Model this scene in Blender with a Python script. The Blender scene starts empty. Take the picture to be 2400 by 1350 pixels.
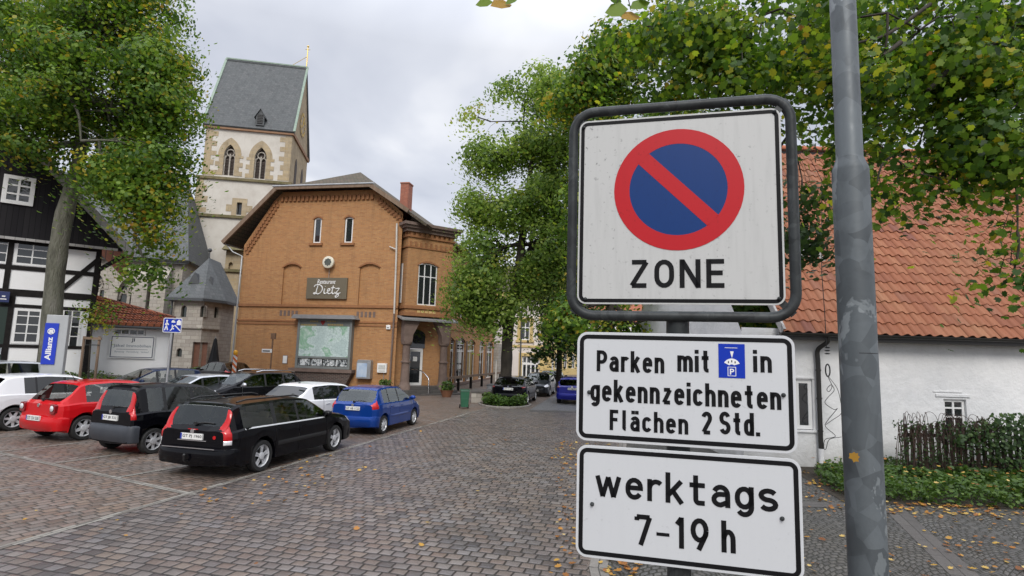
import bpy, math, random
import numpy as np
from mathutils import Vector, Matrix
R = math.radians
rnd = random.Random(7)
scene = bpy.context.scene
COL = scene.collection

# ------------------------------------------------------------------ camera
H = 2.55
FPX, CX, CY = 1300.0, 1200.0, 675.0
PITCH, ROLL = math.atan(157 / FPX), 0.03
cam_d = bpy.data.cameras.new('camera'); cam = bpy.data.objects.new('camera', cam_d); COL.objects.link(cam)
cam_d.sensor_width = 36; cam_d.lens = 36 * FPX / 2400; cam_d.clip_end = 2000; cam_d.clip_start = 0.05
FW = Vector((0, math.cos(PITCH), math.sin(PITCH))); UP0 = Vector((0, -math.sin(PITCH), math.cos(PITCH))); RT0 = Vector((1, 0, 0))
RT = RT0 * math.cos(ROLL) + UP0 * math.sin(ROLL); UP = -RT0 * math.sin(ROLL) + UP0 * math.cos(ROLL)
cam.matrix_world = Matrix(((RT.x, UP.x, -FW.x, 0), (RT.y, UP.y, -FW.y, 0), (RT.z, UP.z, -FW.z, H), (0, 0, 0, 1)))
scene.camera = cam

# ------------------------------------------------------------------ sky, sun, exposure (overcast)
SUN_EL, SUN_ROT = R(52), R(-60)
world = bpy.data.worlds.new("World"); scene.world = world; world.use_nodes = True
wn = world.node_tree; wn.nodes.clear()
def wnode(t, **k):
    n = wn.nodes.new(t)
    for a, b in k.items(): setattr(n, a, b)
    return n
w_out = wnode('ShaderNodeOutputWorld'); w_sky = wnode('ShaderNodeTexSky', sky_type='NISHITA', sun_disc=False)
w_sky.sun_elevation = SUN_EL; w_sky.sun_rotation = SUN_ROT
w_b1 = wnode('ShaderNodeBackground'); w_b1.inputs[1].default_value = 0.10
w_b2 = wnode('ShaderNodeBackground')
w_mix = wnode('ShaderNodeMixShader'); w_mix.inputs[0].default_value = 0.93
w_tc = wnode('ShaderNodeTexCoord'); w_sep = wnode('ShaderNodeSeparateXYZ')
L = wn.links.new
L(w_tc.outputs['Generated'], w_sep.inputs[0])
def wmath(op, a, b=None, clamp=False):
    n = wnode('ShaderNodeMath', operation=op, use_clamp=clamp)
    for i, v in enumerate((a, b)):
        if v is None: continue
        if isinstance(v, (int, float)): n.inputs[i].default_value = v
        else: L(v, n.inputs[i])
    return n.outputs[0]
zc = wmath('MAXIMUM', w_sep.outputs[2], 0.0)
den = wmath('ADD', zc, 0.22)
cxy = wnode('ShaderNodeCombineXYZ')
L(wmath('DIVIDE', w_sep.outputs[0], den), cxy.inputs[0]); L(wmath('DIVIDE', w_sep.outputs[1], den), cxy.inputs[1])
nz1 = wnode('ShaderNodeTexNoise'); nz1.inputs['Scale'].default_value = 1.25; nz1.inputs['Detail'].default_value = 5; nz1.inputs['Roughness'].default_value = .5
nz1.inputs['Distortion'].default_value = .3
L(cxy.outputs[0], nz1.inputs['Vector'])
rampc = wnode('ShaderNodeValToRGB'); L(nz1.outputs[0], rampc.inputs[0])
rampc.color_ramp.elements[0].position = .34; rampc.color_ramp.elements[0].color = (.50, .53, .615, 1)
rampc.color_ramp.elements[1].position = .68; rampc.color_ramp.elements[1].color = (.95, .955, .975, 1)
e = rampc.color_ramp.elements.new(.52); e.color = (.67, .695, .765, 1)
L(rampc.outputs[0], w_b2.inputs[0])
# overcast skies are brighter towards the zenith
gain = wmath('MULTIPLY', wmath('SUBTRACT', w_sep.outputs[2], 0.50, True), 3.2)
L(wmath('ADD', gain, 0.80), w_b2.inputs[1])
L(w_sky.outputs[0], w_b1.inputs[0]); L(w_b1.outputs[0], w_mix.inputs[1]); L(w_b2.outputs[0], w_mix.inputs[2]); L(w_mix.outputs[0], w_out.inputs[0])
sun_d = bpy.data.lights.new('sun', 'SUN'); sun_d.energy = 1.5; sun_d.angle = R(25); sun_d.color = (1, .96, .9)
sun = bpy.data.objects.new('sun', sun_d); COL.objects.link(sun)
sd = Vector((math.sin(SUN_ROT) * math.cos(SUN_EL), -abs(math.cos(SUN_ROT)) * math.cos(SUN_EL), math.sin(SUN_EL)))
sd = Vector((0.02, -0.76, 0.66)).normalized()
sun.rotation_euler = sd.to_track_quat('Z', 'Y').to_euler()
w_sky.sun_elevation = math.asin(sd.z); w_sky.sun_rotation = math.atan2(sd.x, sd.y)
scene.view_settings.view_transform = 'Standard'; scene.view_settings.look = 'None'
scene.view_settings.exposure = 0.52; scene.view_settings.gamma = 1
scene.render.engine = 'CYCLES'
scene.cycles.max_bounces = 6; scene.cycles.transparent_max_bounces = 12; scene.cycles.use_denoising = True
scene.cycles.caustics_reflective = False; scene.cycles.caustics_refractive = False

# ------------------------------------------------------------------ places
def sstep(t): t = max(0.0, min(1.0, t)); return t * t * (3 - 2 * t)
def gz(x, y):
    """height of the terrain: the square rises towards the timbered house on the left"""
    s = -.9 * x + .44 * y
    return 1.35 * sstep((s - 20) / 8) * (1 - .8 * sstep((y - 25) / 7))
def ray(px, py): return FW + RT * ((px - CX) / FPX) - UP * ((py - CY) / FPX)
def at(px, py, Y):
    d = ray(px, py); return Vector((0, 0, H)) + d * (Y / d.y)
def gnd(px, py, z=None):
    d = ray(px, py); zz = 0.0 if z is None else z
    for _ in range(1 if z is not None else 30):
        t = (zz - H) / d.z; p = Vector((0, 0, H)) + d * t
        if z is None: zz = .5 * zz + .5 * gz(p.x, p.y)
    return p
class Frame:
    """a vertical reference plane of a building: local x along it, y into it, z up"""
    def __init__(s, x, y, z, a):
        s.o = Vector((x, y, z)); s.a = a
        s.ux = Vector((math.cos(a), math.sin(a), 0)); s.uy = Vector((-math.sin(a), math.cos(a), 0))
    def loc(s, px, py, y=0.0):
        d = ray(px, py); c = Vector((0, 0, H)) - s.o - s.uy * y
        t = -c.dot(s.uy) / d.dot(s.uy); p = c + d * t
        return p.dot(s.ux), p.z
    def w(s, x, y, z): return s.o + s.ux * x + s.uy * y + Vector((0, 0, z))

# ------------------------------------------------------------------ mesh building
class MB:
    def __init__(s): s.v = []; s.f = []; s.m = []
    def add(s, vs, fs, m=0):
        n = len(s.v); s.v += [tuple(v) for v in vs]
        for f in fs: s.f.append(tuple(i + n for i in f)); s.m.append(m)
        return s
    def quad(s, a, b, c, d, m=0): return s.add([a, b, c, d], [(0, 1, 2, 3)], m)
    def box(s, x0, x1, y0, y1, z0, z1, m=0):
        v = [(x, y, z) for z in (z0, z1) for y in (y0, y1) for x in (x0, x1)]
        return s.add(v, [(0, 2, 3, 1), (4, 5, 7, 6), (0, 1, 5, 4), (2, 6, 7, 3), (0, 4, 6, 2), (1, 3, 7, 5)], m)
    def bar(s, a, b, w, h, m=0, up=(0, 0, 1)):
        """box beam from a to b, w wide (sideways), h high (along up)"""
        a = Vector(a); b = Vector(b); d = (b - a).normalized(); u = Vector(up)
        sx = d.cross(u)
        if sx.length < 1e-5: sx = Vector((1, 0, 0))
        sx.normalize(); u = sx.cross(d); sx *= w / 2; u = u * (h / 2)
        v = [p + i * sx + j * u for p in (a, b) for i, j in ((-1, -1), (1, -1), (1, 1), (-1, 1))]
        return s.add(v, [(0, 3, 2, 1), (4, 5, 6, 7), (0, 1, 5, 4), (1, 2, 6, 5), (2, 3, 7, 6), (3, 0, 4, 7)], m)
    def prism(s, pts, y0, y1, m=0, axis='y'):
        """polygon in the x-z plane (axis y) or x-y plane (axis z), extruded"""
        n = len(pts)
        if axis == 'y': v = [(p[0], y0, p[1]) for p in pts] + [(p[0], y1, p[1]) for p in pts]
        elif axis == 'x': v = [(y0, p[0], p[1]) for p in pts] + [(y1, p[0], p[1]) for p in pts]
        else: v = [(p[0], p[1], y0) for p in pts] + [(p[0], p[1], y1) for p in pts]
        f = [tuple(range(n))[::-1], tuple(range(n, 2 * n))] + [(i, (i + 1) % n, n + (i + 1) % n, n + i) for i in range(n)]
        return s.add(v, f, m)
    def tube(s, path, r, n=8, m=0, caps=True, closed=False):
        P = [Vector(p) for p in path]; k = len(P)
        rr = r if isinstance(r, (list, tuple)) else [r] * k
        ref = None; vs = []
        for i, p in enumerate(P):
            if closed: d = P[(i + 1) % k] - P[i - 1]
            else: d = P[min(i + 1, k - 1)] - P[max(i - 1, 0)]
            if d.length < 1e-9: d = Vector((0, 0, 1))
            d.normalize()
            if ref is None: ref = Vector((0, 0, 1)) if abs(d.z) < .9 else Vector((1, 0, 0))
            a = (ref - d * ref.dot(d))
            if a.length < 1e-6: a = d.orthogonal()
            a.normalize(); ref = a; b = d.cross(a)
            vs += [p + (a * math.cos(t) + b * math.sin(t)) * rr[i] for t in [2 * math.pi * j / n for j in range(n)]]
        fs = []
        for i in range(k if closed else k - 1):
            i2 = (i + 1) % k
            fs += [(i * n + j, i * n + (j + 1) % n, i2 * n + (j + 1) % n, i2 * n + j) for j in range(n)]
        if caps and not closed: fs += [tuple(range(n))[::-1], tuple(range((k - 1) * n, k * n))]
        return s.add(vs, fs, m)
    def lathe(s, prof, c=(0, 0, 0), n=16, m=0, axis='z', caps=True):
        vs = []
        for r, h in prof:
            for j in range(n):
                t = 2 * math.pi * j / n; a, b = r * math.cos(t), r * math.sin(t)
                vs.append((c[0] + a, c[1] + b, c[2] + h) if axis == 'z' else ((c[0] + a, c[1] + h, c[2] + b) if axis == 'y' else (c[0] + h, c[1] + a, c[2] + b)))
        k = len(prof)
        fs = [(i * n + j, i * n + (j + 1) % n, (i + 1) * n + (j + 1) % n, (i + 1) * n + j) for i in range(k - 1) for j in range(n)]
        if caps: fs += [tuple(range(n))[::-1], tuple(range((k - 1) * n, k * n))]
        return s.add(vs, fs, m)
    def ellipsoid(s, c, r, m=0, n=10, k=6):
        pr = [(math.sin(math.pi * i / k), -math.cos(math.pi * i / k)) for i in range(k + 1)]
        vs = [(c[0] + r[0] * a * math.cos(2 * math.pi * j / n), c[1] + r[1] * a * math.sin(2 * math.pi * j / n), c[2] + r[2] * b) for a, b in pr for j in range(n)]
        fs = [(i * n + j, i * n + (j + 1) % n, (i + 1) * n + (j + 1) % n, (i + 1) * n + j) for i in range(k) for j in range(n)]
        return s.add(vs, fs, m)
    def wall(s, outline, openings=(), y=0.0, rev=0.15, m=0, mrev=None):
        """flat wall face with a convex outline (x,z), rectangular openings (x0,x1,z0,z1[,rise]) and their reveals"""
        mr = m if mrev is None else mrev
        xs = sorted(set([p[0] for p in outline] + [v for o in openings for v in o[:2]]))
        zs = sorted(set([p[1] for p in outline] + [v for o in openings for v in o[2:4]]))
        area = sum(outline[i][0] * outline[(i + 1) % len(outline)][1] - outline[(i + 1) % len(outline)][0] * outline[i][1] for i in range(len(outline)))
        ol = outline if area > 0 else outline[::-1]
        for i in range(len(xs) - 1):
            for j in range(len(zs) - 1):
                x0, x1, z0, z1 = xs[i], xs[i + 1], zs[j], zs[j + 1]
                if x1 - x0 < 1e-6 or z1 - z0 < 1e-6: continue
                cx, cz = (x0 + x1) / 2, (z0 + z1) / 2
                if any(o[0] < cx < o[1] and o[2] < cz < o[3] for o in openings): continue
                poly = [(x0, z0), (x1, z0), (x1, z1), (x0, z1)]
                for q in range(len(ol)):
                    a, b = ol[q], ol[(q + 1) % len(ol)]
                    side = lambda p: (b[0] - a[0]) * (p[1] - a[1]) - (b[1] - a[1]) * (p[0] - a[0])
                    out = []
                    for t in range(len(poly)):
                        p, r = poly[t], poly[(t + 1) % len(poly)]; sp, sr = side(p), side(r)
                        if sp >= -1e-9: out.append(p)
                        if (sp > 1e-9 and sr < -1e-9) or (sp < -1e-9 and sr > 1e-9):
                            k = sp / (sp - sr); out.append((p[0] + (r[0] - p[0]) * k, p[1] + (r[1] - p[1]) * k))
                    poly = out
                    if len(poly) < 3: break
                if len(poly) >= 3: s.add([(p[0], y, p[1]) for p in poly], [tuple(range(len(poly)))], m)
        for o in openings:
            x0, x1, z0, z1 = o[:4]; yb = y + rev
            s.quad((x0, y, z0), (x1, y, z0), (x1, yb, z0), (x0, yb, z0), mr); s.quad((x0, y, z1), (x0, yb, z1), (x1, yb, z1), (x1, y, z1), mr)
            s.quad((x0, y, z0), (x0, yb, z0), (x0, yb, z1), (x0, y, z1), mr); s.quad((x1, y, z0), (x1, y, z1), (x1, yb, z1), (x1, yb, z0), mr)
            if len(o) > 4 and o[4] > 0:      # segmental or pointed arch: fill the two upper corners
                arc = arch_pts(x0, x1, z1 - o[4], o[4], len(o) > 5 and o[5])
                h = len(arc) // 2
                for half in (arc[:h + 1], arc[h:]):
                    left = half[0][0] <= x0 + 1e-6
                    corner = (x0, z1) if left else (x1, z1)
                    for p, q in zip(half[:-1], half[1:]):
                        s.add([(corner[0], y, corner[1]), (p[0], y, p[1]), (q[0], y, q[1])], [(0, 1, 2)], m)
                        s.quad((p[0], y, p[1]), (q[0], y, q[1]), (q[0], yb, q[1]), (p[0], yb, p[1]), mr)
        return s
    def obj(s, name, mats, parent=None, loc=None, smooth=None, bevel=0, rot=None):
        me = bpy.data.meshes.new(name); me.from_pydata(s.v, [], s.f)
        mats = mats if isinstance(mats, (list, tuple)) else [mats]
        for mt in mats: me.materials.append(mt)
        if len(mats) > 1: me.polygons.foreach_set('material_index', s.m)
        if smooth is not None:
            me.polygons.foreach_set('use_smooth', [True] * len(me.polygons)); me.update()
            me.set_sharp_from_angle(angle=R(smooth))
        me.validate(); me.update()
        o = bpy.data.objects.new(name, me); COL.objects.link(o)
        if parent is not None: o.parent = parent
        if loc is not None: o.location = loc
        if rot is not None: o.rotation_euler = rot
        if bevel:
            b = o.modifiers.new('bevel', 'BEVEL'); b.width = bevel; b.segments = 2; b.limit_method = 'ANGLE'; b.angle_limit = R(40)
        return o
def arch_pts(x0, x1, z, rise, pointed=False, n=8):
    c = (x0 + x1) / 2; w = (x1 - x0) / 2; pts = []
    if pointed:
        rad = (w * w + rise * rise) / (2 * w); th = math.asin(min(1, rise / rad))
        for i in range(n + 1): t = th * i / n; pts.append((x0 + rad - rad * math.cos(t), z + rad * math.sin(t)))
        for i in range(n - 1, -1, -1): t = th * i / n; pts.append((x1 - rad + rad * math.cos(t), z + rad * math.sin(t)))
    else:
        rad = (w * w + rise * rise) / (2 * rise); th = math.asin(min(1, w / rad))
        for i in range(2 * n + 1): t = -th + 2 * th * i / (2 * n); pts.append((c + rad * math.sin(t), z + rise - rad + rad * math.cos(t)))
    return pts
def tag(o, label=None, cat=None, group=None, kind=None):
    if label: o['label'] = label
    if cat: o['category'] = cat
    if group: o['group'] = group
    if kind: o['kind'] = kind
    return o
def thing(name, label, cat, loc=(0, 0, 0), rz=0.0, group=None):
    o = bpy.data.objects.new(name, None); COL.objects.link(o); o.location = loc; o.rotation_euler = (0, 0, rz); o.empty_display_size = .2
    return tag(o, label, cat, group)
def fthing(name, label, cat, fr, group=None): return thing(name, label, cat, fr.o, fr.a, group)
def copy_tree(o, parent=None):
    c = o.copy(); COL.objects.link(c)
    if parent is not None: c.parent = parent
    for ch in [x for x in bpy.data.objects if x.parent == o]: copy_tree(ch, c)
    return c
def text_obj(body, name, mt, parent, x0, x1, z0, z1, y, bold=0.0, shear=0.0, depth=.0008, axis='xz', keep=False):
    """lettering fitted into the rectangle x0..x1, z0..z1 of the parent's x-z plane at depth y (facing -y)"""
    cu = bpy.data.curves.new(name, 'FONT'); cu.body = body; cu.size = 1; cu.offset = bold; cu.shear = shear; cu.resolution_u = 3
    tmp = bpy.data.objects.new('tmp', cu); COL.objects.link(tmp)
    me = bpy.data.meshes.new_from_object(tmp); bpy.data.objects.remove(tmp); bpy.data.curves.remove(cu)
    co = np.empty(len(me.vertices) * 3); me.vertices.foreach_get('co', co); co = co.reshape(-1, 3)
    a, b = co[:, :2].min(0), co[:, :2].max(0)
    sx = (x1 - x0) / (b[0] - a[0]); sz = (z1 - z0) / (b[1] - a[1])
    if keep: sx = min(sx, sz); cxx = (x0 + x1) / 2; x0 = cxx - sx * (b[0] - a[0]) / 2
    new = np.empty_like(co); new[:, 0] = x0 + (co[:, 0] - a[0]) * sx; new[:, 1] = y; new[:, 2] = z0 + (co[:, 1] - a[1]) * sz
    me.vertices.foreach_set('co', new.ravel()); me.materials.clear(); me.materials.append(mt); me.update(); me.name = name
    o = bpy.data.objects.new(name, me); COL.objects.link(o); o.parent = parent
    return o
def rrect(x0, x1, z0, z1, r, n=6):
    pts = []
    for cx, cz, a in ((x1 - r, z1 - r, 0), (x0 + r, z1 - r, 90), (x0 + r, z0 + r, 180), (x1 - r, z0 + r, 270)):
        pts += [(cx + r * math.cos(R(a + 90 * i / n)), cz + r * math.sin(R(a + 90 * i / n))) for i in range(n + 1)]
    return pts
def spline(pts, n=6):
    P = [Vector(p) for p in pts]; P = [2 * P[0] - P[1]] + P + [2 * P[-1] - P[-2]]; out = []
    for i in range(1, len(P) - 2):
        for k in range(n):
            t = k / n
            out.append(.5 * ((2 * P[i]) + (P[i + 1] - P[i - 1]) * t + (2 * P[i - 1] - 5 * P[i] + 4 * P[i + 1] - P[i + 2]) * t * t + (3 * P[i] - P[i - 1] - 3 * P[i + 1] + P[i + 2]) * t ** 3))
    out.append(P[-2]); return out

# ------------------------------------------------------------------ materials
class NT:
    def __init__(s, name):
        s.mat = bpy.data.materials.new(name); s.mat.use_nodes = True; s.t = s.mat.node_tree
        s.b = s.t.nodes['Principled BSDF']; s.out = s.t.nodes['Material Output']
    def n(s, t, ins=None, **k):
        nd = s.t.nodes.new(t)
        for a, b in k.items(): setattr(nd, a, b)
        for a, b in (ins or {}).items(): s.set(nd.inputs[a], b)
        return nd
    def set(s, sock, v):
        if isinstance(v, bpy.types.NodeSocket): s.t.links.new(v, sock)
        elif isinstance(v, (tuple, list)) and len(v) == 3 and sock.type == 'RGBA': sock.default_value = (*v, 1)
        else: sock.default_value = v
    def m(s, op, a, b=0.0, c=None, clamp=False):
        nd = s.n('ShaderNodeMath', operation=op, use_clamp=clamp); s.set(nd.inputs[0], a); s.set(nd.inputs[1], b)
        if c is not None: s.set(nd.inputs[2], c)
        return nd.outputs[0]
    def co(s, kind='Object'): return s.n('ShaderNodeTexCoord').outputs[kind]
    def noise(s, v, scale, detail=5, rough=.55, dist=0): return s.n('ShaderNodeTexNoise', {'Vector': v, 'Scale': scale, 'Detail': detail, 'Roughness': rough, 'Distortion': dist}).outputs[0]
    def map(s, v, scale=(1, 1, 1), rot=(0, 0, 0), loc=(0, 0, 0)): return s.n('ShaderNodeMapping', {'Vector': v, 'Scale': scale, 'Rotation': rot, 'Location': loc}).outputs[0]
    def ramp(s, f, stops, interp='LINEAR'):
        nd = s.n('ShaderNodeValToRGB'); cr = nd.color_ramp; cr.interpolation = interp; s.set(nd.inputs[0], f)
        while len(cr.elements) < len(stops): cr.elements.new(.5)
        for el, (p, c) in zip(cr.elements, stops): el.position = p; el.color = (*c, 1) if len(c) == 3 else c
        return nd.outputs[0]
    def mix(s, f, a, b, blend='MIX'):
        nd = s.n('ShaderNodeMix', data_type='RGBA', blend_type=blend); s.set(nd.inputs[0], f); s.set(nd.inputs[6], a if not isinstance(a, tuple) else (*a, 1)); s.set(nd.inputs[7], b if not isinstance(b, tuple) else (*b, 1))
        return nd.outputs[2]
    def bump(s, h, strength=.3, dist=.02):
        nd = s.n('ShaderNodeBump', {'Height': h, 'Strength': strength, 'Distance': dist}); s.set(s.b.inputs['Normal'], nd.outputs[0]); return nd
    def base(s, c): s.set(s.b.inputs['Base Color'], c)
    def rough(s, r): s.set(s.b.inputs['Roughness'], r)
    def wallco(s):
        """(along the wall, height) from local coordinates of axis-aligned walls"""
        sp = s.n('ShaderNodeSeparateXYZ', {0: s.co()}); cb = s.n('ShaderNodeCombineXYZ')
        s.set(cb.inputs[0], s.m('ADD', sp.outputs[0], sp.outputs[1])); s.set(cb.inputs[1], sp.outputs[2]); return cb.outputs[0]
def plain(name, c, rough=.6, metal=0.0, coat=0.0, spec=.5):
    t = NT(name); t.base(c); t.rough(rough); t.b.inputs['Metallic'].default_value = metal; t.b.inputs['Coat Weight'].default_value = coat; t.b.inputs['Coat Roughness'].default_value = .04
    t.b.inputs['Specular IOR Level'].default_value = spec
    return t.mat
def noisy(name, c1, c2, scale=3, rough=.85, bump=.0, c3=None, stretch=(1, 1, 1), detail=6, metal=0.0, bd=.02):
    t = NT(name); v = t.map(t.co(), stretch); f = t.noise(v, scale, detail, .6)
    st = [(.3, c1), (.7, c2)] if c3 is None else [(.28, c1), (.5, c2), (.72, c3)]
    t.base(t.ramp(f, st)); t.rough(rough); t.b.inputs['Metallic'].default_value = metal
    if bump: t.bump(t.noise(v, scale * 6, 5), bump, bd)
    return t.mat
def cells(t, v, w, h, jitter=.0, shift=.5):
    """running-bond cells of w x h: returns (edge distance in metres, random 0..1 per cell, row number)"""
    sp = t.n('ShaderNodeSeparateXYZ', {0: v})
    vv = t.m('DIVIDE', sp.outputs[1], h); row = t.m('FLOOR', vv)
    wn_ = t.n('ShaderNodeTexWhiteNoise', {'W': row}, noise_dimensions='1D')
    off = t.m('ADD', t.m('MULTIPLY', t.m('FLOORED_MODULO', row, 2.0), shift), t.m('MULTIPLY', wn_.outputs[0], jitter))
    uu = t.m('ADD', t.m('DIVIDE', sp.outputs[0], w), off); colm = t.m('FLOOR', uu)
    du = t.m('MULTIPLY', t.m('SUBTRACT', .5, t.m('ABSOLUTE', t.m('SUBTRACT', t.m('FRACT', uu), .5))), w)
    dv = t.m('MULTIPLY', t.m('SUBTRACT', .5, t.m('ABSOLUTE', t.m('SUBTRACT', t.m('FRACT', vv), .5))), h)
    d = t.m('SMOOTH_MIN', du, dv, .02)
    cb = t.n('ShaderNodeCombineXYZ', {0: colm, 1: row})
    rn = t.n('ShaderNodeTexWhiteNoise', {'Vector': cb.outputs[0]}, noise_dimensions='3D')
    return d, rn.outputs[0], row
def brickmat(name, cols, mortar, w=.25, h=.075, joint=.006, rough=.85, bump=.4, wall=True, coord=None, patch=.35):
    t = NT(name); v = t.wallco() if wall else t.co()
    d, rn, row = cells(t, v, w, h)
    c = t.ramp(rn, [(i / (len(cols) - 1), k) for i, k in enumerate(cols)])
    f = t.noise(t.co(), .9, 5, .6); c = t.mix(t.m('MULTIPLY', t.m('SUBTRACT', f, .35, None, True), patch * 3), c, cols[0])
    f2 = t.noise(t.co(), 14, 3); c = t.mix(.35, c, t.mix(f2, (.0, .0, .0), (1, 1, 1)), 'SOFT_LIGHT')
    sk = t.noise(t.map(t.co(), (2.5, 2.5, .35)), 1.1, 6, .65); c = t.mix(t.m('MULTIPLY', t.m('SUBTRACT', sk, .50, None, True), 2.4, None, True), c, tuple(k * .5 for k in cols[0]))
    mk = t.n('ShaderNodeMapRange', {0: d, 1: joint * .5, 2: joint * 1.6}).outputs[0]
    t.base(t.mix(mk, mortar, c)); t.rough(rough); t.bump(mk, bump, .01); return t.mat
M = {}
M['white'] = noisy('white_paint', (.74, .74, .73), (.80, .80, .79), 2, .6)
M['whiteframe'] = plain('white_frame', (.78, .78, .77), .4)
M['black'] = plain('black_plastic', (.012, .012, .013), .5)
M['rubber'] = noisy('rubber', (.012, .012, .012), (.022, .022, .022), 20, .8)
M['chrome'] = plain('chrome', (.75, .76, .78), .15, 1)
M['alloy'] = noisy('alloy', (.60, .61, .63), (.70, .71, .73), 10, .3, metal=.25)
M['galv'] = None
# ------------------------------------------------------------------ more materials
def cobble(name, cols, joint_c, w, h, ang, rough=(.38, .62), arcs=False, warm=None, dist=.035):
    t = NT(name); o = t.co()
    wob = t.n('ShaderNodeTexNoise', {'Vector': o, 'Scale': 1.6, 'Detail': 2}).outputs['Color']
    wv = t.n('ShaderNodeVectorMath', {0: wob, 1: (.5, .5, .5)}, operation='SUBTRACT').outputs[0]
    wv = t.n('ShaderNodeVectorMath', {0: wv, 3: dist * 3}, operation='SCALE').outputs[0]
    v = t.n('ShaderNodeVectorMath', {0: t.map(o, rot=(0, 0, ang)), 1: wv}, operation='ADD').outputs[0]
    if arcs:                                     # segmental arcs of small setts
        sp = t.n('ShaderNodeSeparateXYZ', {0: v}); P = 1.15
        u = t.m('SUBTRACT', t.m('FRACT', t.m('DIVIDE', sp.outputs[0], P)), .5)
        bow = t.m('MULTIPLY', t.m('MULTIPLY', u, u), 1.5 * P)
        v = t.n('ShaderNodeCombineXYZ', {0: sp.outputs[0], 1: t.m('ADD', sp.outputs[1], bow)}).outputs[0]
    d, rn, row = cells(t, v, w, h, jitter=.35)
    c = t.ramp(rn, [(i / (len(cols) - 1), k) for i, k in enumerate(cols)])
    big = t.noise(o, .35, 5, .6)
    if warm: c = t.mix(t.m('MULTIPLY', t.m('SUBTRACT', big, .42, None, True), 2.2, None, True), c, warm)
    dk = t.noise(o, .8, 6, .7); c = t.mix(t.m('MULTIPLY', t.m('SUBTRACT', dk, .50, None, True), 2.2, None, True), c, tuple(k * .55 for k in cols[0]))
    fine = t.noise(o, 30, 4, .7); c = t.mix(.5, c, t.mix(fine, (.1, .1, .1), (.9, .9, .9)), 'SOFT_LIGHT')
    jn = t.m('ADD', t.m('MULTIPLY', t.noise(o, 5, 3), .014), .002)
    mk = t.m('DIVIDE', t.m('SUBTRACT', d, jn, None, True), .008, None, True)
    t.base(t.mix(mk, joint_c, c))
    t.rough(t.m('ADD', rough[0], t.m('MULTIPLY', t.noise(o, 2.5, 5), rough[1] - rough[0])))
    ht = t.m('ADD', t.m('POWER', t.m('MINIMUM', t.m('DIVIDE', d, .05), 1.0), .45), t.m('MULTIPLY', fine, .25))
    ht = t.m('ADD', ht, t.m('MULTIPLY', rn, .3))
    t.bump(ht, .75, .018); return t.mat
M['road'] = cobble('road_setts', [(.072, .064, .064), (.165, .150, .143), (.212, .188, .175), (.135, .112, .102), (.215, .172, .142), (.064, .058, .061), (.19, .178, .178), (.165, .120, .098), (.15, .139, .138), (.185, .145, .122)], (.032, .028, .026), .19, .168, R(14.7), (.24, .46), warm=(.15, .118, .105))
M['square'] = cobble('square_setts', [(.135, .112, .098), (.185, .16, .145), (.205, .15, .115), (.12, .088, .072), (.22, .19, .172), (.17, .115, .09), (.155, .14, .13)], (.05, .043, .035), .215, .165, R(-63), (.32, .55), warm=(.17, .11, .075))
M['setts'] = cobble('footway_setts', [(.05, .05, .05), (.10, .098, .095), (.075, .072, .07), (.125, .12, .112), (.065, .06, .055)], (.028, .028, .022), .105, .1, R(12), (.40, .62), arcs=True, warm=(.075, .065, .045))
M['farroad'] = cobble('far_setts', [(.14, .14, .15), (.20, .20, .21), (.17, .165, .17)], (.07, .07, .065), .16, .16, R(11), (.35, .5))
def slabmat(name, c1, c2, L_=.62):
    t = NT(name); o = t.co(); d, rn, _ = cells(t, o, L_, 5.0)
    c = t.mix(rn, c1, c2); c = t.mix(.5, c, t.mix(t.noise(o, 9, 6, .7), (.1, .1, .1), (.9, .9, .9)), 'SOFT_LIGHT')
    mk = t.n('ShaderNodeMapRange', {0: d, 1: .002, 2: .01}).outputs[0]
    t.base(t.mix(mk, (.035, .033, .03), c)); t.rough(.55); t.bump(t.m('ADD', mk, t.m('MULTIPLY', t.noise(o, 25, 4), .3)), .4, .01); return t.mat
M['linestone'] = slabmat('line_stone', (.27, .255, .225), (.125, .11, .095), .34)
M['slab'] = slabmat('slab', (.10, .093, .086), (.07, .065, .062), .75)
M['soil'] = noisy('soil', (.02, .015, .01), (.045, .035, .022), 6, .95, .6)
M['kerb'] = slabmat('kerb_stone', (.17, .16, .145), (.24, .22, .20), .9)

# ------------------------------------------------------------------ ground: one sheet to the horizon, finer near the square
mb = MB()
gx = [-600, -300, -150, -90, -60, -45] + [-36 + i * 1.5 for i in range(37)] + [22, 28, 40, 60, 90, 150, 300, 600]
gy = [-40, -20, -10] + [-4 + i * 1.5 for i in range(37)] + [55, 60, 70, 90, 130, 200, 350, 600, 900]
for y in gy:
    for x in gx: mb.v.append((x, y, gz(x, y) if y > -5 and y < 100 and abs(x) < 60 else (gz(max(-60, min(60, x)), min(100, max(y, -5))))))
for j in range(len(gy) - 1):
    for i in range(len(gx) - 1):
        a = j * len(gx) + i; mb.f.append((a, a + 1, a + 1 + len(gx), a + len(gx))); mb.m.append(0)
tag(mb.obj('ground', M['square'], smooth=60), kind='structure')
def sheet(name, pts, mt, z, kind='structure', step=1.2):
    """flat polygon laid on the (flat part of the) ground"""
    b = MB(); b.add([(p[0], p[1], z + gz(p[0], p[1])) for p in pts], [tuple(range(len(pts)))]); return tag(b.obj(name, mt), kind=kind)
cdir = Vector((.254, .967, 0)); cprp = Vector((.967, -.254, 0))
CA = Vector((-6.21, 7.19, 0)); CB = Vector((-1.21, 26.19, 0))
r0 = CA - cdir * 14; r1 = CB + cdir * 1.2
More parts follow.
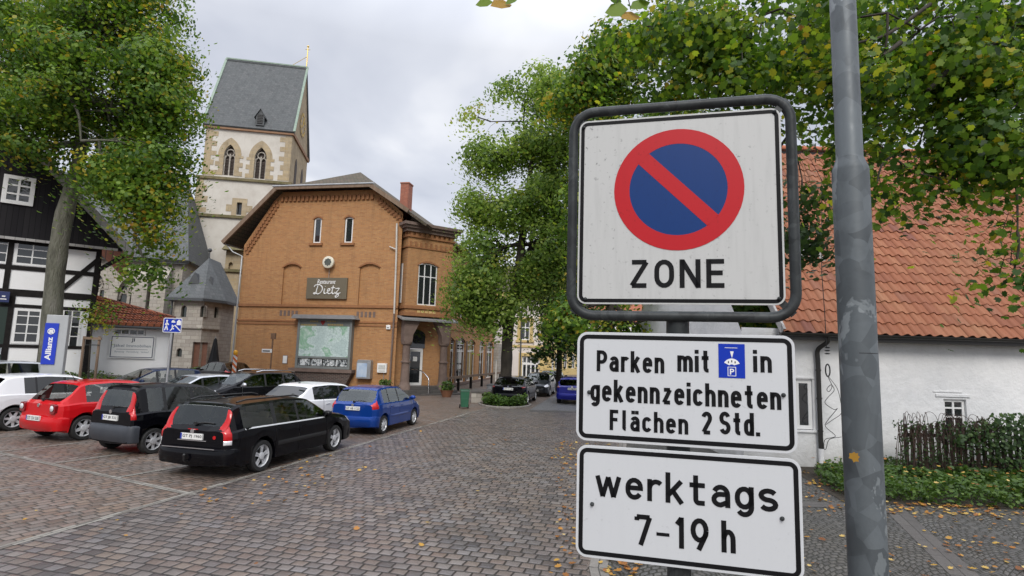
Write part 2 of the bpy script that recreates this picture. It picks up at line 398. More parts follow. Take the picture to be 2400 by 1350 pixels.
# the drive between the kerb line on the left and the gutter on the right
e0 = Vector((.62, 2, 0)); e1 = Vector((1.0, 7.1, 0)); e2 = Vector((3.3, 17, 0)); e3 = Vector((5.2, 27.0, 0))
sheet('road', [r0, Vector((.4, -6, 0)), e0, e1, e2, e3, Vector((1.1, 26.6, 0)), r1], M['road'], .004)
sheet('road', [Vector((1.0, 26.66, 0)), Vector((5.3, 27.06, 0)), Vector((18, 78, 0)), Vector((11.0, 78, 0))], M['farroad'], .0045)
sheet('road', [Vector((.95, 25.9, 0)), Vector((5.1, 26.3, 0)), Vector((5.25, 27.05, 0)), Vector((1.0, 26.65, 0))], M['slab'], .008)
def strip(name, a, b, w, mt, z=.008):
    a = Vector(a); b = Vector(b); d = (b - a); Ln = d.length; n = max(1, int(Ln / 2)); m = MB(); ang = math.atan2(d.y, d.x)
    for i in range(n):
        x0, x1 = Ln * i / n, Ln * (i + 1) / n
        p = [Vector((x0, -w / 2, 0)), Vector((x1, -w / 2, 0)), Vector((x1, w / 2, 0)), Vector((x0, w / 2, 0))]
        rot = Matrix.Rotation(ang, 3, 'Z')
        q = [(v.x, v.y, z + gz(*(a + rot @ v).xy)) for v in p]; m.add(q, [(0, 1, 2, 3)])
    return tag(m.obj(name, mt, loc=(a.x, a.y, 0), rot=(0, 0, ang)), kind='structure')
strip('kerb', r0, r1, .13, M['linestone'], .009)
bd = Vector((-.894, .447, 0)); bp = Vector((.447, .894, 0))
B0 = Vector((-5.35, 9.9, 0))
strip('road_line', B0, B0 + bd * 14, .13, M['linestone'], .0065)
for k in range(1, 6):
    p = B0 + bd * (2.35 * k); strip('road_line', p, p + bp * 5.2, .11, M['linestone'], .0075)
# the raised footway on the right of the drive, with bands of slabs
fo = .0
k0, k1, k2, k3 = Vector((.80, 1, 0)), Vector((1.15, 7.1, 0)), Vector((3.45, 17, 0)), Vector((5.4, 27, 0))
sheet('pavement', [k0, Vector((12, 1, 0)), Vector((16, 10.7, 0)), Vector((16, 27, 0)), k3, k2, k1], M['setts'], .012)
for a, b in ((k0, k1), (k1, k2), (k2, k3)): strip('kerb', a, b, .22, M['kerb'], .016)
strip('pavement_slabs', (1.6, 10.48, 0), (6.9, 10.46, 0), .36, M['slab'], .018)
strip('pavement_slabs', (6.95, 10.3, 0), (5.45, 6.6, 0), .34, M['slab'], .0175)
strip('pavement_slabs', (5.45, 6.6, 0), (4.6, 4.2, 0), .34, M['slab'], .0175)
# ------------------------------------------------------------------ building materials
M['brick'] = brickmat('orange_brick', [(.41, .195, .068), (.47, .245, .095), (.34, .155, .058), (.44, .215, .08), (.42, .19, .068)], (.33, .215, .125), .26, .085, .008, .8, .25)
M['brickdark'] = brickmat('dark_brick', [(.06, .04, .035), (.10, .06, .05), (.045, .032, .03), (.085, .045, .035)], (.16, .14, .12), .26, .085, .010, .75, .4)
M['bricktrim'] = noisy('brick_trim', (.24, .105, .045), (.33, .15, .06), 4, .8, .2)
M['brownstone'] = noisy('brown_sandstone', (.13, .09, .075), (.20, .145, .12), 3, .85, .2)
def plaster(name, c, stain, sc=.6, bump=.35):
    t = NT(name); o = t.co(); f = t.noise(o, sc, 7, .65); g = t.noise(t.map(o, (2.2, 2.2, .5)), 1.2, 5, .6)
    cc = t.mix(t.m('MULTIPLY', t.m('SUBTRACT', f, .42, None, True), 2.6, None, True), c, stain)
    cc = t.mix(t.m('MULTIPLY', t.m('SUBTRACT', g, .55, None, True), 1.6, None, True), cc, stain)
    t.base(cc); t.rough(.9); t.bump(t.noise(o, 5, 6, .65), bump, .06); return t.mat
M['plaster'] = plaster('church_whitewash', (.57, .54, .485), (.42, .38, .33))
M['whitewash'] = plaster('house_whitewash', (.78, .78, .78), (.62, .63, .64), .9, .5)
M['wallbase'] = plaster('white_house_wall', (.78, .78, .78), (.62, .63, .64), .9, .5)
nt_ = M['wallbase'].node_tree; pb_ = nt_.nodes['Principled BSDF']; src_ = pb_.inputs['Base Color'].links[0].from_socket
def _n(t, **k):
    n = nt_.nodes.new(t)
    for a, b in k.items(): setattr(n, a, b)
    return n
tc_ = _n('ShaderNodeTexCoord'); sx_ = _n('ShaderNodeSeparateXYZ'); no_ = _n('ShaderNodeTexNoise'); no_.inputs['Scale'].default_value = 2.2; no_.inputs['Detail'].default_value = 7; mr_ = _n('ShaderNodeMapRange'); mr_.inputs[1].default_value = .75; mr_.inputs[2].default_value = .0; ml_ = _n('ShaderNodeMath', operation='MULTIPLY'); mx_ = _n('ShaderNodeMix', data_type='RGBA')
for a, b in ((tc_.outputs['Object'], sx_.inputs[0]), (tc_.outputs['Object'], no_.inputs['Vector']), (sx_.outputs[2], mr_.inputs[0]), (mr_.outputs[0], ml_.inputs[0]), (no_.outputs[0], ml_.inputs[1]), (ml_.outputs[0], mx_.inputs[0]), (src_, mx_.inputs[6]), (mx_.outputs[2], pb_.inputs['Base Color'])): nt_.links.new(a, b)
mx_.inputs[7].default_value = (.22, .21, .17, 1)
M['infill'] = plaster('timber_infill', (.86, .86, .86), (.77, .77, .76), .9, .08)
M['sandstone'] = brickmat('sandstone_blocks', [(.37, .285, .17), (.43, .345, .22), (.33, .26, .165), (.40, .32, .215)], (.34, .29, .21), .62, .34, .015, .9, .4, patch=.15)
M['greystone'] = brickmat('grey_stone_blocks', [(.36, .33, .285), (.43, .40, .35), (.31, .28, .245), (.395, .36, .305)], (.25, .225, .195), .55, .27, .014, .9, .4, patch=.15)
M['slate'] = brickmat('slate_roof', [(.068, .075, .078), (.092, .10, .102), (.08, .086, .09), (.105, .11, .112)], (.05, .053, .055), .32, .24, .010, .72, .3, patch=.1)
M['slatetrim'] = plain('slate_trim', (.06, .065, .07), .6)
M['moss'] = noisy('mossy_ledge', (.09, .085, .03), (.20, .16, .09), 3, .9, .2)
M['timber'] = noisy('black_timber', (.010, .009, .009), (.022, .019, .018), 8, .8, .15); M['timber'].node_tree.nodes['Principled BSDF'].inputs['Specular IOR Level'].default_value = .15
def boards(name, c1, c2, w=.17):
    t = NT(name); v = t.wallco(); d, rn, _ = cells(t, v, w, 6.0, 1.0)
    c = t.mix(rn, c1, c2); mk = t.n('ShaderNodeMapRange', {0: d, 1: .003, 2: .01}).outputs[0]
    t.base(t.mix(mk, tuple(k * .3 for k in c1), c)); t.rough(.6); t.b.inputs['Specular IOR Level'].default_value = .15; t.bump(mk, .5, .01); return t.mat
M['blackboards'] = boards('black_boards', (.011, .010, .012), (.022, .02, .022))
M['verge'] = boards('grey_verge', (.30, .29, .28), (.42, .41, .40), .3)
M['brownroof'] = brickmat('brown_tile_roof', [(.085, .065, .045), (.115, .085, .055), (.075, .07, .04), (.10, .075, .05)], (.03, .025, .02), .25, .2, .014, .85, .5, patch=.15)
M['redtile'] = brickmat('red_tile_roof', [(.42, .13, .06), (.36, .11, .05), (.47, .16, .075), (.30, .10, .05)], (.08, .03, .02), .26, .3, .025, .8, .6, patch=.15)
M['wood'] = noisy('weathered_wood', (.15, .10, .065), (.24, .17, .12), 5, .8, .2, stretch=(1, 1, .15))
M['zinc'] = noisy('zinc', (.32, .33, .34), (.42, .43, .44), 3, .45, metal=.6)
M['pipewhite'] = noisy('pale_pipe', (.50, .47, .43), (.62, .59, .55), 3, .5)
M['pipedark'] = plain('dark_pipe', (.02, .018, .016), .45)
M['redbrick'] = brickmat('chimney_brick', [(.36, .11, .065), (.30, .09, .055), (.42, .14, .08)], (.25, .17, .13), .26, .085, .008, .85, .3)
M['cream'] = plaster('cream_render', (.72, .66, .62), (.62, .56, .52), .5, .05)
M['yellowtrim'] = noisy('yellow_sandstone', (.55, .40, .16), (.62, .48, .22), 3, .85)
M['doorgreen'] = plain('dark_green_paint', (.012, .028, .02), .4)
def glassmat(name, c, amt=.0, rough=.03):
    t = NT(name); t.base(c); t.rough(rough); t.b.inputs['Specular IOR Level'].default_value = .9
    if amt:
        tr = t.n('ShaderNodeBsdfTransparent', {0: (amt, amt, amt * .97)}); mx = t.n('ShaderNodeMixShader', {0: .72})
        fr = t.n('ShaderNodeFresnel', {0: 1.55}); gl = t.n('ShaderNodeBsdfGlossy', {'Roughness': rough, 'Color': (.95, 1, .98)})
        mx = t.n('ShaderNodeMixShader', {0: t.m('ADD', fr.outputs[0], .05)})
        t.t.links.new(tr.outputs[0], mx.inputs[1]); t.t.links.new(gl.outputs[0], mx.inputs[2]); t.t.links.new(mx.outputs[0], t.out.inputs[0])
    return t.mat
M['pane'] = glassmat('window_glass', (.02, .023, .025))
M['panegreen'] = glassmat('leaded_glass', (.02, .025, .022), 0, .15)
M['carglass'] = glassmat('car_glass', (0, 0, 0), .72)
M['carglassdark'] = glassmat('tinted_car_glass', (.008, .009, .010))

def window(parent, x0, x1, z0, z1, y, nx=2, zbars=(.5,), fr=.07, bar=.035, mt=None, rise=0, pointed=False, pane=None, depth=.06, name='window'):
    """frame with glazing bars; the glass is its child"""
    b = MB(); mt = mt or M['whiteframe']; w = x1 - x0; h = z1 - z0
    b.box(x0, x0 + fr, y, y + depth, z0, z1 - rise * .98); b.box(x1 - fr, x1, y, y + depth, z0, z1 - rise * .98); b.box(x0 + fr, x1 - fr, y, y + depth, z0, z0 + fr)
    if rise:
        o = arch_pts(x0, x1, z1 - rise, rise, pointed, 6); i_ = arch_pts(x0 + fr, x1 - fr, z1 - rise, max(.02, rise - fr), pointed, 6)
        for k in range(len(o) - 1):
            b.quad((o[k][0], y, o[k][1]), (i_[k][0], y, i_[k][1]), (i_[k + 1][0], y, i_[k + 1][1]), (o[k + 1][0], y, o[k + 1][1]))
            b.quad((i_[k][0], y, i_[k][1]), (i_[k][0], y + depth, i_[k][1]), (i_[k + 1][0], y + depth, i_[k + 1][1]), (i_[k + 1][0], y, i_[k + 1][1]))
    else: b.box(x0 + fr, x1 - fr, y, y + depth, z1 - fr, z1)
    for i in range(1, nx):
        x = x0 + w * i / nx; b.box(x - bar * .7, x + bar * .7, y + .004, y + depth - .004, z0 + fr, z1 - fr * .9 - (rise * (1 - 4 * (i / nx - .5) ** 2 < .5) * .5))
    for q in zbars: b.box(x0 + fr, x1 - fr, y + .008, y + depth - .008, z0 + h * q - bar * .6, z0 + h * q + bar * .6)
    f = b.obj(name, mt, parent)
    g = MB()
    top = arch_pts(x0 + fr * .5, x1 - fr * .5, z1 - rise, max(.02, rise - fr * .5), pointed, 6)[::-1] if rise else [(x1 - fr * .5, z1 - fr * .5), (x0 + fr * .5, z1 - fr * .5)]
    g.prism([(x0 + fr * .5, z0 + fr * .5), (x1 - fr * .5, z0 + fr * .5)] + top, y + depth * .5, y + depth * .5 + .008)
    g.obj('pane', pane or M['pane'], f)
    return f
def backing(parent, x0, x1, z0, z1, y): pass

# ------------------------------------------------------------------ the brick restaurant
FA = R(-11)
Bc = at(932, 905, 33.9)
RF = Frame(Bc.x - 12.3 * math.cos(FA), Bc.y - 12.3 * math.sin(FA), 0.0, FA)
rest = fthing('brick_restaurant', 'orange brick restaurant with half hipped brown roof and corner entrance under a bay', 'restaurant', RF)
l = RF.loc
xL = l(556, 760)[0]; xR = l(934, 700)[0]
zS = l(740, 717)[1]                       # string course
zEL = l(566, 575)[1]; zH = .5 * (l(655, 448)[1] + l(885, 440)[1]); xHL = l(660, 450)[0]; xHR = l(880, 440)[0]
ZB = -.6
def op(px0, py0, px1, py1):
    a = l(px0, py1); b = l(px1, py0); return a[0], b[0], a[1], b[1]
w1 = op(732, 510, 755, 570); w2 = op(805, 508, 829, 567)
n1 = op(658, 620, 706, 714); n2 = op(838, 620, 891, 717)
zw = (min(w1[2], w2[2]), max(w1[3], w2[3]))
w1 = (w1[0], w1[1], zw[0], zw[1], .12); w2 = (w2[0], w2[1], zw[0], zw[1], .12)
nz = (zS + .05, l(685, 619)[1]); n1 = (n1[0], n1[1], nz[0], nz[1], .22); n2 = (n2[0], n2[1], nz[0], nz[1], .22)
zER = l(934, 500)[1]
gable = [(xL, ZB), (xR, ZB), (xR, zER), (xHR + .1, zH - .1), (xHL - .1, zH - .1), (xL, zEL)]
b = MB(); b.wall(gable, [w1, w2, n1, n2], 0, .18)
DEEP = 22.0
b.quad((xL, 0, ZB), (xL, 0, zEL), (xL, DEEP, zEL), (xL, DEEP, ZB))
for n_ in (n1, n2): b.quad((n_[0], .12, n_[2]), (n_[1], .12, n_[2]), (n_[1], .12, n_[3]), (n_[0], .12, n_[3]))
# street side wall with the arched shop windows, running back from the corner
xW = xR + 1.15
zER2 = zER - .55
SW = []
Fs = Frame(*RF.w(xW, 0, 0), FA + R(90))
for a, c in ((1031, 1066), (1069, 1091), (1094, 1114), (1122, 1136), (1140, 1156)):
    SW.append((Fs.loc(a, 840)[0], Fs.loc(c, 840)[0]))
zs0 = Fs.loc(1060, 898)[1]; zs1 = Fs.loc(1050, 788)[1]
z20 = Fs.loc(1056, 738)[1]; z21 = Fs.loc(1056, 668)[1]
ops = [(x0 + .12, x1 - .12, zs0, zs1, .3) for x0, x1 in SW]
up = [(x0 + .15, x1 - .15, z20, z21, .2) for x0, x1 in (SW[0], SW[1], SW[3])]
sb = MB(); sb.wall([(2.5, ZB), (DEEP, ZB), (DEEP, zER2), (2.5, zER2)], ops + up, 0, .22)
def xf(p):          # Fs-local -> RF-local
    q = Fs.w(*p) - RF.o; return (q.dot(RF.ux), q.dot(RF.uy), q.z)
b.add([xf(p) for p in sb.v], sb.f)
b.obj('wall', M['brick'], rest)
t = MB()
for z, hh, pr in ((zS, .16, .09), (l(740, 742)[1] - .30, .10, .05), (l(740, 742)[1] - .5, .10, .04)): t.box(xL - .03, xR, -pr, .02, z - hh / 2, z + hh / 2)
for z, hh, pr in ((z20 - .22, .16, .09), (zs1 + .55, .10, .05)): 
    tt = MB(); tt.box(2.5, DEEP, -pr, .02, z - hh / 2, z + hh / 2); t.add([xf(p) for p in tt.v], tt.f)
for q in (n1, n2, w1, w2):
    ap = arch_pts(q[0] - .1, q[1] + .1, q[3] - q[4], q[4] + .12); ai = arch_pts(q[0], q[1], q[3] - q[4], q[4])
    for k in range(len(ap) - 1): t.prism([ap[k], ap[k + 1], ai[k + 1], ai[k]], -.035, .01)
    if q in (w1, w2): t.box(q[0] - .18, q[1] + .18, -.12, .05, q[2] - .16, q[2] - .003)
# stepped corbels under the verges
for (xa, za, xb, zb, n) in ((xL + .15, zEL - .15, xHL - .2, zH - .45, 15), (xR - .1, zER - .1, xHR + .2, zH - .45, 8)):
    for i in range(n):
        k = (i + .5) / n; x = xa + (xb - xa) * k; z = za + (zb - za) * k - .28
        t.box(x - .10, x + .10, -.13, .01, z - .05, z + .16); t.box(x - .10 + .09, x + .10 + .09, -.08, .01, z - .28, z - .06)
n = 22
for i in range(n):
    x = xHL + (xHR - xHL) * (i + .5) / n; t.box(x - .09, x + .09, -.12, .01, zH - .75, zH - .42)
# square decorative holes in the frieze
t.obj('brick_trim', M['bricktrim'], rest)
t = MB()
zf = l(740, 733)[1] - .03
for xa, xb in ((l(654, 733)[0], l(700, 733)[0]), (l(834, 733)[0], l(882, 733)[0])):
    for i in range(5):
        x = xa + (xb - xa) * (i + .5) / 5; t.box(x - .085, x + .085, -.012, .01, zf - .2, zf + .15)
t.obj('frieze', M['brownstone'], rest)
for q in (w1, w2): window(rest, q[0] + .02, q[1] - .02, q[2] + .01, q[3] - .02, .07, 1, (), .085, .03, rise=.10)
def swin(q, zb, nx, par=rest):
    f = window(par, q[0] + .02, q[1] - .02, q[2], q[3] - .02, .12, nx, zb, .07, .04, rise=q[4] * .9)
    m_ = Matrix.Translation(RF.uy * 0)
    lo = Fs.o - RF.o
    f.location = (lo.dot(RF.ux), lo.dot(RF.uy), 0); f.rotation_euler = (0, 0, R(90)); return f
for q in ops: swin(q, (.70, .73, .86), 2)
for q in up: swin(q, (.65,), 2)
# mullion posts of brown stone between the shop windows
t = MB()
for i in range(len(SW) - 1):
    xm = (SW[i][1] + SW[i + 1][0]) / 2
    if i == 2: continue
    tt = MB(); tt.box(xm - .16, xm + .16, -.05, .2, zs0, zs1 - .2); t.add([xf(p) for p in tt.v], tt.f)
tt = MB(); tt.box(2.5, DEEP - 1, -.12, .05, zs0 - .22, zs0 - .02); t.add([xf(p) for p in tt.v], tt.f)
tt = MB(); tt.box(2.5, DEEP - 1, -.06, .02, ZB, zs0 - .45); t.add([xf(p) for p in tt.v], tt.f)
t.obj('window_surround', M['brownstone'], rest)
# roof: two slopes and the half hip
OV = .55
eL = l(524, 566, -OV); eR = (xR + 1.75, zER2 - .25)
hL = (xHL, zH); hR = (xHR, zH)
apx, apz = l(851, 408, 3.6)
sl_ = (apz - eL[1]) / (apx - eL[0])
rt = MB()
def rp(x, y, z): return (x, y, z)
A, B_, C, D = (eL[0], -OV, eL[1]), (hL[0], -OV, hL[1] + .05), (hR[0], -OV, hR[1] + .05), (eR[0], -OV + .2, eR[1])
E_, E2 = (apx, 3.2, apz), (apx, DEEP, apz)
th = .16
def slab(vs, m=0):
    vs = [Vector(v) for v in vs]; nrm = (vs[1] - vs[0]).cross(vs[2] - vs[0]).normalized()
    if nrm.z < 0: nrm = -nrm
    k = len(vs); rt.add(vs + [v - nrm * th for v in vs], [tuple(range(k)), tuple(range(k, 2 * k))[::-1]] + [(i, k + i, k + (i + 1) % k, (i + 1) % k) for i in range(k)], m)
slab([A, B_, E_, E2, (eL[0], DEEP, eL[1])]); slab([D, C, E_, E2, (eR[0], DEEP, eR[1])]); slab([B_, C, E_])
rt.obj('roof', M['brownroof'], rest)
t = MB()
def vb(p, q, w=.12, h=.26): t.bar(Vector(p) + Vector((0, -.09, -.09)), Vector(q) + Vector((0, -.09, -.09)), w, h)
vb(A, B_); vb(B_, C, .12, .16); vb(C, (xR + .6, -OV, C[2] + (D[2] - C[2]) * ((xR + .6 - C[0]) / (D[0] - C[0])) + .08))
t.obj('bargeboard', M['wood'], rest)
t = MB(); t.tube([(B_[0] - .2, -OV - .12, zH + .10), (C[0] + .2, -OV - .12, zH + .10)], .07, 8)
t.tube([(eL[0] + .02, -OV, eL[1] - .12), (eL[0] + .02, DEEP, eL[1] - .12)], .075, 8)
gp = [(eL[0] + .05, -.3, eL[1] - .16), (eL[0] + .55, -.28, eL[1] - .65), (xL + .02, -.14, zEL - .75), (xL - .02, -.12, zS), (xL - .06, -.12, .1)]
t.tube(gp, .055, 8); t.obj('downpipe', M['zinc'], rest, smooth=50)
t = MB(); gp = [l(930, 535, -.15), l(929, 600, -.15), l(924, 735, -.15)]; t.tube([(gp[0][0], -.16, gp[0][1] + .3)] + [(g[0], -.16, g[1]) for g in gp], .06, 8)
g2 = l(913, 580, -.12); t.tube([(g2[0], -.12, g2[1] + .05), (gp[1][0], -.16, g2[1] - .15)], .04, 8); t.obj('downpipe', M['pipewhite'], rest, smooth=50)
t = MB(); t.tube([(gp[2][0], -.16, gp[2][1]), (gp[2][0] - .05, -.16, .1)], .06, 8); t.obj('downpipe', M['brownstone'], rest, smooth=50)
cp = l(951, 470, 6); c0 = l(941, 470, 6)[0]; c1 = l(960, 470, 6)[0]; ct = l(950, 433, 6)[1]
t = MB(); t.box(c0, c1, 5.7, 6.5, ct - 3.2, ct); t.box(c0 - .04, c1 + .04, 5.66, 6.54, ct, ct + .1); t.obj('chimney', M['redbrick'], rest)
# diagonal corner bay carried by two columns
bw = RF.w(xR - .55, -1.05, 0); 
BF = Frame(bw.x, bw.y, 0, FA + R(45))
q0 = BF.loc(950, 700)[0]; q1 = BF.loc(1057, 700)[0]; bl = BF.loc
zb0 = bl(1000, 742)[1]; zb1 = bl(1005, 545)[1]
bo = bl(977, 714); bo2 = bl(1027, 620); wo = (bo[0], bo2[0], bo[1], bo2[1], .18)
def bx(p):
    q = BF.w(*p) - RF.o; return (q.dot(RF.ux), q.dot(RF.uy), q.z)
bay = MB(); bay.wall([(q0, zb0), (q1, zb0), (q1, zb1), (q0, zb1)], [wo], 0, .15)
for s, x in ((-1, q0), (1, q1)): bay.quad((x, 0, zb0), (x, 0, zb1), (x, 4.5, zb1), (x, 4.5, zb0))
bay.quad((q0, 0, zb0), (q1, 0, zb0), (q1, 3, zb0), (q0, 3, zb0))
bb = MB(); bb.add([bx(p) for p in bay.v], bay.f); bay_o = bb.obj('bay', M['brick'], rest)
tt = MB()
for z0, z1, pr in ((zb1 - .45, zb1 - .35, .10), (zb1 - 1.1, zb1 - 1.02, .06), (bl(1000, 722)[1] - .1, bl(1000, 722)[1] + .08, .09), (zb0 - .02, zb0 + .2, .14)):
    tq = tt if z0 > zb1 - 2 else MB()
    tq.box(q0 - pr, q1 + pr, -pr, .1, z0, z1); tq.box(q0 - pr, q0 + .02, .1, 3.0, z0, z1); tq.box(q1 - .02, q1 + pr, .1, 3.2, z0, z1)
    if tq is not tt: bb = MB(); bb.add([bx(p) for p in tq.v], tq.f); bb.obj('string_course', M['bricktrim'], bay_o)
for k in range(9):
    x = q0 + (q1 - q0) * (k + .5) / 9; tt.box(x - .09, x + .09, -.1, .01, zb1 - .35, zb1 - .12); tt.box(x - .05, x + .05, -.07, .01, zb1 - 1.02, zb1 - .72)
for k in range(5): tt.box(q0 - .1, q0 + .01, .2 + k * .4, .38 + k * .4, zb1 - .35, zb1 - .12)
ap = arch_pts(wo[0] - .1, wo[1] + .1, wo[3] - wo[4], wo[4] + .12); ai = arch_pts(wo[0], wo[1], wo[3] - wo[4], wo[4])
t3 = MB()
for k in range(len(ap) - 1): t3.prism([ap[k], ap[k + 1], ai[k + 1], ai[k]], -.035, .01)
bb = MB(); bb.add([bx(p) for p in t3.v], t3.f); bb.obj('window_arch', M['bricktrim'], bay_o)
bb = MB(); bb.add([bx(p) for p in tt.v], tt.f); bb.obj('brick_moulding', M['bricktrim'], bay_o)
tt = MB()
for z0, z1, pr in ((zb1 - .12, zb1 + .08, .2), (zb1 + .08, zb1 + .24, .34), (zb1 + .24, zb1 + .42, .46)):
    tt.box(q0 - pr, q1 + pr, -pr, 3.4, z0, z1)
bb = MB(); bb.add([bx(p) for p in tt.v], tt.f); bb.obj('cornice', M['brownstone'], bay_o)
tt = MB()
for k in range(5):
    x = wo[0] + (wo[1] - wo[0]) * (k + .5) / 5; z = bl(1000, 734)[1]; tt.box(x - .1, x + .1, -.012, .01, z - .16, z + .14)
bb = MB(); bb.add([bx(p) for p in tt.v], tt.f); bb.obj('frieze', M['yellowtrim'], bay_o)
def bplace(o):
    lo = BF.o - RF.o; o.location = (lo.dot(RF.ux), lo.dot(RF.uy), 0); o.rotation_euler = (0, 0, R(45)); return o
bplace(window(bay_o, wo[0] + .02, wo[1] - .02, wo[2], wo[3] - .02, .07, 3, (.68,), .07, .045, rise=.16))
tt = MB(); z0 = wo[2] + .1; tt.box(q0 - .03, q0 + .02, .62, .90, z0, wo[3] - .1); bb = MB(); bb.add([bx(p) for p in tt.v], tt.f); bb.obj('window', M['whiteframe'], bay_o)
# porch: lead roof, brackets, columns, steps, door
zp = gz(-5, 32) 
pc = MB(); pr = .55
pc.prism([(-pr, zb0 - .24), (.3, zb0 - .02), (.3, zb0 - .12), (-pr, zb0 - .34)], q0 - .35, q1 + .35, axis='x')
bb = MB(); bb.add([bx(p) for p in pc.v], pc.f); bb.obj('porch_roof', M['zinc'], rest)
zcap = bl(948, 803)[1]; zmid = bl(948, 848)[1]; zped = bl(948, 892)[1]
for xc in (q0 + .22, q1 - .38):
    c = MB(); pf = [(.36, -.2), (.36, .55), (.30, .62), (.27, zped), (.24, zmid - .06), (.30, zmid - .04), (.30, zmid + .04), (.23, zmid + .07), (.22, zcap - .14), (.30, zcap - .1), (.33, zcap), (.33, zcap + .06)]
    c.lathe(pf, (xc, -.05, 0), 14)
    s = 1
    c.prism([(xc - .28, zcap + .05), (xc + .25, zcap + .05), (xc + .30, zcap + .5), (xc + (.75 if xc < 0 or xc < (q0 + q1) / 2 else .3), zb0 - .3), (xc - (.3 if xc < (q0 + q1) / 2 else .75), zb0 - .3), (xc - .3, zcap + .5)], -.3, .2)
    bb = MB(); bb.add([bx(p) for p in c.v], c.f); bb.obj('column', M['brownstone'], rest, smooth=40)
dd0 = bl(955, 860, .9)[0]; dd1 = bl(991, 860, .9)[0]; dz0 = bl(970, 903, .9)[1]; dz1 = bl(970, 817, .9)[1]
wb = MB(); wb.wall([(q0 - .4, ZB), (q1 + .6, ZB), (q1 + .6, zb0), (q0 - .4, zb0)], [(dd0, dd1, dz0 - .02, dz1)], .9, .15)
bb = MB(); bb.add([bx(p) for p in wb.v], wb.f); bb.obj('wall', M['brick'], rest)
tt = MB(); tt.prism([(dd0 - .05, dz1 + .03), (dd1 + .05, dz1 + .03)] + arch_pts(dd0 - .05, dd1 + .05, dz1 + .9, .3)[::-1], .87, .91); bb = MB(); bb.add([bx(p) for p in tt.v], tt.f); bb.obj('fanlight', M['pane'], rest)
dr = window(rest, dd0 + .02, dd1 - .02, dz0, dz1 - .02, .95, 1, (), .16, .04, name='door'); bplace(dr)
dp = MB(); dp.box((dd0 + dd1) / 2 - .16, (dd0 + dd1) / 2 + .12, .955, .96, dz0 + 1.5, dz0 + 1.78); dp.obj('paper_notice', M['white'], dr)
st = MB(); zg = gz(-5, 32)
for i in range(3): st.box(q0 - .3 - .35 * i * .4, q1 + .1 + .3 * i, -.2 - .45 * i, .9, dz0 - .19 * (i + 1) - (0 if i < 2 else .5), dz0 - .19 * i - .01)
bb = MB(); bb.add([bx(p) for p in st.v], st.f); bb.obj('steps', M['slab'], rest)
hr = MB(); x = (dd0 + dd1) / 2 + .05; hr.tube(spline([(x - .55, .3, dz0 + 1.0), (x - .2, -.3, dz0 + .95), (x, -.9, dz0 + .55), (x + .02, -1.0, dz0 + .2), (x + .02, -1.0, dz0 - .55)], 5), .03, 8)
bb = MB(); bb.add([bx(p) for p in hr.v], hr.f); bb.obj('handrail', M['chrome'], rest, smooth=50)
# grey portal block at the far end of the street front
tt = MB(); xa = Fs.loc(1158, 850)[0]; xb = Fs.loc(1186, 850)[0]; tt.box(xa, xb, -.4, .1, ZB, Fs.loc(1165, 806)[1]); bb = MB(); bb.add([xf(p) for p in tt.v], tt.f); bb.obj('portal', M['greystone'], rest)

# things fixed to the restaurant front
def rquad(px0, py0, px1, py1, y=0.0):
    a = l(px0, py1, y); b_ = l(px1, py0, y); return a[0], b_[0], a[1], b_[1]
x0, x1, z0, z1 = rquad(717, 651, 815, 700, -.1)
sg = fthing('restaurant_sign', 'olive brown sign board with white script lettering on the brick gable', 'sign', RF)
g = MB(); g.box(x0, x1, -.14, -.02, z0, z1); g.obj('board', noisy('olive_board', (.135, .115, .08), (.15, .13, .09), 2, .5), sg, bevel=.01)
text_obj('Restaurant', 'lettering', M['white'], sg, *rquad(743, 655, 787, 665, -.15), -.146, .012, .3)
# hand-drawn script
def script_word(par, rect, strokes, r, mt):
    X0, X1, Z0, Z1 = rect; m_ = MB()
    for s_ in strokes: m_.tube([(X0 + (X1 - X0) * p[0], -.15, Z0 + (Z1 - Z0) * p[1]) for p in spline([(a, b_, 0) for a, b_ in s_], 6)], r, 6)
    return m_.obj('lettering', mt, par)
script_word(sg, rquad(733, 667, 799, 696, -.15), [
    [(.17, .95), (.13, .6), (.10, .27), (.02, .25), (.05, .33), (.2, .24), (.32, .5), (.32, .8), (.2, .98), (.06, .92), (.03, .8)],
    [(.42, .68), (.40, .4), (.42, .27), (.48, .3), (.53, .42)], [(.435, .84), (.44, .86)],
    [(.52, .44), (.6, .52), (.6, .66), (.54, .62), (.53, .4), (.58, .26), (.66, .32), (.70, .45)],
    [(.73, .92), (.70, .5), (.71, .28), (.77, .28), (.81, .4)], [(.65, .72), (.80, .74)],
    [(.82, .66), (.95, .68), (.83, .3), (.92, .30), (.93, .1), (.86, -.02), (.83, .1), (1.0, .36)]], .035, M['white'])
x0, x1, z0, z1 = rquad(757, 600, 785, 630, -.2)
rs = fthing('round_sign', 'round cream advertising sign on the brick gable above the restaurant board', 'sign', RF)
cx_, cz_, rr_ = (x0 + x1) / 2, (z0 + z1) / 2, (x1 - x0) / 2
g = MB(); g.lathe([(rr_ * .9, -.34), (rr_, -.32), (rr_, -.2), (rr_ * .9, -.18)], (cx_, 0, cz_), 28, axis='y'); g.obj('disc', noisy('cream_disc', (.66, .63, .52), (.72, .69, .58), 3, .4), rs, smooth=40)
g = MB(); 
for k in range(8):
    a = 2 * math.pi * k / 8; g.lathe([(.08, -.005), (.08, 0)], (cx_ + .17 * math.cos(a), -.342, cz_ + .17 * math.sin(a)), 8, axis='y')
g.lathe([(.11, -.005), (.11, 0)], (cx_, -.342, cz_), 10, axis='y'); g.obj('emblem', noisy('emblem_grey', (.06, .075, .07), (.10, .11, .10), 4), rs)
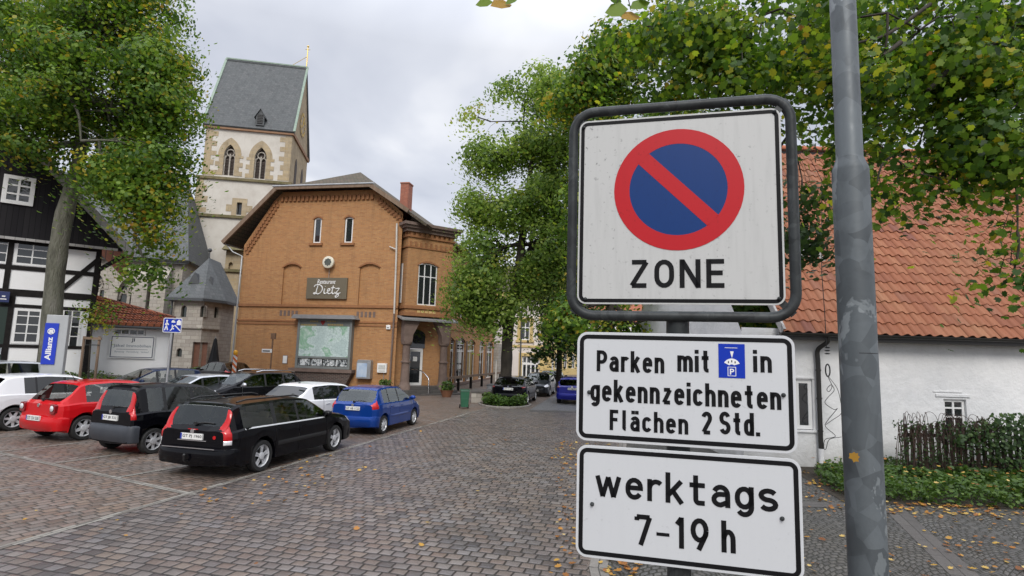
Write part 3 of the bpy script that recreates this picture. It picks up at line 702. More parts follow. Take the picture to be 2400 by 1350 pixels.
g = MB(); g.tube([(cx_, -.2, cz_), (cx_, .0, cz_)], .05, 6); g.tube([(cx_, -.1, z0), (cx_, -.1, z0 - .6)], .02, 6); g.obj('bracket', M['zinc'], rs)
# town map display case
x0, x1, z0, z1 = rquad(690, 748, 826, 862, -.35)
mp = fthing('map_display_case', 'large grey display case with pale town map above a dark brick plinth', 'display case', RF)
g = MB(); fr_ = .16; g.box(x0, x0 + fr_, -.35, 0, z0, z1); g.box(x1 - fr_, x1, -.35, 0, z0, z1); g.box(x0 + fr_, x1 - fr_, -.35, 0, z0, z0 + .15); g.box(x0 + fr_, x1 - fr_, -.35, 0, z1 - .12, z1)
zp0 = l(750, 838, -.3)[1]; g.box(x0 + fr_, x1 - fr_, -.33, 0, zp0 - .07, zp0 + .07)
gm = noisy('case_grey', (.15, .165, .165), (.20, .215, .21), 2, .45); g.obj('frame', gm, mp, bevel=.012)
g = MB(); g.prism([(x0 - .35, z1 - .02), (x1 + .35, z1 - .02), (x1 + .18, z1 + .22), (x0 - .18, z1 + .22)], -.62, 0); g.obj('canopy', M['zinc'], mp)
g = MB(); zt_ = l(750, 764, -.3)[1]; g.box(x0 + fr_, x1 - fr_, -.30, -.1, zt_ + .02, z1 - .12); g.obj('header', noisy('header_grey', (.13, .15, .15), (.17, .19, .19), 3, .4), mp)
t_ = NT('town_map'); o_ = t_.co(); nf = t_.noise(o_, .75, 4, .6, .5); base_ = t_.ramp(nf, [(.42, (.44, .55, .54)), (.5, (.55, .66, .645)), (.54, (.22, .42, .27)), (.60, (.40, .56, .46)), (.66, (.55, .64, .60))])
vo = t_.n('ShaderNodeTexVoronoi', {'Vector': o_, 'Scale': 5.5}, feature='DISTANCE_TO_EDGE').outputs[0]; t_.base(t_.mix(t_.n('ShaderNodeMapRange', {0: vo, 1: .0, 2: .06}).outputs[0], (.30, .40, .40), base_)); t_.rough(.12)
g = MB(); g.box(x0 + fr_, x1 - fr_, -.30, -.1, zp0 + .07, zt_); g.obj('map', t_.mat, mp)
cx4 = (x0 + x1) / 2; cr = l(757, 754, -.31)
g = MB(); g.prism([(cr[0] - .14, cr[1] + .22), (cr[0] - .14, cr[1] - .05), (cr[0], cr[1] - .22), (cr[0] + .14, cr[1] - .05), (cr[0] + .14, cr[1] + .22)], -.32, -.3); g.obj('crest', plain('crest_red', (.22, .015, .015), .4), mp)
g = MB(); 
for pa, pb, py in ((727, 750, 753), (766, 790, 753), (705, 745, 761), (768, 806, 761)):
    xa, za = l(pa, py, -.31); xb, _ = l(pb, py, -.31); xx = xa
    while xx < xb - .1: ww = rnd.uniform(.05, .12); g.box(xx, xx + ww, -.306, -.3, za - .05, za + .05); xx += ww + .04
g.obj('lettering', plain('gold_letters', (.35, .27, .10), .4), mp)
pm_ = NT('photo_print'); o_ = pm_.co(); pm_.base(pm_.ramp(pm_.noise(o_, 4.5, 4, .7, 1), [(.42, (.03, .035, .04)), (.5, (.30, .33, .34)), (.58, (.66, .69, .70))])); pm_.rough(.15)
for k in range(4):
    g = MB(); ww = (x1 - x0 - 2 * fr_) / 4; g.box(x0 + fr_ + ww * k + .05, x0 + fr_ + ww * (k + 1) - .05, -.29, -.1, z0 + .18, zp0 - .1); g.obj('photo_print', pm_.mat, mp)
g = MB(); g.box(x0 - .3, x1 + .25, -.55, .0, z0 - .2, z0 - .003); g.obj('sill', M['brownstone'], mp)
g = MB(); g.prism([(x0 - .15, z0 - .2), (x1 + .2, z0 - .2), (x1 - .55, -.4), (x0 + .5, -.4)], -.45, 0); g.obj('plinth', M['brickdark'], mp)
# vending box, letter box, small sign, notices
x0, x1, z0, z1 = rquad(834, 845, 866, 887, -.35)
vb_ = fthing('wall_box', 'grey metal box with blue poster mounted on the brick wall', 'wall box', RF)
g = MB(); g.box(x0, x1 + .1, -.38, 0, z0, z1 - .12); g.prism([(x0, z1 - .12), (x1 + .1, z1 - .12), (x1 + .05, z1 + .03), (x0 + .05, z1 + .03)], -.36, 0); g.obj('housing', M['zinc'], vb_, bevel=.015)
g = MB(); g.box(x0 + .05, x1 - .12, -.388, -.38, z0 + .1, z1 - .17); g.obj('poster', noisy('blue_poster', (.18, .30, .52), (.52, .60, .68), 1.6, .3), vb_)
x0, x1, z0, z1 = rquad(884, 852, 907, 873, -.1)
lb = fthing('notice_box', 'small white notice box on the brick wall beside the drainpipe', 'notice box', RF)
g = MB(); g.box(x0, x1, -.15, 0, z0, z1); g.obj('housing', M['white'], lb, bevel=.01); g = MB(); g.box(x0 + .08, x1 - .08, -.158, -.15, z0 + .2, z1 - .1); g.box(x0 + .1, x1 - .1, -.158, -.15, z0 + .07, z0 + .14); g.obj('notice', noisy('pale_notice', (.45, .45, .42), (.6, .6, .57), 6, .4), lb)
g = MB(); g.tube([((x0 + x1) / 2 + .1, -.03, z0), ((x0 + x1) / 2 + .1, -.03, z0 - .9)], .02, 6); g.obj('conduit', M['zinc'], lb)
x0, x1, z0, z1 = rquad(663, 834, 674, 851, 0)
nb = fthing('wall_notice', 'small white paper notice on the brick wall left of the map', 'notice', RF); g = MB(); g.box(x0, x1, -.04, 0, z0, z1); g.obj('paper', M['white'], nb)
g = MB(); g.box(x0 - .03, x1 + .03, -.03, 0, z0 - .03, z1 + .03); g.obj('frame', M['brownstone'], nb)
x0, x1, z0, z1 = rquad(908, 762, 913, 772, 0)
al = fthing('alarm_box', 'tiny white box high on the brick wall beside the drainpipe', 'box', RF); g = MB(); g.box(x0 - .05, x1 + .1, -.12, 0, z0, z1); g.obj('housing', M['white'], al, bevel=.02); g = MB(); g.box(x0 + .02, x1 + .02, -.126, -.12, z0 + .08, z0 + .12); g.obj('slot', M['black'], al)
Gs = at(639, 800, 33.5)
ss = thing('signpost', 'thin rusty post with a small white direction sign before the brick wall', 'signpost', (Gs.x, Gs.y, gz(Gs.x, Gs.y)))
Fp = Frame(Gs.x, Gs.y, gz(Gs.x, Gs.y), FA)
g = MB(); zt = Fp.loc(642, 785)[1]; g.tube([(0, 0, -.1), (0, 0, zt)], .045, 8); g.box(-.1, .16, -.08, .08, zt - .25, zt + .1); g.obj('post', noisy('rusty_post', (.14, .075, .04), (.22, .13, .08), 6), ss)
a = Fp.loc(615, 826); c = Fp.loc(639, 818); g = MB(); g.box(a[0], c[0], -.07, -.05, a[1], c[1]); g.obj('arrow_board', M['white'], ss)
g = MB(); g.box(a[0] + .06, c[0] - .12, -.075, -.07, a[1] + .06, a[1] + .13); g.obj('lettering', M['black'], ss)
ss.rotation_euler = (0, 0, FA)
# ------------------------------------------------------------------ church tower
TA = R(10)
tl = at(452, 600, 52.0)
TF = Frame(tl.x, tl.y, 0, TA); l = TF.loc
tow = fthing('church_tower', 'tall whitewashed church tower with yellow sandstone corners and steep slate saddle roof', 'church tower', TF)
xa = l(470, 450)[0]; xb = l(684, 330)[0]; W = xb - xa; 
zt = .5 * (l(482, 291)[1] + l(676, 312)[1])
zb1 = l(560, 420)[1]; zb2 = l(500, 505)[1]
zr = .5 * (l(540, 140, W * .5)[1] + l(715, 165, W * .5)[1])
xm = xa - .25
def pwin(px0, px1, py0, py1, rise):
    a = l(px0, py0); c = l(px1, py1); return (a[0], c[0], a[1], c[1], rise, True)
p1 = pwin(521, 554, 410, 340, 1.1); p2 = pwin(593, 627, 418, 347, 1.1)
sl = l(558, 505); sl2 = l(570, 477)
slit = (sl[0] - .1, sl2[0], sl[1], sl2[1])
b = MB()
b.wall([(xa, zb1), (xb, zb1), (xb, zt), (xa, zt)], [p1, p2], 0, .45)
b.wall([(xa - .3, zb2), (xb + .3, zb2), (xb + .3, zb1), (xa - .3, zb1)], [slit], -.3, .4)
b.wall([(xa - .6, -3), (xb + .6, -3), (xb + .6, zb2), (xa - .6, zb2)], [], -.6, .1)
b.box(xa, xb - .02, .5, W, zb1 + .01, zt); b.box(xa - .3, xb + .28, .2, W + .3, zb2, zb1 - .01); b.box(xa - .6, xb + .58, -.1, W + .6, -3, zb2 - .01)
b.obj('wall', M['plaster'], tow)
t = MB(); t2 = MB()      # quoins: alternating blocks on the front corners, sandstone right face and gable
for lvl, (z0, z1, e) in enumerate(((zb1 + .2, zt - .4, 0), (zb2 + .2, zb1 - .2, .3), (-2, zb2 - .2, .6))):
    z = z0; k = 0
    while z < z1:
        h = min(rnd.uniform(.42, .62), z1 - z); wq = .75 if k % 2 else rnd.uniform(1.1, 1.45)
        t.box(xa - e - .03, xa - e + wq * .8, -e - .03, -e + .9, z, z + h - .005); t2.box(xb + e - wq * .8, xb + e + .02, -e - .03, -e + .9, z, z + h - .005)
        z += h; k += 1
t.obj('quoins', M['sandstone'], tow); t2.obj('quoins', M['sandstone'], tow)
t = MB()
def yz(pts, x0, x1, m=0): t.prism(pts, x0, x1, m, axis='x')
yz([(0, zb1 - .1), (W, zb1 - .1), (W, zt), (W / 2, zr), (0, zt)], xb - .01, xb + .04)
yz([(0, zt), (W, zt), (W / 2, zr)], xa - .02, xa + .03)
t.box(xb + .29, xb + .33, -.2, W + .2, zb2, zb1)
for q in (p1, p2):
    o = arch_pts(q[0] - .55, q[1] + .55, q[3] - q[4], q[4] + .7, True); i_ = arch_pts(q[0], q[1], q[3] - q[4], q[4], True)
    for k in range(len(o) - 1): t.prism([o[k], o[k + 1], i_[k + 1], i_[k]], -.04, .08)
    k = 0; z = q[2]
    while z < q[3] - q[4] - .02:
        h = min(.45, q[3] - q[4] - z); w_ = .42 if k % 2 else .75
        t.box(q[0] - w_, q[0], -.04, .08, z, z + h - .005); t.box(q[1], q[1] + w_, -.04, .08, z, z + h - .005); z += h; k += 1
t.box(slit[0] - .45, slit[0], -.34, -.2, slit[2] - .3, slit[3] + .4); t.box(slit[1], slit[1] + .45, -.34, -.2, slit[2] - .3, slit[3] + .4); t.box(slit[0], slit[1], -.34, -.2, slit[3], slit[3] + .4)
t.box(slit[0] - .95, slit[0] - .451, -.33, -.2, slit[2] + .3, slit[2] + .95); t.box(slit[1] + .451, slit[1] + .95, -.33, -.2, slit[2] + .3, slit[2] + .95)
t.obj('stone_dressing', M['sandstone'], tow)
t = MB()
t.box(xa - .4, xb + .4, -.5, W + .4, zb1 - .28, zb1 - .02); t.box(xa - .75, xb + .75, -.8, W + .7, zb2 - .28, zb2 - .02)
t.obj('ledge', M['moss'], tow)
t = MB(); t.box(xa - .22, xb + .2, -.22, W + .2, zt - .3, zt + .05); t.obj('cornice', noisy('reddish_cornice', (.24, .13, .075), (.32, .19, .11), 3, .85), tow)
t = MB()
yo = -.35
for s in (0, 1):
    y0 = yo if s == 0 else W - yo
    p = [(xa - .3, y0, zt), (xb + .25, y0, zt), (xb + .12, W / 2, zr + .2), (xa - .18, W / 2, zr + .2)]
    t.add(p + [(v[0], v[1] + (.2 if s == 0 else -.2), v[2] - .2) for v in p], [(0, 1, 2, 3), (7, 6, 5, 4), (0, 4, 5, 1), (1, 5, 6, 2), (2, 6, 7, 3), (3, 7, 4, 0)])
rf = t.obj('roof', M['slate'], tow)
t = MB(); cop = noisy('green_copper', (.17, .24, .19), (.27, .34, .27), 3, .6)
for x in (xa - .3, xb + .25):
    x2 = xa - .18 if x < xb else xb + .12
    t.bar((x, yo - .05, zt), (x2, W / 2, zr + .24), .22, .1)
t.bar((xa - .2, W / 2, zr + .24), (xb + .15, W / 2, zr + .24), .2, .14); t.obj('ridge_flashing', cop, rf)
d0 = l(600, 298, 0.3); dw = (l(626, 298, .3)[0] - d0[0]) / 2 * .95; dx = d0[0] + dw; dzt = l(613, 250, 0.5)[1]; dz0 = zt + .35
def dorm(dx, dz0, dw, hh):
    yy = yo + (dz0 - zt) / (zr - zt) * (W / 2 - yo) - .15; yb = yy + 2.4
    q = MB(); q.prism([(dx - dw * .8, dz0), (dx + dw * .8, dz0), (dx + dw * .8, dz0 + hh), (dx, dz0 + hh + dw * 1.1), (dx - dw * .8, dz0 + hh)], yy, yb)
    o = q.obj('dormer', M['slate'], rf)
    q = MB()
    for s in (-1, 1): q.bar((dx + s * dw * 1.05, yy + 1.1, dz0 + hh - .15), (dx, yy + 1.1, dz0 + hh + dw * 1.15), 2.5, .08, up=(0, 0, 1)) if False else None
    for s in (-1, 1): q.add([(dx + s * dw * 1.1, yy - .12, dz0 + hh - .3), (dx, yy - .12, dz0 + hh + dw * 1.25), (dx, yb, dz0 + hh + dw * 1.25), (dx + s * dw * 1.1, yb, dz0 + hh - .3), (dx + s * dw * 1.1, yy - .12, dz0 + hh - .4), (dx, yy - .12, dz0 + hh + dw * 1.15), (dx, yb, dz0 + hh + dw * 1.15), (dx + s * dw * 1.1, yb, dz0 + hh - .4)], [(0, 1, 2, 3), (7, 6, 5, 4), (0, 4, 5, 1), (3, 2, 6, 7), (0, 3, 7, 4)])
    q.obj('dormer_roof', M['slatetrim'], o)
    q = MB(); q.box(dx - dw * .5, dx + dw * .5, yy - .04, yy, dz0 + .15, dz0 + hh); 
    for i in range(6): q.box(dx - dw * .5, dx + dw * .5, yy - .08, yy - .02, dz0 + .2 + i * hh * .15, dz0 + .2 + i * hh * .15 + .05)
    q.obj('louvre', M['black'], o)
dorm(dx, dz0, dw, 1.1)
louv = plain('brown_louvre', (.045, .03, .022), .7)
for q in (p1, p2):
    w_ = q[1] - q[0]; c = (q[0] + q[1]) / 2
    g = MB(); g.box(q[0], q[0] + .1, .12, .35, q[2], q[3] - q[4]); g.box(q[1] - .1, q[1], .12, .35, q[2], q[3] - q[4]); g.box(c - .06, c + .06, .12, .35, q[2], q[3] - q[4] + .2)
    zz = q[3] - q[4]
    for cc, r_ in ((c, .34),):
        ring = [(cc + r_ * math.cos(2 * math.pi * k / 12), .22, zz + .32 + r_ * math.sin(2 * math.pi * k / 12)) for k in range(12)]; g.tube(ring, .07, 6, closed=True)
    for s in (-1, 1):
        a_ = arch_pts(c + (0 if s > 0 else -w_ / 2 + .05), c + (w_ / 2 - .05 if s > 0 else 0), zz - .35, .45, True, 4); g.tube([(p[0], .22, p[1]) for p in a_], .06, 6)
    tr = g.obj('tracery', M['greystone'], tow)
    g = MB()
    for i in range(11):
        z = q[2] + .1 + (zz - .4 - q[2]) * i / 11; g.add([(q[0], .25, z + .12), (q[1], .25, z + .12), (q[1], .18, z), (q[0], .18, z), (q[0], .30, z + .16), (q[1], .3, z + .16)], [(0, 1, 2, 3), (0, 4, 5, 1)])
    g.box(q[0], q[1], .38, .42, q[2], q[3]); g.obj('louvre', louv, tr)
g = MB(); g.box(slit[0], slit[1], .05, .1, slit[2], slit[3]); g.obj('slit_window', M['pane'], tow)
# belfry windows and gilded clock on the right face
for yc in (W * .3, W * .7):
    g = MB(); g.prism([(yc - .45, zb1 + .5), (yc + .45, zb1 + .5)] + arch_pts(yc - .45, yc + .45, zb1 + 2.4, .9, True)[::-1], xb + .03, xb + .08, axis='x'); g.obj('belfry_window', louv, tow)
g = MB(); zc_ = zt + (zr - zt) * .28; gold = plain('gilding', (.60, .42, .10), .35, .7)
ck = MB(); ck.lathe([(1.35, 0), (1.35, .06)], (xb + .04, W / 2, zc_), 28, axis='x'); face = ck.obj('clock_face', M['sandstone'], tow)
for k in range(12):
    a = 2 * math.pi * k / 12; g.box(xb + .1, xb + .16, W / 2 + 1.1 * math.sin(a) - .1, W / 2 + 1.1 * math.sin(a) + .1, zc_ + 1.1 * math.cos(a) - .16, zc_ + 1.1 * math.cos(a) + .16)
g.obj('lettering', gold, face)
for dy, dz_ in ((.3, .8), (-.45, -.4)): g = MB(); g.bar((xb + .13 + dy * .02, W / 2, zc_), (xb + .13 + dy * .02, W / 2 + dy, zc_ + dz_), .1, .06); g.obj('clock_hand', gold, face)
g = MB(); g.tube([(xb, W / 2, zr), (xb, W / 2, zr + 2.6)], .05, 6); g.tube([(xb - 1.6, W / 2, zr + .2), (xb, W / 2, zr + 1.5)], .03, 5); g.tube([(xb - .25, W / 2, zr + 2.3), (xb + .25, W / 2, zr + 2.3)], .03, 5)
g.ellipsoid((xb, W / 2, zr + 2.65), (.12, .12, .12)); g.obj('weather_vane', gold, tow)
# sandstone stair annex between tower and restaurant
q0 = l(520, 700, -1.6); q1 = l(575, 590, -1.6)
AN = (q0[0], q1[0] + 2.5)
zA = l(540, 585, -1.6)[1]; zA2 = l(540, 634, -1.8)[1]
g = MB(); g.wall([(AN[0], zA2), (AN[1], zA2), (AN[1], zA), (AN[0], zA)], [l(535, 628, -1.6)[:1] + (l(545, 628, -1.6)[0],) + (l(540, 630, -1.6)[1], l(540, 614, -1.6)[1], .25, True)], -1.6, .3)
g.wall([(AN[0] - .25, -3), (AN[1], -3), (AN[1], zA2), (AN[0] - .25, zA2)], [l(528, 770, -1.9)[:1] + (l(541, 770, -1.9)[0],) + (l(534, 788, -1.9)[1], l(534, 768, -1.9)[1], .25, True)], -1.9, .3)
g.box(AN[0] + .02, AN[1], -1.3, 1.2, zA2, zA - .02); g.box(AN[0] - .23, AN[1], -1.6, 1.2, -3, zA2 - .02)
g.quad((AN[0], -1.6, zA2), (AN[0], -1.6, zA), (AN[0], .2, zA), (AN[0], .2, zA2)); g.quad((AN[0] - .25, -1.9, -3), (AN[0] - .25, -1.9, zA2), (AN[0] - .25, .2, zA2), (AN[0] - .25, .2, -3))
an = g.obj('stair_block', M['sandstone'], tow)
g = MB(); g.prism([(-2.3, zA - .1), (-1.5, zA - .1), (0, zA + 1.3), (-.2, zA + 1.3)], AN[0] - .2, AN[1], axis='x'); g.box(AN[0] - .45, AN[1], -2.1, .3, zA2 - .15, zA2 + .12); g.obj('ledge', M['moss'], an)

# ------------------------------------------------------------------ church nave with gothic windows
NA = R(15)
nl_ = at(385, 700, 44.0); NF = Frame(nl_.x, nl_.y, 0, NA); l = NF.loc
nave = fthing('church_nave', 'grey stone church nave with gothic tracery windows and slate roof behind the maple', 'church', NF)
xE = l(428, 640)[0]; zE = l(400, 610)[1]
gw = [(l(272, 720)[0], l(318, 720)[0], l(295, 740)[1], l(295, 648)[1], 1.3, True), (l(205, 720)[0], l(240, 720)[0], l(225, 740)[1], l(225, 640)[1], 1.2, True)]
g = MB(); X0 = -19
g.wall([(X0, -3), (xE, -3), (xE, zE), (X0, zE)], gw, 0, .5); g.quad((xE, 0, -3), (xE, 0, zE), (xE, 9, zE), (xE, 9, -3)); g.obj('wall', M['greystone'], nave)
g = MB()
for xc in (l(340, 700)[0], l(382, 700)[0]): g.box(xc - .5, xc + .5, -1.3, .02, -3, zE - 1.6); g.prism([(-1.3, zE - 1.6), (0.02, zE - 1.6), (.02, zE - .4)], xc - .5, xc + .5, axis='x')
g.obj('buttress', M['greystone'], nave)
g = MB(); zR = l(420, 485, 6)[1]
p = [(X0, -.6, zE), (xE + .5, -.6, zE), (xE - 2.3, 7, zR + 2.5), (X0, 7, zR + 2.5)]
g.add(p + [(v[0], v[1] + .2, v[2] - .25) for v in p], [(0, 1, 2, 3), (7, 6, 5, 4), (0, 4, 5, 1), (1, 5, 6, 2), (2, 6, 7, 3), (3, 7, 4, 0)])
g.add([(xE + .5, -.6, zE), (xE + .5, 12, zE), (xE - 2.3, 7, zR + 2.5)], [(0, 1, 2)]); rf = g.obj('roof', M['slate'], nave)
g = MB(); g.box(X0, xE + .25, -.4, .05, zE - .3, zE - .03); g.obj('cornice', M['slatetrim'], nave)
for q in gw:
    c = (q[0] + q[1]) / 2; zz = q[3] - q[4]; w_ = q[1] - q[0]; g = MB()
    o = arch_pts(q[0] - .25, q[1] + .25, zz, q[4] + .3, True); i_ = arch_pts(q[0], q[1], zz, q[4], True)
    for k in range(len(o) - 1): g.prism([o[k], o[k + 1], i_[k + 1], i_[k]], -.05, .1)
    g.box(c - .1, c + .1, .25, .45, q[2], zz)
    for s in (-1, 1):
        a_ = arch_pts(c + (0 if s > 0 else -w_ / 2), c + (w_ / 2 if s > 0 else 0), zz - .5, .8, True, 4); g.tube([(p[0], .35, p[1]) for p in a_], .1, 6)
        rr_ = .38; g.tube([(c + s * w_ * .2 + rr_ * math.cos(2 * math.pi * k / 10), .35, zz + .35 + rr_ * math.sin(2 * math.pi * k / 10)) for k in range(10)], .08, 6, closed=True)
    g.tube([(c + .35 * math.cos(2 * math.pi * k / 10), .35, zz + 1.0 * q[4] * .62 + .35 * math.sin(2 * math.pi * k / 10)) for k in range(10)], .08, 6, closed=True)
    tr = g.obj('tracery', M['greystone'], nave); g = MB(); g.box(q[0], q[1], .42, .46, q[2], q[3]); g.obj('leaded_glass', M['panegreen'], tr)
# low transept roof next to the tower
g = MB(); a0 = l(385, 600, -2); a1 = l(452, 600, 4)

# ------------------------------------------------------------------ polygonal chapel with slate roof
cp = at(457, 800, 40.0); CFr = Frame(cp.x, cp.y, 0, R(8)); l = CFr.loc
ch = fthing('stone_chapel', 'polygonal grey stone chapel with steep slate roof and three small arched windows', 'chapel', CFr)
zE = l(457, 700)[1]; zA_ = l(445, 602, 2.6)[1]
xl = l(395, 760)[0]; xr = l(514, 760)[0]; w_ = xr - xl
poly = [(xl, 4.0), (xl + .1, .3), (xl + w_ * .66, 0), (xr - .5, 1.5), (xr - .6, 4.5)]
g = MB(); sidew = []
for i in range(len(poly) - 1):
    a = Vector(poly[i]); b_ = Vector(poly[i + 1]); Ln = (b_ - a).length; ang = math.atan2(b_.y - a.y, b_.x - a.x); s_ = MB(); ops = []
    if i == 1: 
        f_ = Frame(*(CFr.w(a.x, a.y, 0)), CFr.a + ang)
        for px in (430, 475): x = f_.loc(px, 738)[0]; ops.append((x - .2, x + .2, f_.loc(px, 743)[1], f_.loc(px, 716)[1], .2, True))
        x = f_.loc(420, 825)[0]; ops.append((x - .2, x + .2, f_.loc(420, 836)[1], f_.loc(420, 816)[1], .2, True))
        x = f_.loc(468, 815)[0]; ops.append((x - .5, x + .55, f_.loc(468, 836)[1] - 1, f_.loc(468, 802)[1]))
    if i == 2: f_ = Frame(*(CFr.w(a.x, a.y, 0)), CFr.a + ang); x = f_.loc(507, 738)[0]; ops.append((x - .2, x + .2, f_.loc(507, 745)[1], f_.loc(507, 718)[1], .2, True))
    s_.wall([(0, -3), (Ln, -3), (Ln, zE), (0, zE)], ops, 0, .25)
    rot = lambda p: (a.x + p[0] * math.cos(ang) - p[1] * math.sin(ang), a.y + p[0] * math.sin(ang) + p[1] * math.cos(ang), p[2])
    g.add([rot(p) for p in s_.v], s_.f)
    for k, o in enumerate(ops):
        s2 = MB(); s2.box(o[0], o[1], .2, .24, o[2], o[3]); q = MB(); q.add([rot(p) for p in s2.v], s2.f); sidew.append((q, k == 3))
g.obj('wall', M['greystone'], ch)
for q, door in sidew: q.obj('door' if door else 'arched_window', noisy('brown_door', (.12, .05, .03), (.17, .075, .045), 4, .6) if door else M['panegreen'], ch)
g = MB(); apx = ((xl * .62 + xr * .38), 2.6, zA_)
ov = [(xl - .35, 4.2), (xl - .3, -.1), (xl + w_ * .68, -.42), (xr - .15, 1.4), (xr - .2, 4.7)]
vs = [(x, y, zE + .02) for x, y in ov] + [apx, (apx[0], 5, zA_)]; g.add(vs, [(0, 1, 5, 6), (1, 2, 5), (2, 3, 5), (3, 4, 6, 5)]); rf = g.obj('roof', M['slate'], ch)
g = MB()
for i in range(4): g.bar((*ov[i], zE - .08), (*ov[i + 1], zE - .08), .1, .2)
g.obj('gutter', M['slatetrim'], rf)
g = MB(); g.tube([apx, (apx[0], apx[1], apx[2] + .5)], .05, 6); g.ellipsoid((apx[0], apx[1], apx[2] + .6), (.16, .16, .16)); g.obj('finial', M['slatetrim'], rf)
g = MB()
for px, py, s, y in ((455, 655, .40, 1.0), (492, 664, .28, 1.5)):
    x, z = l(px, py, y - .35); g.add([(x - s, y - .35, z - .3), (x + s, y - .35, z - .3), (x, y - .35, z + .55), (x - s * .2, y + .9, z - .2 + .6), (x + s * .2, y + .9, z + .4)], [(0, 1, 2), (1, 4, 2), (0, 2, 3), (2, 4, 3)])
g.obj('dormer', M['slatetrim'], rf)
g = MB(); zz = l(457, 768)[1]; g.bar((poly[1][0], poly[1][1] - .05, zz), (poly[2][0], poly[2][1] - .05, zz), .16, .12); g.bar((poly[2][0], poly[2][1] - .05, zz), (poly[3][0], poly[3][1] - .05, zz), .16, .12); g.obj('ledge', M['greystone'], ch)
g = MB(); x0 = l(398, 700)[0]; g.tube([(xl + .05, .1, zE), (xl + .02, .1, -2)], .08, 6); g.obj('downpipe', M['slatetrim'], ch)

# ------------------------------------------------------------------ half-timbered house
ha = R(36.5)
hc = at(212, 720, 22.5); HF = Frame(hc.x, hc.y, 0, ha); l = HF.loc
hh = fthing('timbered_house', 'black and white half timbered house with black boarded gable and white windows', 'house', HF)
zB = .9; X0 = -7.5
zJ = l(100, 566)[1]; zM1 = l(60, 690)[1]; zM2 = l(60, 860)[1]
def rop(px0, py0, px1, py1):
    a = l(px0, .5 * (py0 + py1)); c = l(px1, .5 * (py0 + py1)); m_ = .5 * (px0 + px1); return (a[0], c[0], l(m_, py1)[1], l(m_, py0)[1])
wins = [rop(34, 566, 118, 624), rop(-52, 545, 24, 616), rop(30, 724, 96, 806), rop(140, 724, 190, 816)]
wins = [(w[0], w[1], w[2], w[3]) for w in wins]
xT = 0.12
g = MB(); g.wall([(X0, zB), (xT, zB), (xT, zJ), (X0, zJ)], wins, 0, .08); g.quad((xT, 0, zB), (xT, 0, zJ), (xT, 9, zJ), (xT, 9, zB)); g.obj('wall', M['infill'], hh)
g = MB(); pr = -.03; bt = .17
def hb(z, hgt=bt, x0=X0, x1=xT + .03): g.box(x0, x1, pr, .05, z - hgt / 2, z + hgt / 2)
def vbm(x, z0, z1, wd=bt): g.box(x - wd / 2, x + wd / 2, pr - .003, .05, z0, z1)
zr1 = l(60, 690)[1]; zsill = wins[0][2] - .09; zd = l(60, 725)[1]
for z in (zsill - .02, zJ - .1): hb(z)
hb(l(100, 690)[1], .26); hb(wins[2][3] + .10, .13); hb(wins[2][2] - .09, .12); hb(zB + .12, .2)
xs_ = [xT - .06, l(203, 640)[0] if False else xT - .06, wins[0][1] + .12, wins[0][0] - .12, wins[1][0] - .12]
for x in sorted(set(xs_)): vbm(x, zr1, zJ)
for x in (xT - .06, wins[3][0] - .09, wins[2][1] + .09, wins[2][0] - .12): vbm(x, zB, zr1)
g.bar((xT - 1.25, pr + .03, zr1 + .1), (xT - .02, pr + .03, zJ - .45), .09, .17, up=(0, 0, 1)); 
g.bar((xT + .02, pr + .03, zJ - .9), (xT + .95, -.3, zJ - .1), .14, .14)
for z in (zsill, zJ - .1, zr1): g.box(xT - .02, xT + .03, .05, 9, z - .09, z + .09)
for y in (.1, 2, 4, 6): g.box(xT - .02, xT + .033, y, y + .16, zB, zJ)
g.obj('timber_frame', M['timber'], hh)
gq = l(245, 578, -.35); apz_ = gq[1] + 5.2
gx0 = -2 * 5.2 + gq[0]
g = MB(); tri = [(X0 - 4, zJ - .05), (xT + .75, zJ - .05), (xT + .75, zJ + .12), (xT - 4.2, zJ + 5.3), (X0 - 4, zJ + 5.3)]
g.wall(tri, [], -.32, .1); g.box(X0 - 4, xT + .7, -.32, .03, zJ - .06, zJ - .02); ga = g.obj('gable', M['blackboards'], hh)
g = MB(); g.box(X0, xT + .55, -.38, -.30, zJ - .10, zJ - .0); g.obj('trim', M['verge'], ga)
k = 5.2 / 4.95
e0 = (xT + 1.05, zJ - .18); e1 = (xT - 5.2, zJ - .18 + 6.25 * k)
g = MB(); g.bar((e0[0], -.48, e0[1]), (e1[0], -.48, e1[1]), .06, .30); g.obj('bargeboard', M['verge'], hh)
g = MB(); p = [(e0[0] + .1, -.5, e0[1] + .12), (e0[0] + .1, 10, e0[1] + .12), (e1[0], 10, e1[1] + .22), (e1[0], -.5, e1[1] + .22)]
g.add(p + [(v[0] - .08, v[1], v[2] - .12) for v in p], [(0, 1, 2, 3), (7, 6, 5, 4), (0, 4, 5, 1), (1, 5, 6, 2), (2, 6, 7, 3), (3, 7, 4, 0)]); g.obj('roof', M['redtile'], hh)
for i, w_ in enumerate(wins): window(hh, *w_, -.02, 2, (.36, .66) if i < 2 else (.30, .55, .80), .085, .03)
gwin = rop(8, 418, 84, 484); aw = window(ga, *gwin, -.40, 2, (.36, .66), .14, .05)
g = MB(); dr_ = rop(-28, 690, 22, 850); g.box(dr_[0], dr_[1], -.02, .04, zB, dr_[3] - .05); d_ = g.obj('door', M['doorgreen'], hh); g = MB(); g.tube([(dr_[1] - .15, -.06, zB + 1.1), (dr_[1] - .15, -.06, zB + 1.35)], .02, 6); g.obj('handle', M['chrome'], d_)
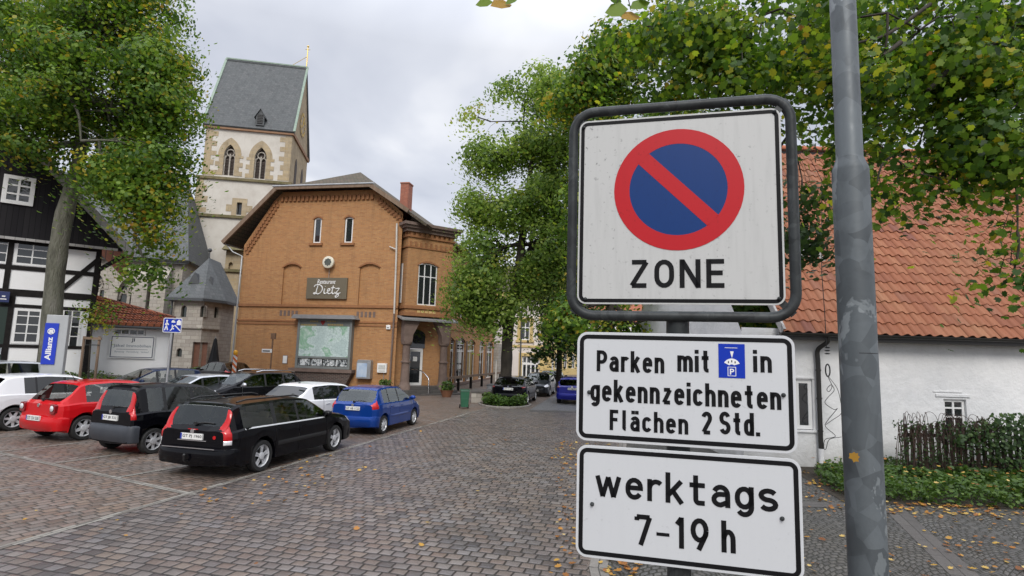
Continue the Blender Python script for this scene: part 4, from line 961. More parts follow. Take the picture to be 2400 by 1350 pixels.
sb_ = rop(-4, 684, 24, 709); g = MB(); g.box(sb_[0], sb_[1], -.2, -.14, sb_[2], sb_[3]); bs = fthing('blue_house_sign', 'small blue sign board above the dark green door of the timbered house', 'sign', HF); g.obj('board', noisy('sign_blue_dark', (.01, .02, .09), (.02, .035, .13), 4, .4), bs, bevel=.01)
g = MB(); g.box(sb_[0] + .08, sb_[1] - .08, -.206, -.2, sb_[2] + .1, sb_[2] + .14); g.box(sb_[0] + .12, sb_[1] - .12, -.206, -.2, sb_[2] + .2, sb_[2] + .25); g.obj('lettering', M['white'], bs)

# ------------------------------------------------------------------ white annex with red tile roof and company board
ac = at(205, 820, 24.0); AF = Frame(ac.x, ac.y, 0, R(31)); l = AF.loc
ax = fthing('white_annex', 'low white annex with sloping red pantile roof beside the timbered house', 'annex', AF)
x0 = l(196, 800)[0]; x1 = l(397, 800)[0]; z0 = .6; zr_ = l(396, 768)[1]; zl_ = l(210, 760)[1]
wo = (l(264, 776)[0], l(342, 776)[0], l(300, 786)[1], l(300, 770)[1])
g = MB(); g.wall([(x0, z0), (x1, z0), (x1, zr_), (x0, zl_)], [wo], 0, .12); g.quad((x1, 0, z0), (x1, 0, zr_), (x1, 5, zr_), (x1, 5, z0)); g.obj('wall', M['infill'], ax)
window(ax, wo[0] + .02, wo[1] - .02, wo[2], wo[3] - .01, .03, 4, (), .06, .03)
g = MB(); zt0 = l(210, 698, 2.0)[1]; zt1 = l(390, 748, .8)[1]
g.quad((x0, -.35, zl_ + .02), (x1 + .12, -.35, zr_ + .02), (x1 + .12, 1.0, zt1), (x0, 2.2, zt0)); g.quad((x0, -.35, zl_ - .08), (x0, 2.2, zt0 - .1), (x1 + .12, 1.0, zt1 - .1), (x1 + .12, -.35, zr_ - .08)); g.quad((x0, -.35, zl_ - .08), (x1 + .12, -.35, zr_ - .08), (x1 + .12, -.35, zr_ + .02), (x0, -.35, zl_ + .02))
rf = g.obj('roof', M['redtile'], ax)
g = MB()
nr = 8
for r_ in range(nr):
    f0 = r_ / nr; f1 = (r_ + 1) / nr
    n = 22
    for i in range(n):
        u = (i + .5) / n
        def P(u, f): 
            a = Vector((x0 + (x1 + .12 - x0) * u, -.35, zl_ + (zr_ - zl_) * u)); b_ = Vector((x0 + (x1 + .12 - x0) * u, 2.2 + (1.0 - 2.2) * u, zt0 + (zt1 - zt0) * u)); return a + (b_ - a) * f
        g.tube([P(u, f0) + Vector((0, -.02, .065)), P(u, f1) + Vector((0, -.02, .03))], [.1, .085], 6)
g.tube([(x0, 2.2, zt0 + .05), (x1 + .12, 1.0, zt1 + .05)], .11, 8)
g.obj('pantiles', M['redtile'], rf, smooth=60)
g = MB(); g.tube([(x0, -.4, zl_ - .06), (x1 + .15, -.4, zr_ - .06)], .06, 8); g.tube([(x1 + .1, -.1, zr_), (x1 + .1, -.1, z0)], .05, 8); g.obj('gutter', M['slatetrim'], ax)
q = (l(257, 815)[0], l(362, 815)[0], l(310, 840)[1], l(310, 787)[1])
jb = fthing('company_board', 'white company board with thin blue frame on the white annex wall', 'sign', AF)
g = MB(); g.box(q[0], q[1], -.09, -.03, q[2], q[3]); g.obj('board', M['white'], jb)
g = MB(); nv = plain('navy', (.012, .02, .07), .4)
for a in ((q[0] + .04, q[1] - .04, q[2] + .04, q[2] + .07), (q[0] + .04, q[1] - .04, q[3] - .07, q[3] - .04), (q[0] + .04, q[0] + .07, q[2] + .07, q[3] - .07), (q[1] - .07, q[1] - .04, q[2] + .07, q[3] - .07), (q[0] + .25, q[1] - .25, q[2] + .385, q[2] + .40)): g.box(a[0], a[1], -.094, -.088, a[2], a[3])
g.obj('border', nv, jb)
hgt = q[3] - q[2]; wd = q[1] - q[0]; sg_ = plain('grey_blue_letters', (.22, .25, .30), .4)
text_obj('Jäkel Immobilien', 'lettering', sg_, jb, q[0] + wd * .08, q[1] - wd * .08, q[2] + hgt * .46, q[2] + hgt * .62, -.095, .01)
text_obj('Beratung · Vermittlung · Verkauf', 'lettering', sg_, jb, q[0] + wd * .12, q[1] - wd * .12, q[2] + hgt * .23, q[2] + hgt * .33, -.095)
text_obj('JI', 'emblem', nv, jb, q[0] + wd * .46, q[0] + wd * .54, q[2] + hgt * .70, q[2] + hgt * .89, -.095, .02)
# ------------------------------------------------------------------ white house with the big pantile roof (right)
wc = gnd(1880, 1095); WF = Frame(0, 14.2, 0, R(0)); l = WF.loc
wh = fthing('white_house', 'long white rendered house with large orange pantile roof and dark gutter', 'house', WF)
zE = l(1900, 781)[1]; x0 = l(1740, 900)[0]; x1 = 24.0
wo = (l(1866, 945)[0], l(1906, 945)[0], l(1886, 1008)[1], l(1886, 889)[1])
wo2 = (l(2213, 965)[0], l(2266, 965)[0], l(2240, 1030)[1], l(2240, 936)[1])
g = MB(); g.wall([(x0, -.1), (x1, -.1), (x1, zE + .1), (x0, zE + .1)], [wo, wo2], 0, .16)
g.add([(x0, 0, -.1), (x0, 0, zE), (x0, 6.2, zE + 7.2), (x0, 12, zE), (x0, 12, -.1)], [(0, 1, 2, 3, 4)]); g.obj('wall', M['wallbase'], wh)
window(wh, wo[0] + .01, wo[1] - .01, wo[2] + .02, wo[3] - .01, .05, 1, (), .09, .03)
window(wh, wo2[0] + .01, wo2[1] - .01, wo2[2] + .02, wo2[3] - .01, .06, 2, (.55, .78), .06, .035)
g = MB(); g.box(wo[0] - .05, wo[1] + .05, -.05, .02, wo[2] - .05, wo[2] - .002); g.obj('sill', M['whitewash'], wh); g = MB(); g.box(wo[0] - .06, wo[1] + .06, -.02, .02, wo[3] + .02, wo[3] + .06); g.obj('lintel', M['whitewash'], wh); g = MB(); g.box(wo2[0] - .2, wo2[1] + .1, -.03, .02, wo2[3] + .06, wo2[3] + .12); g.obj('lintel', M['whitewash'], wh); g = MB(); g.box(wo2[0] - .26, wo2[1] - .1, -.02, .02, wo2[3] + .17, wo2[3] + .2); g.obj('lintel', M['whitewash'], wh)
# roof of real pantiles: S-shaped courses lapping over each other
pt = NT('pantile'); o_ = pt.co(); at_ = pt.n('ShaderNodeAttribute', attribute_name='tint').outputs['Fac']
c_ = pt.ramp(at_, [(0, (.195, .064, .029)), (.35, (.26, .091, .040)), (.65, (.23, .078, .034)), (.9, (.29, .118, .056)), (1, (.16, .055, .035))])
c_ = pt.mix(pt.m('MULTIPLY', pt.m('SUBTRACT', pt.noise(o_, .5, 6, .7), .5, None, True), 1.6, None, True), c_, (.25, .15, .075))
sp_ = pt.noise(o_, 7, 6, .75); c_ = pt.mix(pt.m('MULTIPLY', pt.m('SUBTRACT', sp_, .63, None, True), 4, None, True), c_, (.12, .08, .06))
pt.base(c_); pt.rough(.75); pt.bump(pt.noise(o_, 40, 4), .15, .004)
def pantiles(name, parent, x0, x1, y0, z0, pitch, length, tw, tl, mt, verge=None):
    """roof plane rising into +y from the eave line; returns object"""
    nc = int((x1 - x0) / tw); nr = int(length / tl); S = 8; vs = []; fs = []; tint = []
    cp_, sp__ = math.cos(pitch), math.sin(pitch); rg = random.Random(3)
    prof = [(0, .0), (.12, .028), (.26, .042), (.42, .030), (.58, .004), (.74, -.014), (.88, -.010), (1.0, .0)]
    for r_ in range(nr):
        for c in range(nc):
            if verge and not verge(x0 + c * tw, r_ * tl): continue
            jx = rg.uniform(-.006, .006); jz = rg.uniform(-.006, .008); tn = rg.random(); base = len(vs); rot = rg.uniform(-.012, .012)
            for (d, lift) in ((-.02, .0), (-.03, .034), (tl * .5, .020), (tl * 1.04, .004)):
                for u, hgt in prof:
                    hh_ = hgt * 1.25 + lift + jz + .03
                    dd = r_ * tl + d + rot * (u - .5)
                    vs.append((x0 + (c + u) * tw + jx, y0 + dd * cp_ - hh_ * sp__, z0 + dd * sp__ + hh_ * cp_))
            n = len(prof)
            for a in range(3):
                for b_ in range(n - 1): fs.append((base + a * n + b_, base + a * n + b_ + 1, base + (a + 1) * n + b_ + 1, base + (a + 1) * n + b_)); tint.append(tn)
    me = bpy.data.meshes.new(name); me.from_pydata(vs, [], fs); me.materials.append(mt)
    at__ = me.attributes.new('tint', 'FLOAT', 'FACE'); at__.data.foreach_set('value', tint)
    me.polygons.foreach_set('use_smooth', [True] * len(fs)); me.update(); me.set_sharp_from_angle(angle=R(60))
    o = bpy.data.objects.new(name, me); COL.objects.link(o); o.parent = parent; return o
PIT = R(49); LEN = 9.6
vx = l(1768, 716, 1.2)[0]
rb = MB(); ye = -.38; ze = zE - .02
rb.quad((vx, ye, ze - .02), (x1, ye, ze - .02), (x1, ye + LEN * math.cos(PIT), ze - .02 + LEN * math.sin(PIT)), (vx, ye + LEN * math.cos(PIT), ze - .02 + LEN * math.sin(PIT)))
rb.quad((vx, ye + LEN * math.cos(PIT), ze + LEN * math.sin(PIT)), (x1, ye + LEN * math.cos(PIT), ze + LEN * math.sin(PIT)), (x1, 13, ze), (vx, 13, ze))
rfw = rb.obj('roof', M['timber'], wh)
pantiles('pantiles', rfw, vx, 21.5, ye, ze, PIT, LEN, .27, .40, pt.mat)
g = MB(); yr_ = ye + LEN * math.cos(PIT); zr_ = ze + LEN * math.sin(PIT)
for i in range(46): g.lathe([(.14, 0), (.12, .42)], (vx + i * .4, yr_, zr_ + .02), 10, axis='x')
g.obj('ridge_tile', M['redtile'], rfw, smooth=60)
g = MB(); g.bar((vx + .02, ye, ze + .02), (vx + .02, yr_, zr_ + .02), .06, .2); g.obj('bargeboard', M['verge'], rfw)
g = MB(); n = 10; pr_ = [(math.cos(math.pi + math.pi * i / n) * .085, math.sin(math.pi + math.pi * i / n) * .085) for i in range(n + 1)]
for i in range(n): g.quad((vx - .1, ye - .07 + pr_[i][0], ze + .0 + pr_[i][1]), (x1, ye - .07 + pr_[i][0], ze + .0 + pr_[i][1]), (x1, ye - .07 + pr_[i + 1][0], ze + .0 + pr_[i + 1][1]), (vx - .1, ye - .07 + pr_[i + 1][0], ze + pr_[i + 1][1]))
g.box(vx, x1, ye - .02, -.0, ze - .16, ze - .05); g.obj('gutter', M['pipedark'], wh, smooth=60)
g = MB(); px = l(1919, 900, -.1)[0]; g.tube(spline([(px + .12, -.42, ze - .05), (px + .10, -.35, ze - .22), (px, -.12, ze - .40), (px, -.1, ze - .7)], 5) + [(px, -.1, l(1920, 1050)[1])], .055, 10)
for z in (.9, 1.7, 2.4): g.lathe([(.066, -.02), (.066, .02)], (px, -.1, z), 10)
g.obj('downpipe', M['pipedark'], wh, smooth=50)
g = MB(); g.tube([(px, -.1, l(1920, 1050)[1] - .002), (px, -.1, -.05)], .06, 10); g.obj('standpipe', M['whitewash'], wh, smooth=50)
d0 = l(1888, 600, 1.9); g = MB(); g.prism([(d0[0] - .45, d0[1] - .2), (d0[0] + .12, d0[1] - .2), (d0[0] - .05, d0[1] + .35), (d0[0] - .3, d0[1] + .45)], 1.55, 3); dm = g.obj('dormer', M['whitewash'], rfw)
g = MB(); g.bar((d0[0] - .25, 1.5, d0[1] + .55), (d0[0] + .3, 1.5, d0[1] - .25), .12, .12); g.obj('dormer_verge', M['verge'], dm)
# loose overhead wire with insulators and coil on the wall
Ww = at(1938, 860, 13.75); wi = thing('hanging_wire', 'black hanging wire with insulators and loose coil against the white house wall', 'wire', (Ww.x, Ww.y, 0)); FWr = Frame(Ww.x, Ww.y, 0, 0); q = lambda px, py: (lambda a: (a[0], 0, a[1]))(FWr.loc(px, py))
bk = plain('wire_black', (.01, .01, .01), .5)
g = MB(); g.tube([q(1926, 420), q(1926, 640), q(1933, 735), q(1937, 815)], .011, 6); g.obj('wire', bk, wi)
g = MB(); c = q(1939, 820)
for k in range(3): c = q(1939, 815 + 7 * k); g.lathe([(.03, -.015), (.07, 0), (.03, .02)], c, 10)
c = q(1940, 868); g.tube([(c[0] + .055 * math.cos(t), 0, c[2] + .15 * math.sin(t)) for t in [2 * math.pi * k / 16 for k in range(16)]], .018, 6, closed=True); g.obj('insulator', bk, wi)
g = MB(); g.tube(spline([q(1941, 884), q(1950, 905), q(1943, 918), q(1938, 912), q(1948, 902), q(1955, 915), q(1940, 932), q(1934, 945), q(1955, 960), q(1962, 958), q(1940, 985), q(1935, 1000), q(1958, 1022), q(1934, 1030), q(1931, 1050), q(1936, 1052), q(1944, 1030), q(1972, 1024)], 5), .008, 5)
g.tube(spline([q(1943, 884), q(1962, 910), q(1970, 940), q(1972, 968), q(1950, 985), q(1936, 995)], 5), .007, 5); g.obj('coil', bk, wi)

# ------------------------------------------------------------------ houses closing the street
c0 = at(1212, 880, 62); KF = Frame(c0.x, c0.y, 0, R(-6)); l = KF.loc
kh = fthing('cream_house', 'cream rendered house with yellow stone trim and double glazed door at the street end', 'house', KF)
xr = l(1292, 850)[0]; zt = 9.5; X0 = -6.0
dq = (l(1223, 860)[0], l(1265, 860)[0], l(1244, 895)[1] - .3, l(1244, 835)[1]); uq = (l(1220, 775)[0], l(1242, 775)[0], l(1231, 797)[1], l(1231, 752)[1])
g = MB(); g.wall([(X0, -1), (xr, -1), (xr, zt), (X0, zt)], [dq, uq], 0, .25); g.quad((xr, 0, -1), (xr, 0, zt), (xr, 12, zt), (xr, 12, -1)); g.obj('wall', M['cream'], kh)
t = MB()
for q_ in (dq, uq): t.box(q_[0] - .35, q_[0] - .002, -.08, .1, q_[2], q_[3]); t.box(q_[1] + .002, q_[1] + .35, -.08, .1, q_[2], q_[3]); t.box(q_[0] - .35, q_[1] + .35, -.09, .1, q_[3] + .003, q_[3] + .35)
t.box(uq[0] - .5, uq[1] + .5, -.15, .1, uq[2] - .25, uq[2] - .003); t.box(X0, xr + .06, -.1, .02, l(1244, 812)[1] - .12, l(1244, 812)[1] + .12)
z = -1; k = 0
while z < zt - .5: t.box(xr - (.9 if k % 2 else 1.5), xr + .04, -.06, .5, z, z + .5); z += .53; k += 1
t.box(X0, xr + .3, -.5, .1, zt - .5, zt); t.obj('stone_trim', M['yellowtrim'], kh)
window(kh, dq[0] + .02, dq[1] - .02, dq[2], dq[3] - .02, .1, 4, (.22, .72, .76), .12, .10); window(kh, uq[0] + .02, uq[1] - .02, uq[2], uq[3] - .02, .1, 2, (.66,), .1, .08)
g = MB(); g.prism([(-.6, zt + .05), (13, zt + .05), (6, zt + 4)], X0, xr + .3, axis='x'); g.obj('roof', M['brownroof'], kh)
g = MB(); xx = l(1211, 860)[0]; g.tube([(xx + .4, -.15, zt), (xx + .4, -.15, -1)], .08, 6); g.obj('downpipe', M['slatetrim'], kh)
c1 = at(1292, 880, 70); YF = Frame(c1.x, c1.y, 0, R(60)); 
yh = fthing('ochre_house', 'ochre yellow house front beyond the cream house', 'house', YF)
ops = [(1.0 + 2.6 * i, 2.2 + 2.6 * i, z, z + 1.9) for i in range(4) for z in (1.0, 4.6)]
g = MB(); g.wall([(0, -1), (12, -1), (12, 8.5), (0, 8.5)], ops, 0, .2); g.box(0, 12, .3, 8, -1, 8.5); g.obj('wall', M['yellowtrim'], yh)
for o in ops: window(yh, *o, .08, 2, (.6,), .1, .06)
g = MB(); g.prism([(-.5, 8.55), (8.5, 8.55), (4, 12.5)], -.3, 12.3, axis='x'); g.obj('roof', M['redtile'], yh)
c2 = at(1302, 880, 84); TFr = Frame(c2.x, c2.y, 0, R(8))
th_ = fthing('far_timbered_house', 'distant white half timbered house with black posts at the far end of the street', 'house', TFr)
ops = [(1.2 + 2.4 * i, 2.2 + 2.4 * i, z, z + 1.5) for i in range(6) for z in (1.2, 4.4)]
g = MB(); g.wall([(0, -1), (16, -1), (16, 8), (0, 8)], ops, 0, .1); g.box(0, 16, .2, 8, -1, 8); g.obj('wall', M['infill'], th_)
g = MB()
for i in range(14): g.box(i * 1.2, i * 1.2 + .2, -.04, .02, -1, 8)
for z in (.8, 3.2, 3.7, 7.7): g.box(0, 16, -.045, .02, z, z + .22)
g.obj('timber_frame', M['timber'], th_)
for o in ops: window(th_, *o, .0, 2, (.5,), .1, .06)
g = MB(); g.prism([(-.6, 8.05), (8.6, 8.05), (4, 12.5)], -.4, 16.4, axis='x'); g.obj('roof', M['redtile'], th_)
# ------------------------------------------------------------------ cars
def paint(name, c, metal=.0, rough=.28):
    t = NT(name); t.base(c); t.rough(rough); t.b.inputs['Metallic'].default_value = metal; t.b.inputs['Coat Weight'].default_value = .75; t.b.inputs['Coat Roughness'].default_value = .02
    t.b.inputs['Specular IOR Level'].default_value = .08; t.b.inputs['Coat IOR'].default_value = 1.4
    return t.mat
M['redpaint'] = paint('red_car_paint', (.52, .008, .012)); M['blackpaint'] = paint('black_car_paint', (.0025, .0025, .004)); M['whitepaint'] = paint('white_car_paint', (.74, .75, .77))
M['bluepaint'] = paint('blue_car_paint', (.005, .040, .225), .2); M['navypaint'] = paint('navy_car_paint', (.012, .022, .06), .3); M['silverpaint'] = paint('silver_car_paint', (.55, .57, .60), .6, .32)
M['brownpaint'] = paint('dark_brown_car_paint', (.022, .016, .016), .3); M['ultrapaint'] = paint('ultramarine_car_paint', (.015, .02, .26), .2); M['greypaint'] = paint('anthracite_car_paint', (.03, .034, .04), .4)
M['redlamp'] = plain('red_lamp', (.46, .004, .006), .2, coat=.3); M['darkredlamp'] = plain('dark_red_lamp', (.22, .008, .012), .12, coat=1)
M['clearlamp'] = plain('clear_lamp', (.72, .72, .74), .12, .3, coat=1); M['seatcloth'] = noisy('seat_cloth', (.022, .022, .024), (.04, .04, .042), 8, .9); M['beige'] = noisy('beige_cloth', (.20, .18, .14), (.26, .23, .18), 8, .9)
M['plate'] = plain('plate_white', (.72, .72, .70), .35); M['plateblue'] = plain('plate_blue', (.008, .03, .30), .35); M['ink'] = plain('ink_black', (.012, .012, .014), .45)
for k_ in ('blackpaint', 'brownpaint', 'greypaint', 'navypaint'): M[k_].node_tree.nodes['Principled BSDF'].inputs['Coat Weight'].default_value = .6; M[k_].node_tree.nodes['Principled BSDF'].inputs['Specular IOR Level'].default_value = .03
def lerp(pts, x):
    if x <= pts[0][0]: return pts[0][1]
    for (a, b), (c, d) in zip(pts, pts[1:]):
        if x <= c: return b + (d - b) * (x - a) / (c - a)
    return pts[-1][1]
def smooth_prof(pts, x, w=.06):
    return (lerp(pts, x - w) + 2 * lerp(pts, x) + lerp(pts, x + w)) / 4
NLEV = 11
def car(name, label, sp, loc, heading, pm, plate=None, group='cars parked on the square', s=1.0, detail=2, glass=None, bumper_mat=None, anchor=None):
    """sp: L, W (half), xr, xf (axles), wr (wheel radius), top, belt, plan profiles, ws, rw ranges, side windows, doors; x runs from tail (0) to nose (L)"""
    Ln, W, xr, xf, wr = sp['L'], sp['W'], sp['xr'], sp['xf'], sp['wr']
    ax = anchor or (0, 0)
    root = thing(name, label, 'car', loc, heading, group); root.scale = (s, s, s)
    ox = -ax[0]; oy = -ax[1]
    Ra = wr + .055; zs = sp.get('sill', .21); glass = glass or M['carglass']
    plan = sp.get('plan') or [(0, .80), (.03, .87), (.09, .93), (.2, .975), (.45, 1), (Ln - .9, 1), (Ln - .45, .975), (Ln - .18, .91), (Ln - .06, .83), (Ln, .74)]
    tumble = sp.get('tumble', .36)
    def zlow(x):
        z = zs + (.06 if x < .25 or x > Ln - .3 else 0)
        for c in (xr, xf):
            d = abs(x - c)
            if d < Ra: z = max(z, wr + math.sqrt(max(0, Ra * Ra - d * d)))
        return z
    def sect(x):
        w = W * smooth_prof(plan, x, .03); zt = smooth_prof(sp['top'], x, sp.get('sm', .05)); zb = min(smooth_prof(sp['belt'], x, .1), zt - .012); zl = zlow(x); h = zt - zb
        zm = max(.58, zl + .03); zm = min(zm, zb - .06)
        ht = max(0, h - .07)
        yg = w - .055; k = min(1, h / .25); yt = yg - tumble * ht - .05 * (1 - k)
        zg1 = zb + max(h * .55, h - .075); inn = .06 + .10 * (1 - k)
        y8 = yt - inn * .8; z8 = zb + h * (.85 if h < .3 else 1) - (.03 if h >= .3 else 0)
        return [(0, min(zl, zs + .02) if zl < .3 else zl), (w * .90, zl), (w - .012, zl + .02), (w, zm), (w - .006, (zm + zb) / 2 + .02), (w - .022, zb - .03), (yg, zb + .004), (yt, zg1), (max(y8, .01), z8), (max(y8 * .62, .006), zt - .006 - .012 * (1 - k)), (0, zt)]
    xsn = {0.0, Ln}
    n = int(Ln / .11)
    for i in range(n + 1): xsn.add(Ln * i / n)
    for c in (xr, xf):
        for i in range(13): xsn.add(c - Ra * math.cos(math.pi * i / 12))
        xsn.add(c - Ra - .004); xsn.add(c + Ra + .004)
    for a, b in sp['win'] + [sp['ws'], sp['rw']]: xsn.add(a); xsn.add(b)
    for a, b in sp['doors']: xsn |= {a - .006, a + .006, b - .006, b + .006}
    xs = sorted(xsn); keep = [xs[0]]
    must = set(v for d in sp['doors'] for a in d for v in (a - .006, a + .006)) | set(v for d in sp['win'] + [sp['ws'], sp['rw']] for v in d)
    for x in xs[1:]:
        if x - keep[-1] > .02 or x in must: keep.append(x)
    xs = [min(max(x, 0), Ln) for x in keep]
    S = [sect(x) for x in xs]
    parts = {}
    def P(k): return parts.setdefault(k, MB())
    nx = len(xs)
    for i in range(nx - 1):
        xm = (xs[i] + xs[i + 1]) / 2
        for side in (1, -1):
            for j in range(NLEV - 1):
                a, b, c, d = ((xs[q] + ox, side * S[q][r][0] + oy, S[q][r][1]) for q, r in ((i, j), (i + 1, j), (i + 1, j + 1), (i, j + 1)))
                key = 'body'
                hh_ = S[i][10][1] - S[i][6][1]; hh2 = S[i + 1][10][1] - S[i + 1][6][1]
                if j == 6:
                    for k in range(len(sp['win']) - 1):
                        if sp['win'][k][1] < xm < sp['win'][k + 1][0]: key = ('pillar', k, side)
                    for k, (wa, wb) in enumerate(sp['win']):
                        if wa < xm < wb and max(hh_, hh2) > .10: key = ('side_window', k, side)
                elif j in (8, 9):
                    if sp['ws'][0] < xm < sp['ws'][1]: key = 'windscreen'
                    elif sp['rw'][0] < xm < sp['rw'][1]: key = 'rear_window'
                if key == 'body' and 2 <= j <= 5:
                    for k, (da, db) in enumerate(sp['doors']):
                        if da + .006 <= xm <= db - .006: key = ('door', k, side)
                        elif abs(xm - da) < .006 or abs(xm - db) < .006: key = 'gap'
                if key == 'gap': continue
                v = [d, c, b, a] if side > 0 else [a, b, c, d]
                P(key).add(v, [(0, 1, 2, 3)])
    for q, fl in ((0, 1), (nx - 1, 0)):      # close tail and nose
        ring = [(xs[q] + ox, y + oy, z) for y, z in S[q]] + [(xs[q] + ox, -y + oy, z) for y, z in S[q][-2:0:-1]]
        ring = ring[::-1] if fl == 1 else ring
        P('body').add(ring, [tuple(range(len(ring)))])
    body = P('body').obj('body', pm, root, smooth=32)
    for k, mb_ in parts.items():
        if k == 'body': continue
        if k == 'windscreen' or k == 'rear_window': mb_.obj(k, sp.get('rglass', glass) if k == 'rear_window' else glass, root, smooth=40)
        elif k[0] == 'side_window': mb_.obj('side_window', sp.get('tint', {}).get(k[1], glass), root, smooth=40)
        elif k[0] == 'pillar': mb_.obj('pillar', M['black'], root)
        elif k[0] == 'door':
            d = mb_.obj('door', pm, root, smooth=32); da, db = sp['doors'][k[1]]; sc = sect(da + .2)
            h_ = MB(); zz = sc[5][1] - .10; yy = k[2] * (sc[4][0] + .012)
            h_.box(da + .08 + ox, da + .27 + ox, min(yy, yy - k[2] * .03) + oy, max(yy, yy - k[2] * .03) + oy, zz - .018, zz + .018); h_.obj('handle', sp.get('handle', pm), d, bevel=.008)
    # dark lining under the shut lines and in the wheel wells
    ln = MB(); ln.box(.35 + ox, Ln - .35 + ox, -W * .84 + oy, W * .84 + oy, zs + .05, .5); 
    ln.obj('underbody', M['black'], root)
    lam = lambda x, off=0: sect(x)
    def patch(nm, mt, x0, x1, j0, j1, side, off=.008, n=6, par=root, m=6):
        """piece of surface lifted off the body between stations x0..x1 and levels j0..j1"""
        b = MB(); g = []
        for i in range(n + 1):
            x = x0 + (x1 - x0) * i / n; sc = sect(x); sc2 = sect(min(Ln, x + .02)); row = []
            for q in range(m + 1):
                j = j0 + (j1 - j0) * q / m; f = int(min(j, NLEV - 2)); t = j - f
                y = sc[f][0] + (sc[f + 1][0] - sc[f][0]) * t; z = sc[f][1] + (sc[f + 1][1] - sc[f][1]) * t
                edge = 0 if (i in (0, n) or q in (0, m)) else 1
                row.append((x - (off if x < .5 else -off if x > Ln - .5 else 0) * .6 * edge + ox, side * (y + off * edge + .002) + oy, z + (.002 if j > 7 else 0)))
            g.append(row)
        vs = [v for r_ in g for v in r_]; k = m + 1
        fs = [(i * k + q, (i + 1) * k + q, (i + 1) * k + q + 1, i * k + q + 1) for i in range(n) for q in range(m)]
        if side > 0: fs = [f[::-1] for f in fs]
        b.add(vs, fs); return b.obj(nm, mt, par, smooth=50)
    for sd in (1, -1): patch('side_moulding', M['black'] if pm in (M['blackpaint'], M['whitepaint']) else pm, xr + Ra + .08, xf - Ra - .08, 2.72, 2.98, sd, .012, 8, m=3)
    # bumpers: plan curve x vertical profile
    def bumper(front, mt, z0, z1, out):
        pl = []; x_end = Ln if front else 0; sg = 1 if front else -1
        xa = x_end - sg * .42
        ww = W + .003
        dx_ = min(.30, (Ln - xf if front else xr) - Ra - .015); xa = x_end - sg * dx_; ww = W * lerp(plan, xa) + .006; ek = .78 if front else .52
        for t in range(-12, 13):
            ph = math.pi / 2 * t / 12; sn, cs = math.sin(ph), max(0.0, math.cos(ph))
            pl.append((xa + (x_end + sg * out - xa) * cs ** ek, ww * abs(sn) ** (ek + .08) * (1 if sn > 0 else -1)))
        pr_ = [(-.13, z0), (-.06, z0 + .02), (-.018, z0 + .10), (0, z0 + .19), (0, z1 - .13), (-.010, z1 - .06), (-.035, z1 - .02), (-.10, z1)]
        b = MB(); vs = []
        for x, y in pl:
            for d, z in pr_: 
                cxn = x + sg * d * (1 if abs(y) < W * .8 else .35); cyn = y * (1 + d * (.15 if abs(y) < W * .8 else .35)); vs.append((cxn + ox, cyn + oy, z))
        k = len(pr_); fs = [(i * k + q, (i + 1) * k + q, (i + 1) * k + q + 1, i * k + q + 1) for i in range(len(pl) - 1) for q in range(k - 1)]
        if not front: fs = [f[::-1] for f in fs]
        b.add(vs, fs); return b.obj('bumper', mt, root, smooth=35)
    bm_ = bumper_mat or pm
    bz = sp.get('bz', (.26, .60)); br_ = bumper(False, bm_, bz[0], bz[1], .09); bf_ = bumper(True, bm_, .22, .58, .07)
    # wheels
    for x, sd, nm in ((xr, 1, 'r'), (xr, -1, 'r'), (xf, 1, 'f'), (xf, -1, 'f')):
        yc = sd * (W - .115); w = thing('wheel', None, None); w.parent = root; w.location = (x + ox, yc + oy, wr)
        t = MB(); tw = .10; t.lathe([(wr * .715, -tw), (wr * .93, -tw), (wr * .985, -tw * .75), (wr, -tw * .3), (wr, tw * .3), (wr * .985, tw * .75), (wr * .93, tw), (wr * .715, tw), (wr * .67, tw * .6), (wr * .67, -tw * .6)], (0, 0, 0), 28, axis='y', caps=False); t.obj('tyre', M['rubber'], w, smooth=40)
        r_ = MB(); ro = wr * .72; y1 = sd * tw * .82
        ln_ = [(ro, y1), (ro * .93, y1 + sd * .008), (ro * .88, y1 - sd * .03), (ro * .86, y1 - sd * .09)]
        r_.lathe(ln_, (0, 0, 0), 28, axis='y', caps=False)
        ns = sp.get('spokes', 5); 
        for k in range(ns):
            a = 2 * math.pi * k / ns + .3; wd = sp.get('spw', .055) * 1.25
            for da in ((-.13, .13) if sp.get('twin') else (0,)):
                p0 = (.05 * math.cos(a), y1 - sd * .012, .05 * math.sin(a)); p1 = (ro * .93 * math.cos(a + da), y1 - sd * .012, ro * .93 * math.sin(a + da))
                r_.bar(p0, p1, .03, wd * (.6 if sp.get('twin') else 1), up=(0, 0, 1) if abs(math.cos(a)) > .1 else (1, 0, 0)) if False else r_.add(*_spoke(p0, p1, wd * (.62 if sp.get('twin') else 1), sd * .02))
        r_.lathe([(.075, y1 - sd * .03), (.07, y1 + sd * .006), (.03, y1 + sd * .012)], (0, 0, 0), 16, axis='y'); r_.obj('rim', sp.get('rim', M['alloy']), w, smooth=40)
        bk = MB(); bk.lathe([(ro * .9, y1 - sd * .095), (ro * .9, y1 - sd * .085)], (0, 0, 0), 20, axis='y'); bk.obj('brake_disc', M['black'], w)
    # seats
    cs = sp.get('seat', M['seatcloth']); xw = sp['ws'][0]
    for sx in (sp['ws'][1] - 1.15, ):
        for sd in (.36, -.36):
            b = MB(); b.box(sx + ox, sx + .5 + ox, sd - .22 + oy, sd + .22 + oy, .35, .55); b.prism([(sx - .28 + ox, .5 + .55), (sx + .02 + ox, .5), (sx + .16 + ox, .5), (sx - .14 + ox, .5 + .55)], sd - .22 + oy, sd + .22 + oy); b.box(sx - .30 + ox, sx - .2 + ox, sd - .13 + oy, sd + .13 + oy, 1.07, 1.22 if sp['top'] else 1.2); b.obj('seat', cs, root, bevel=.03)
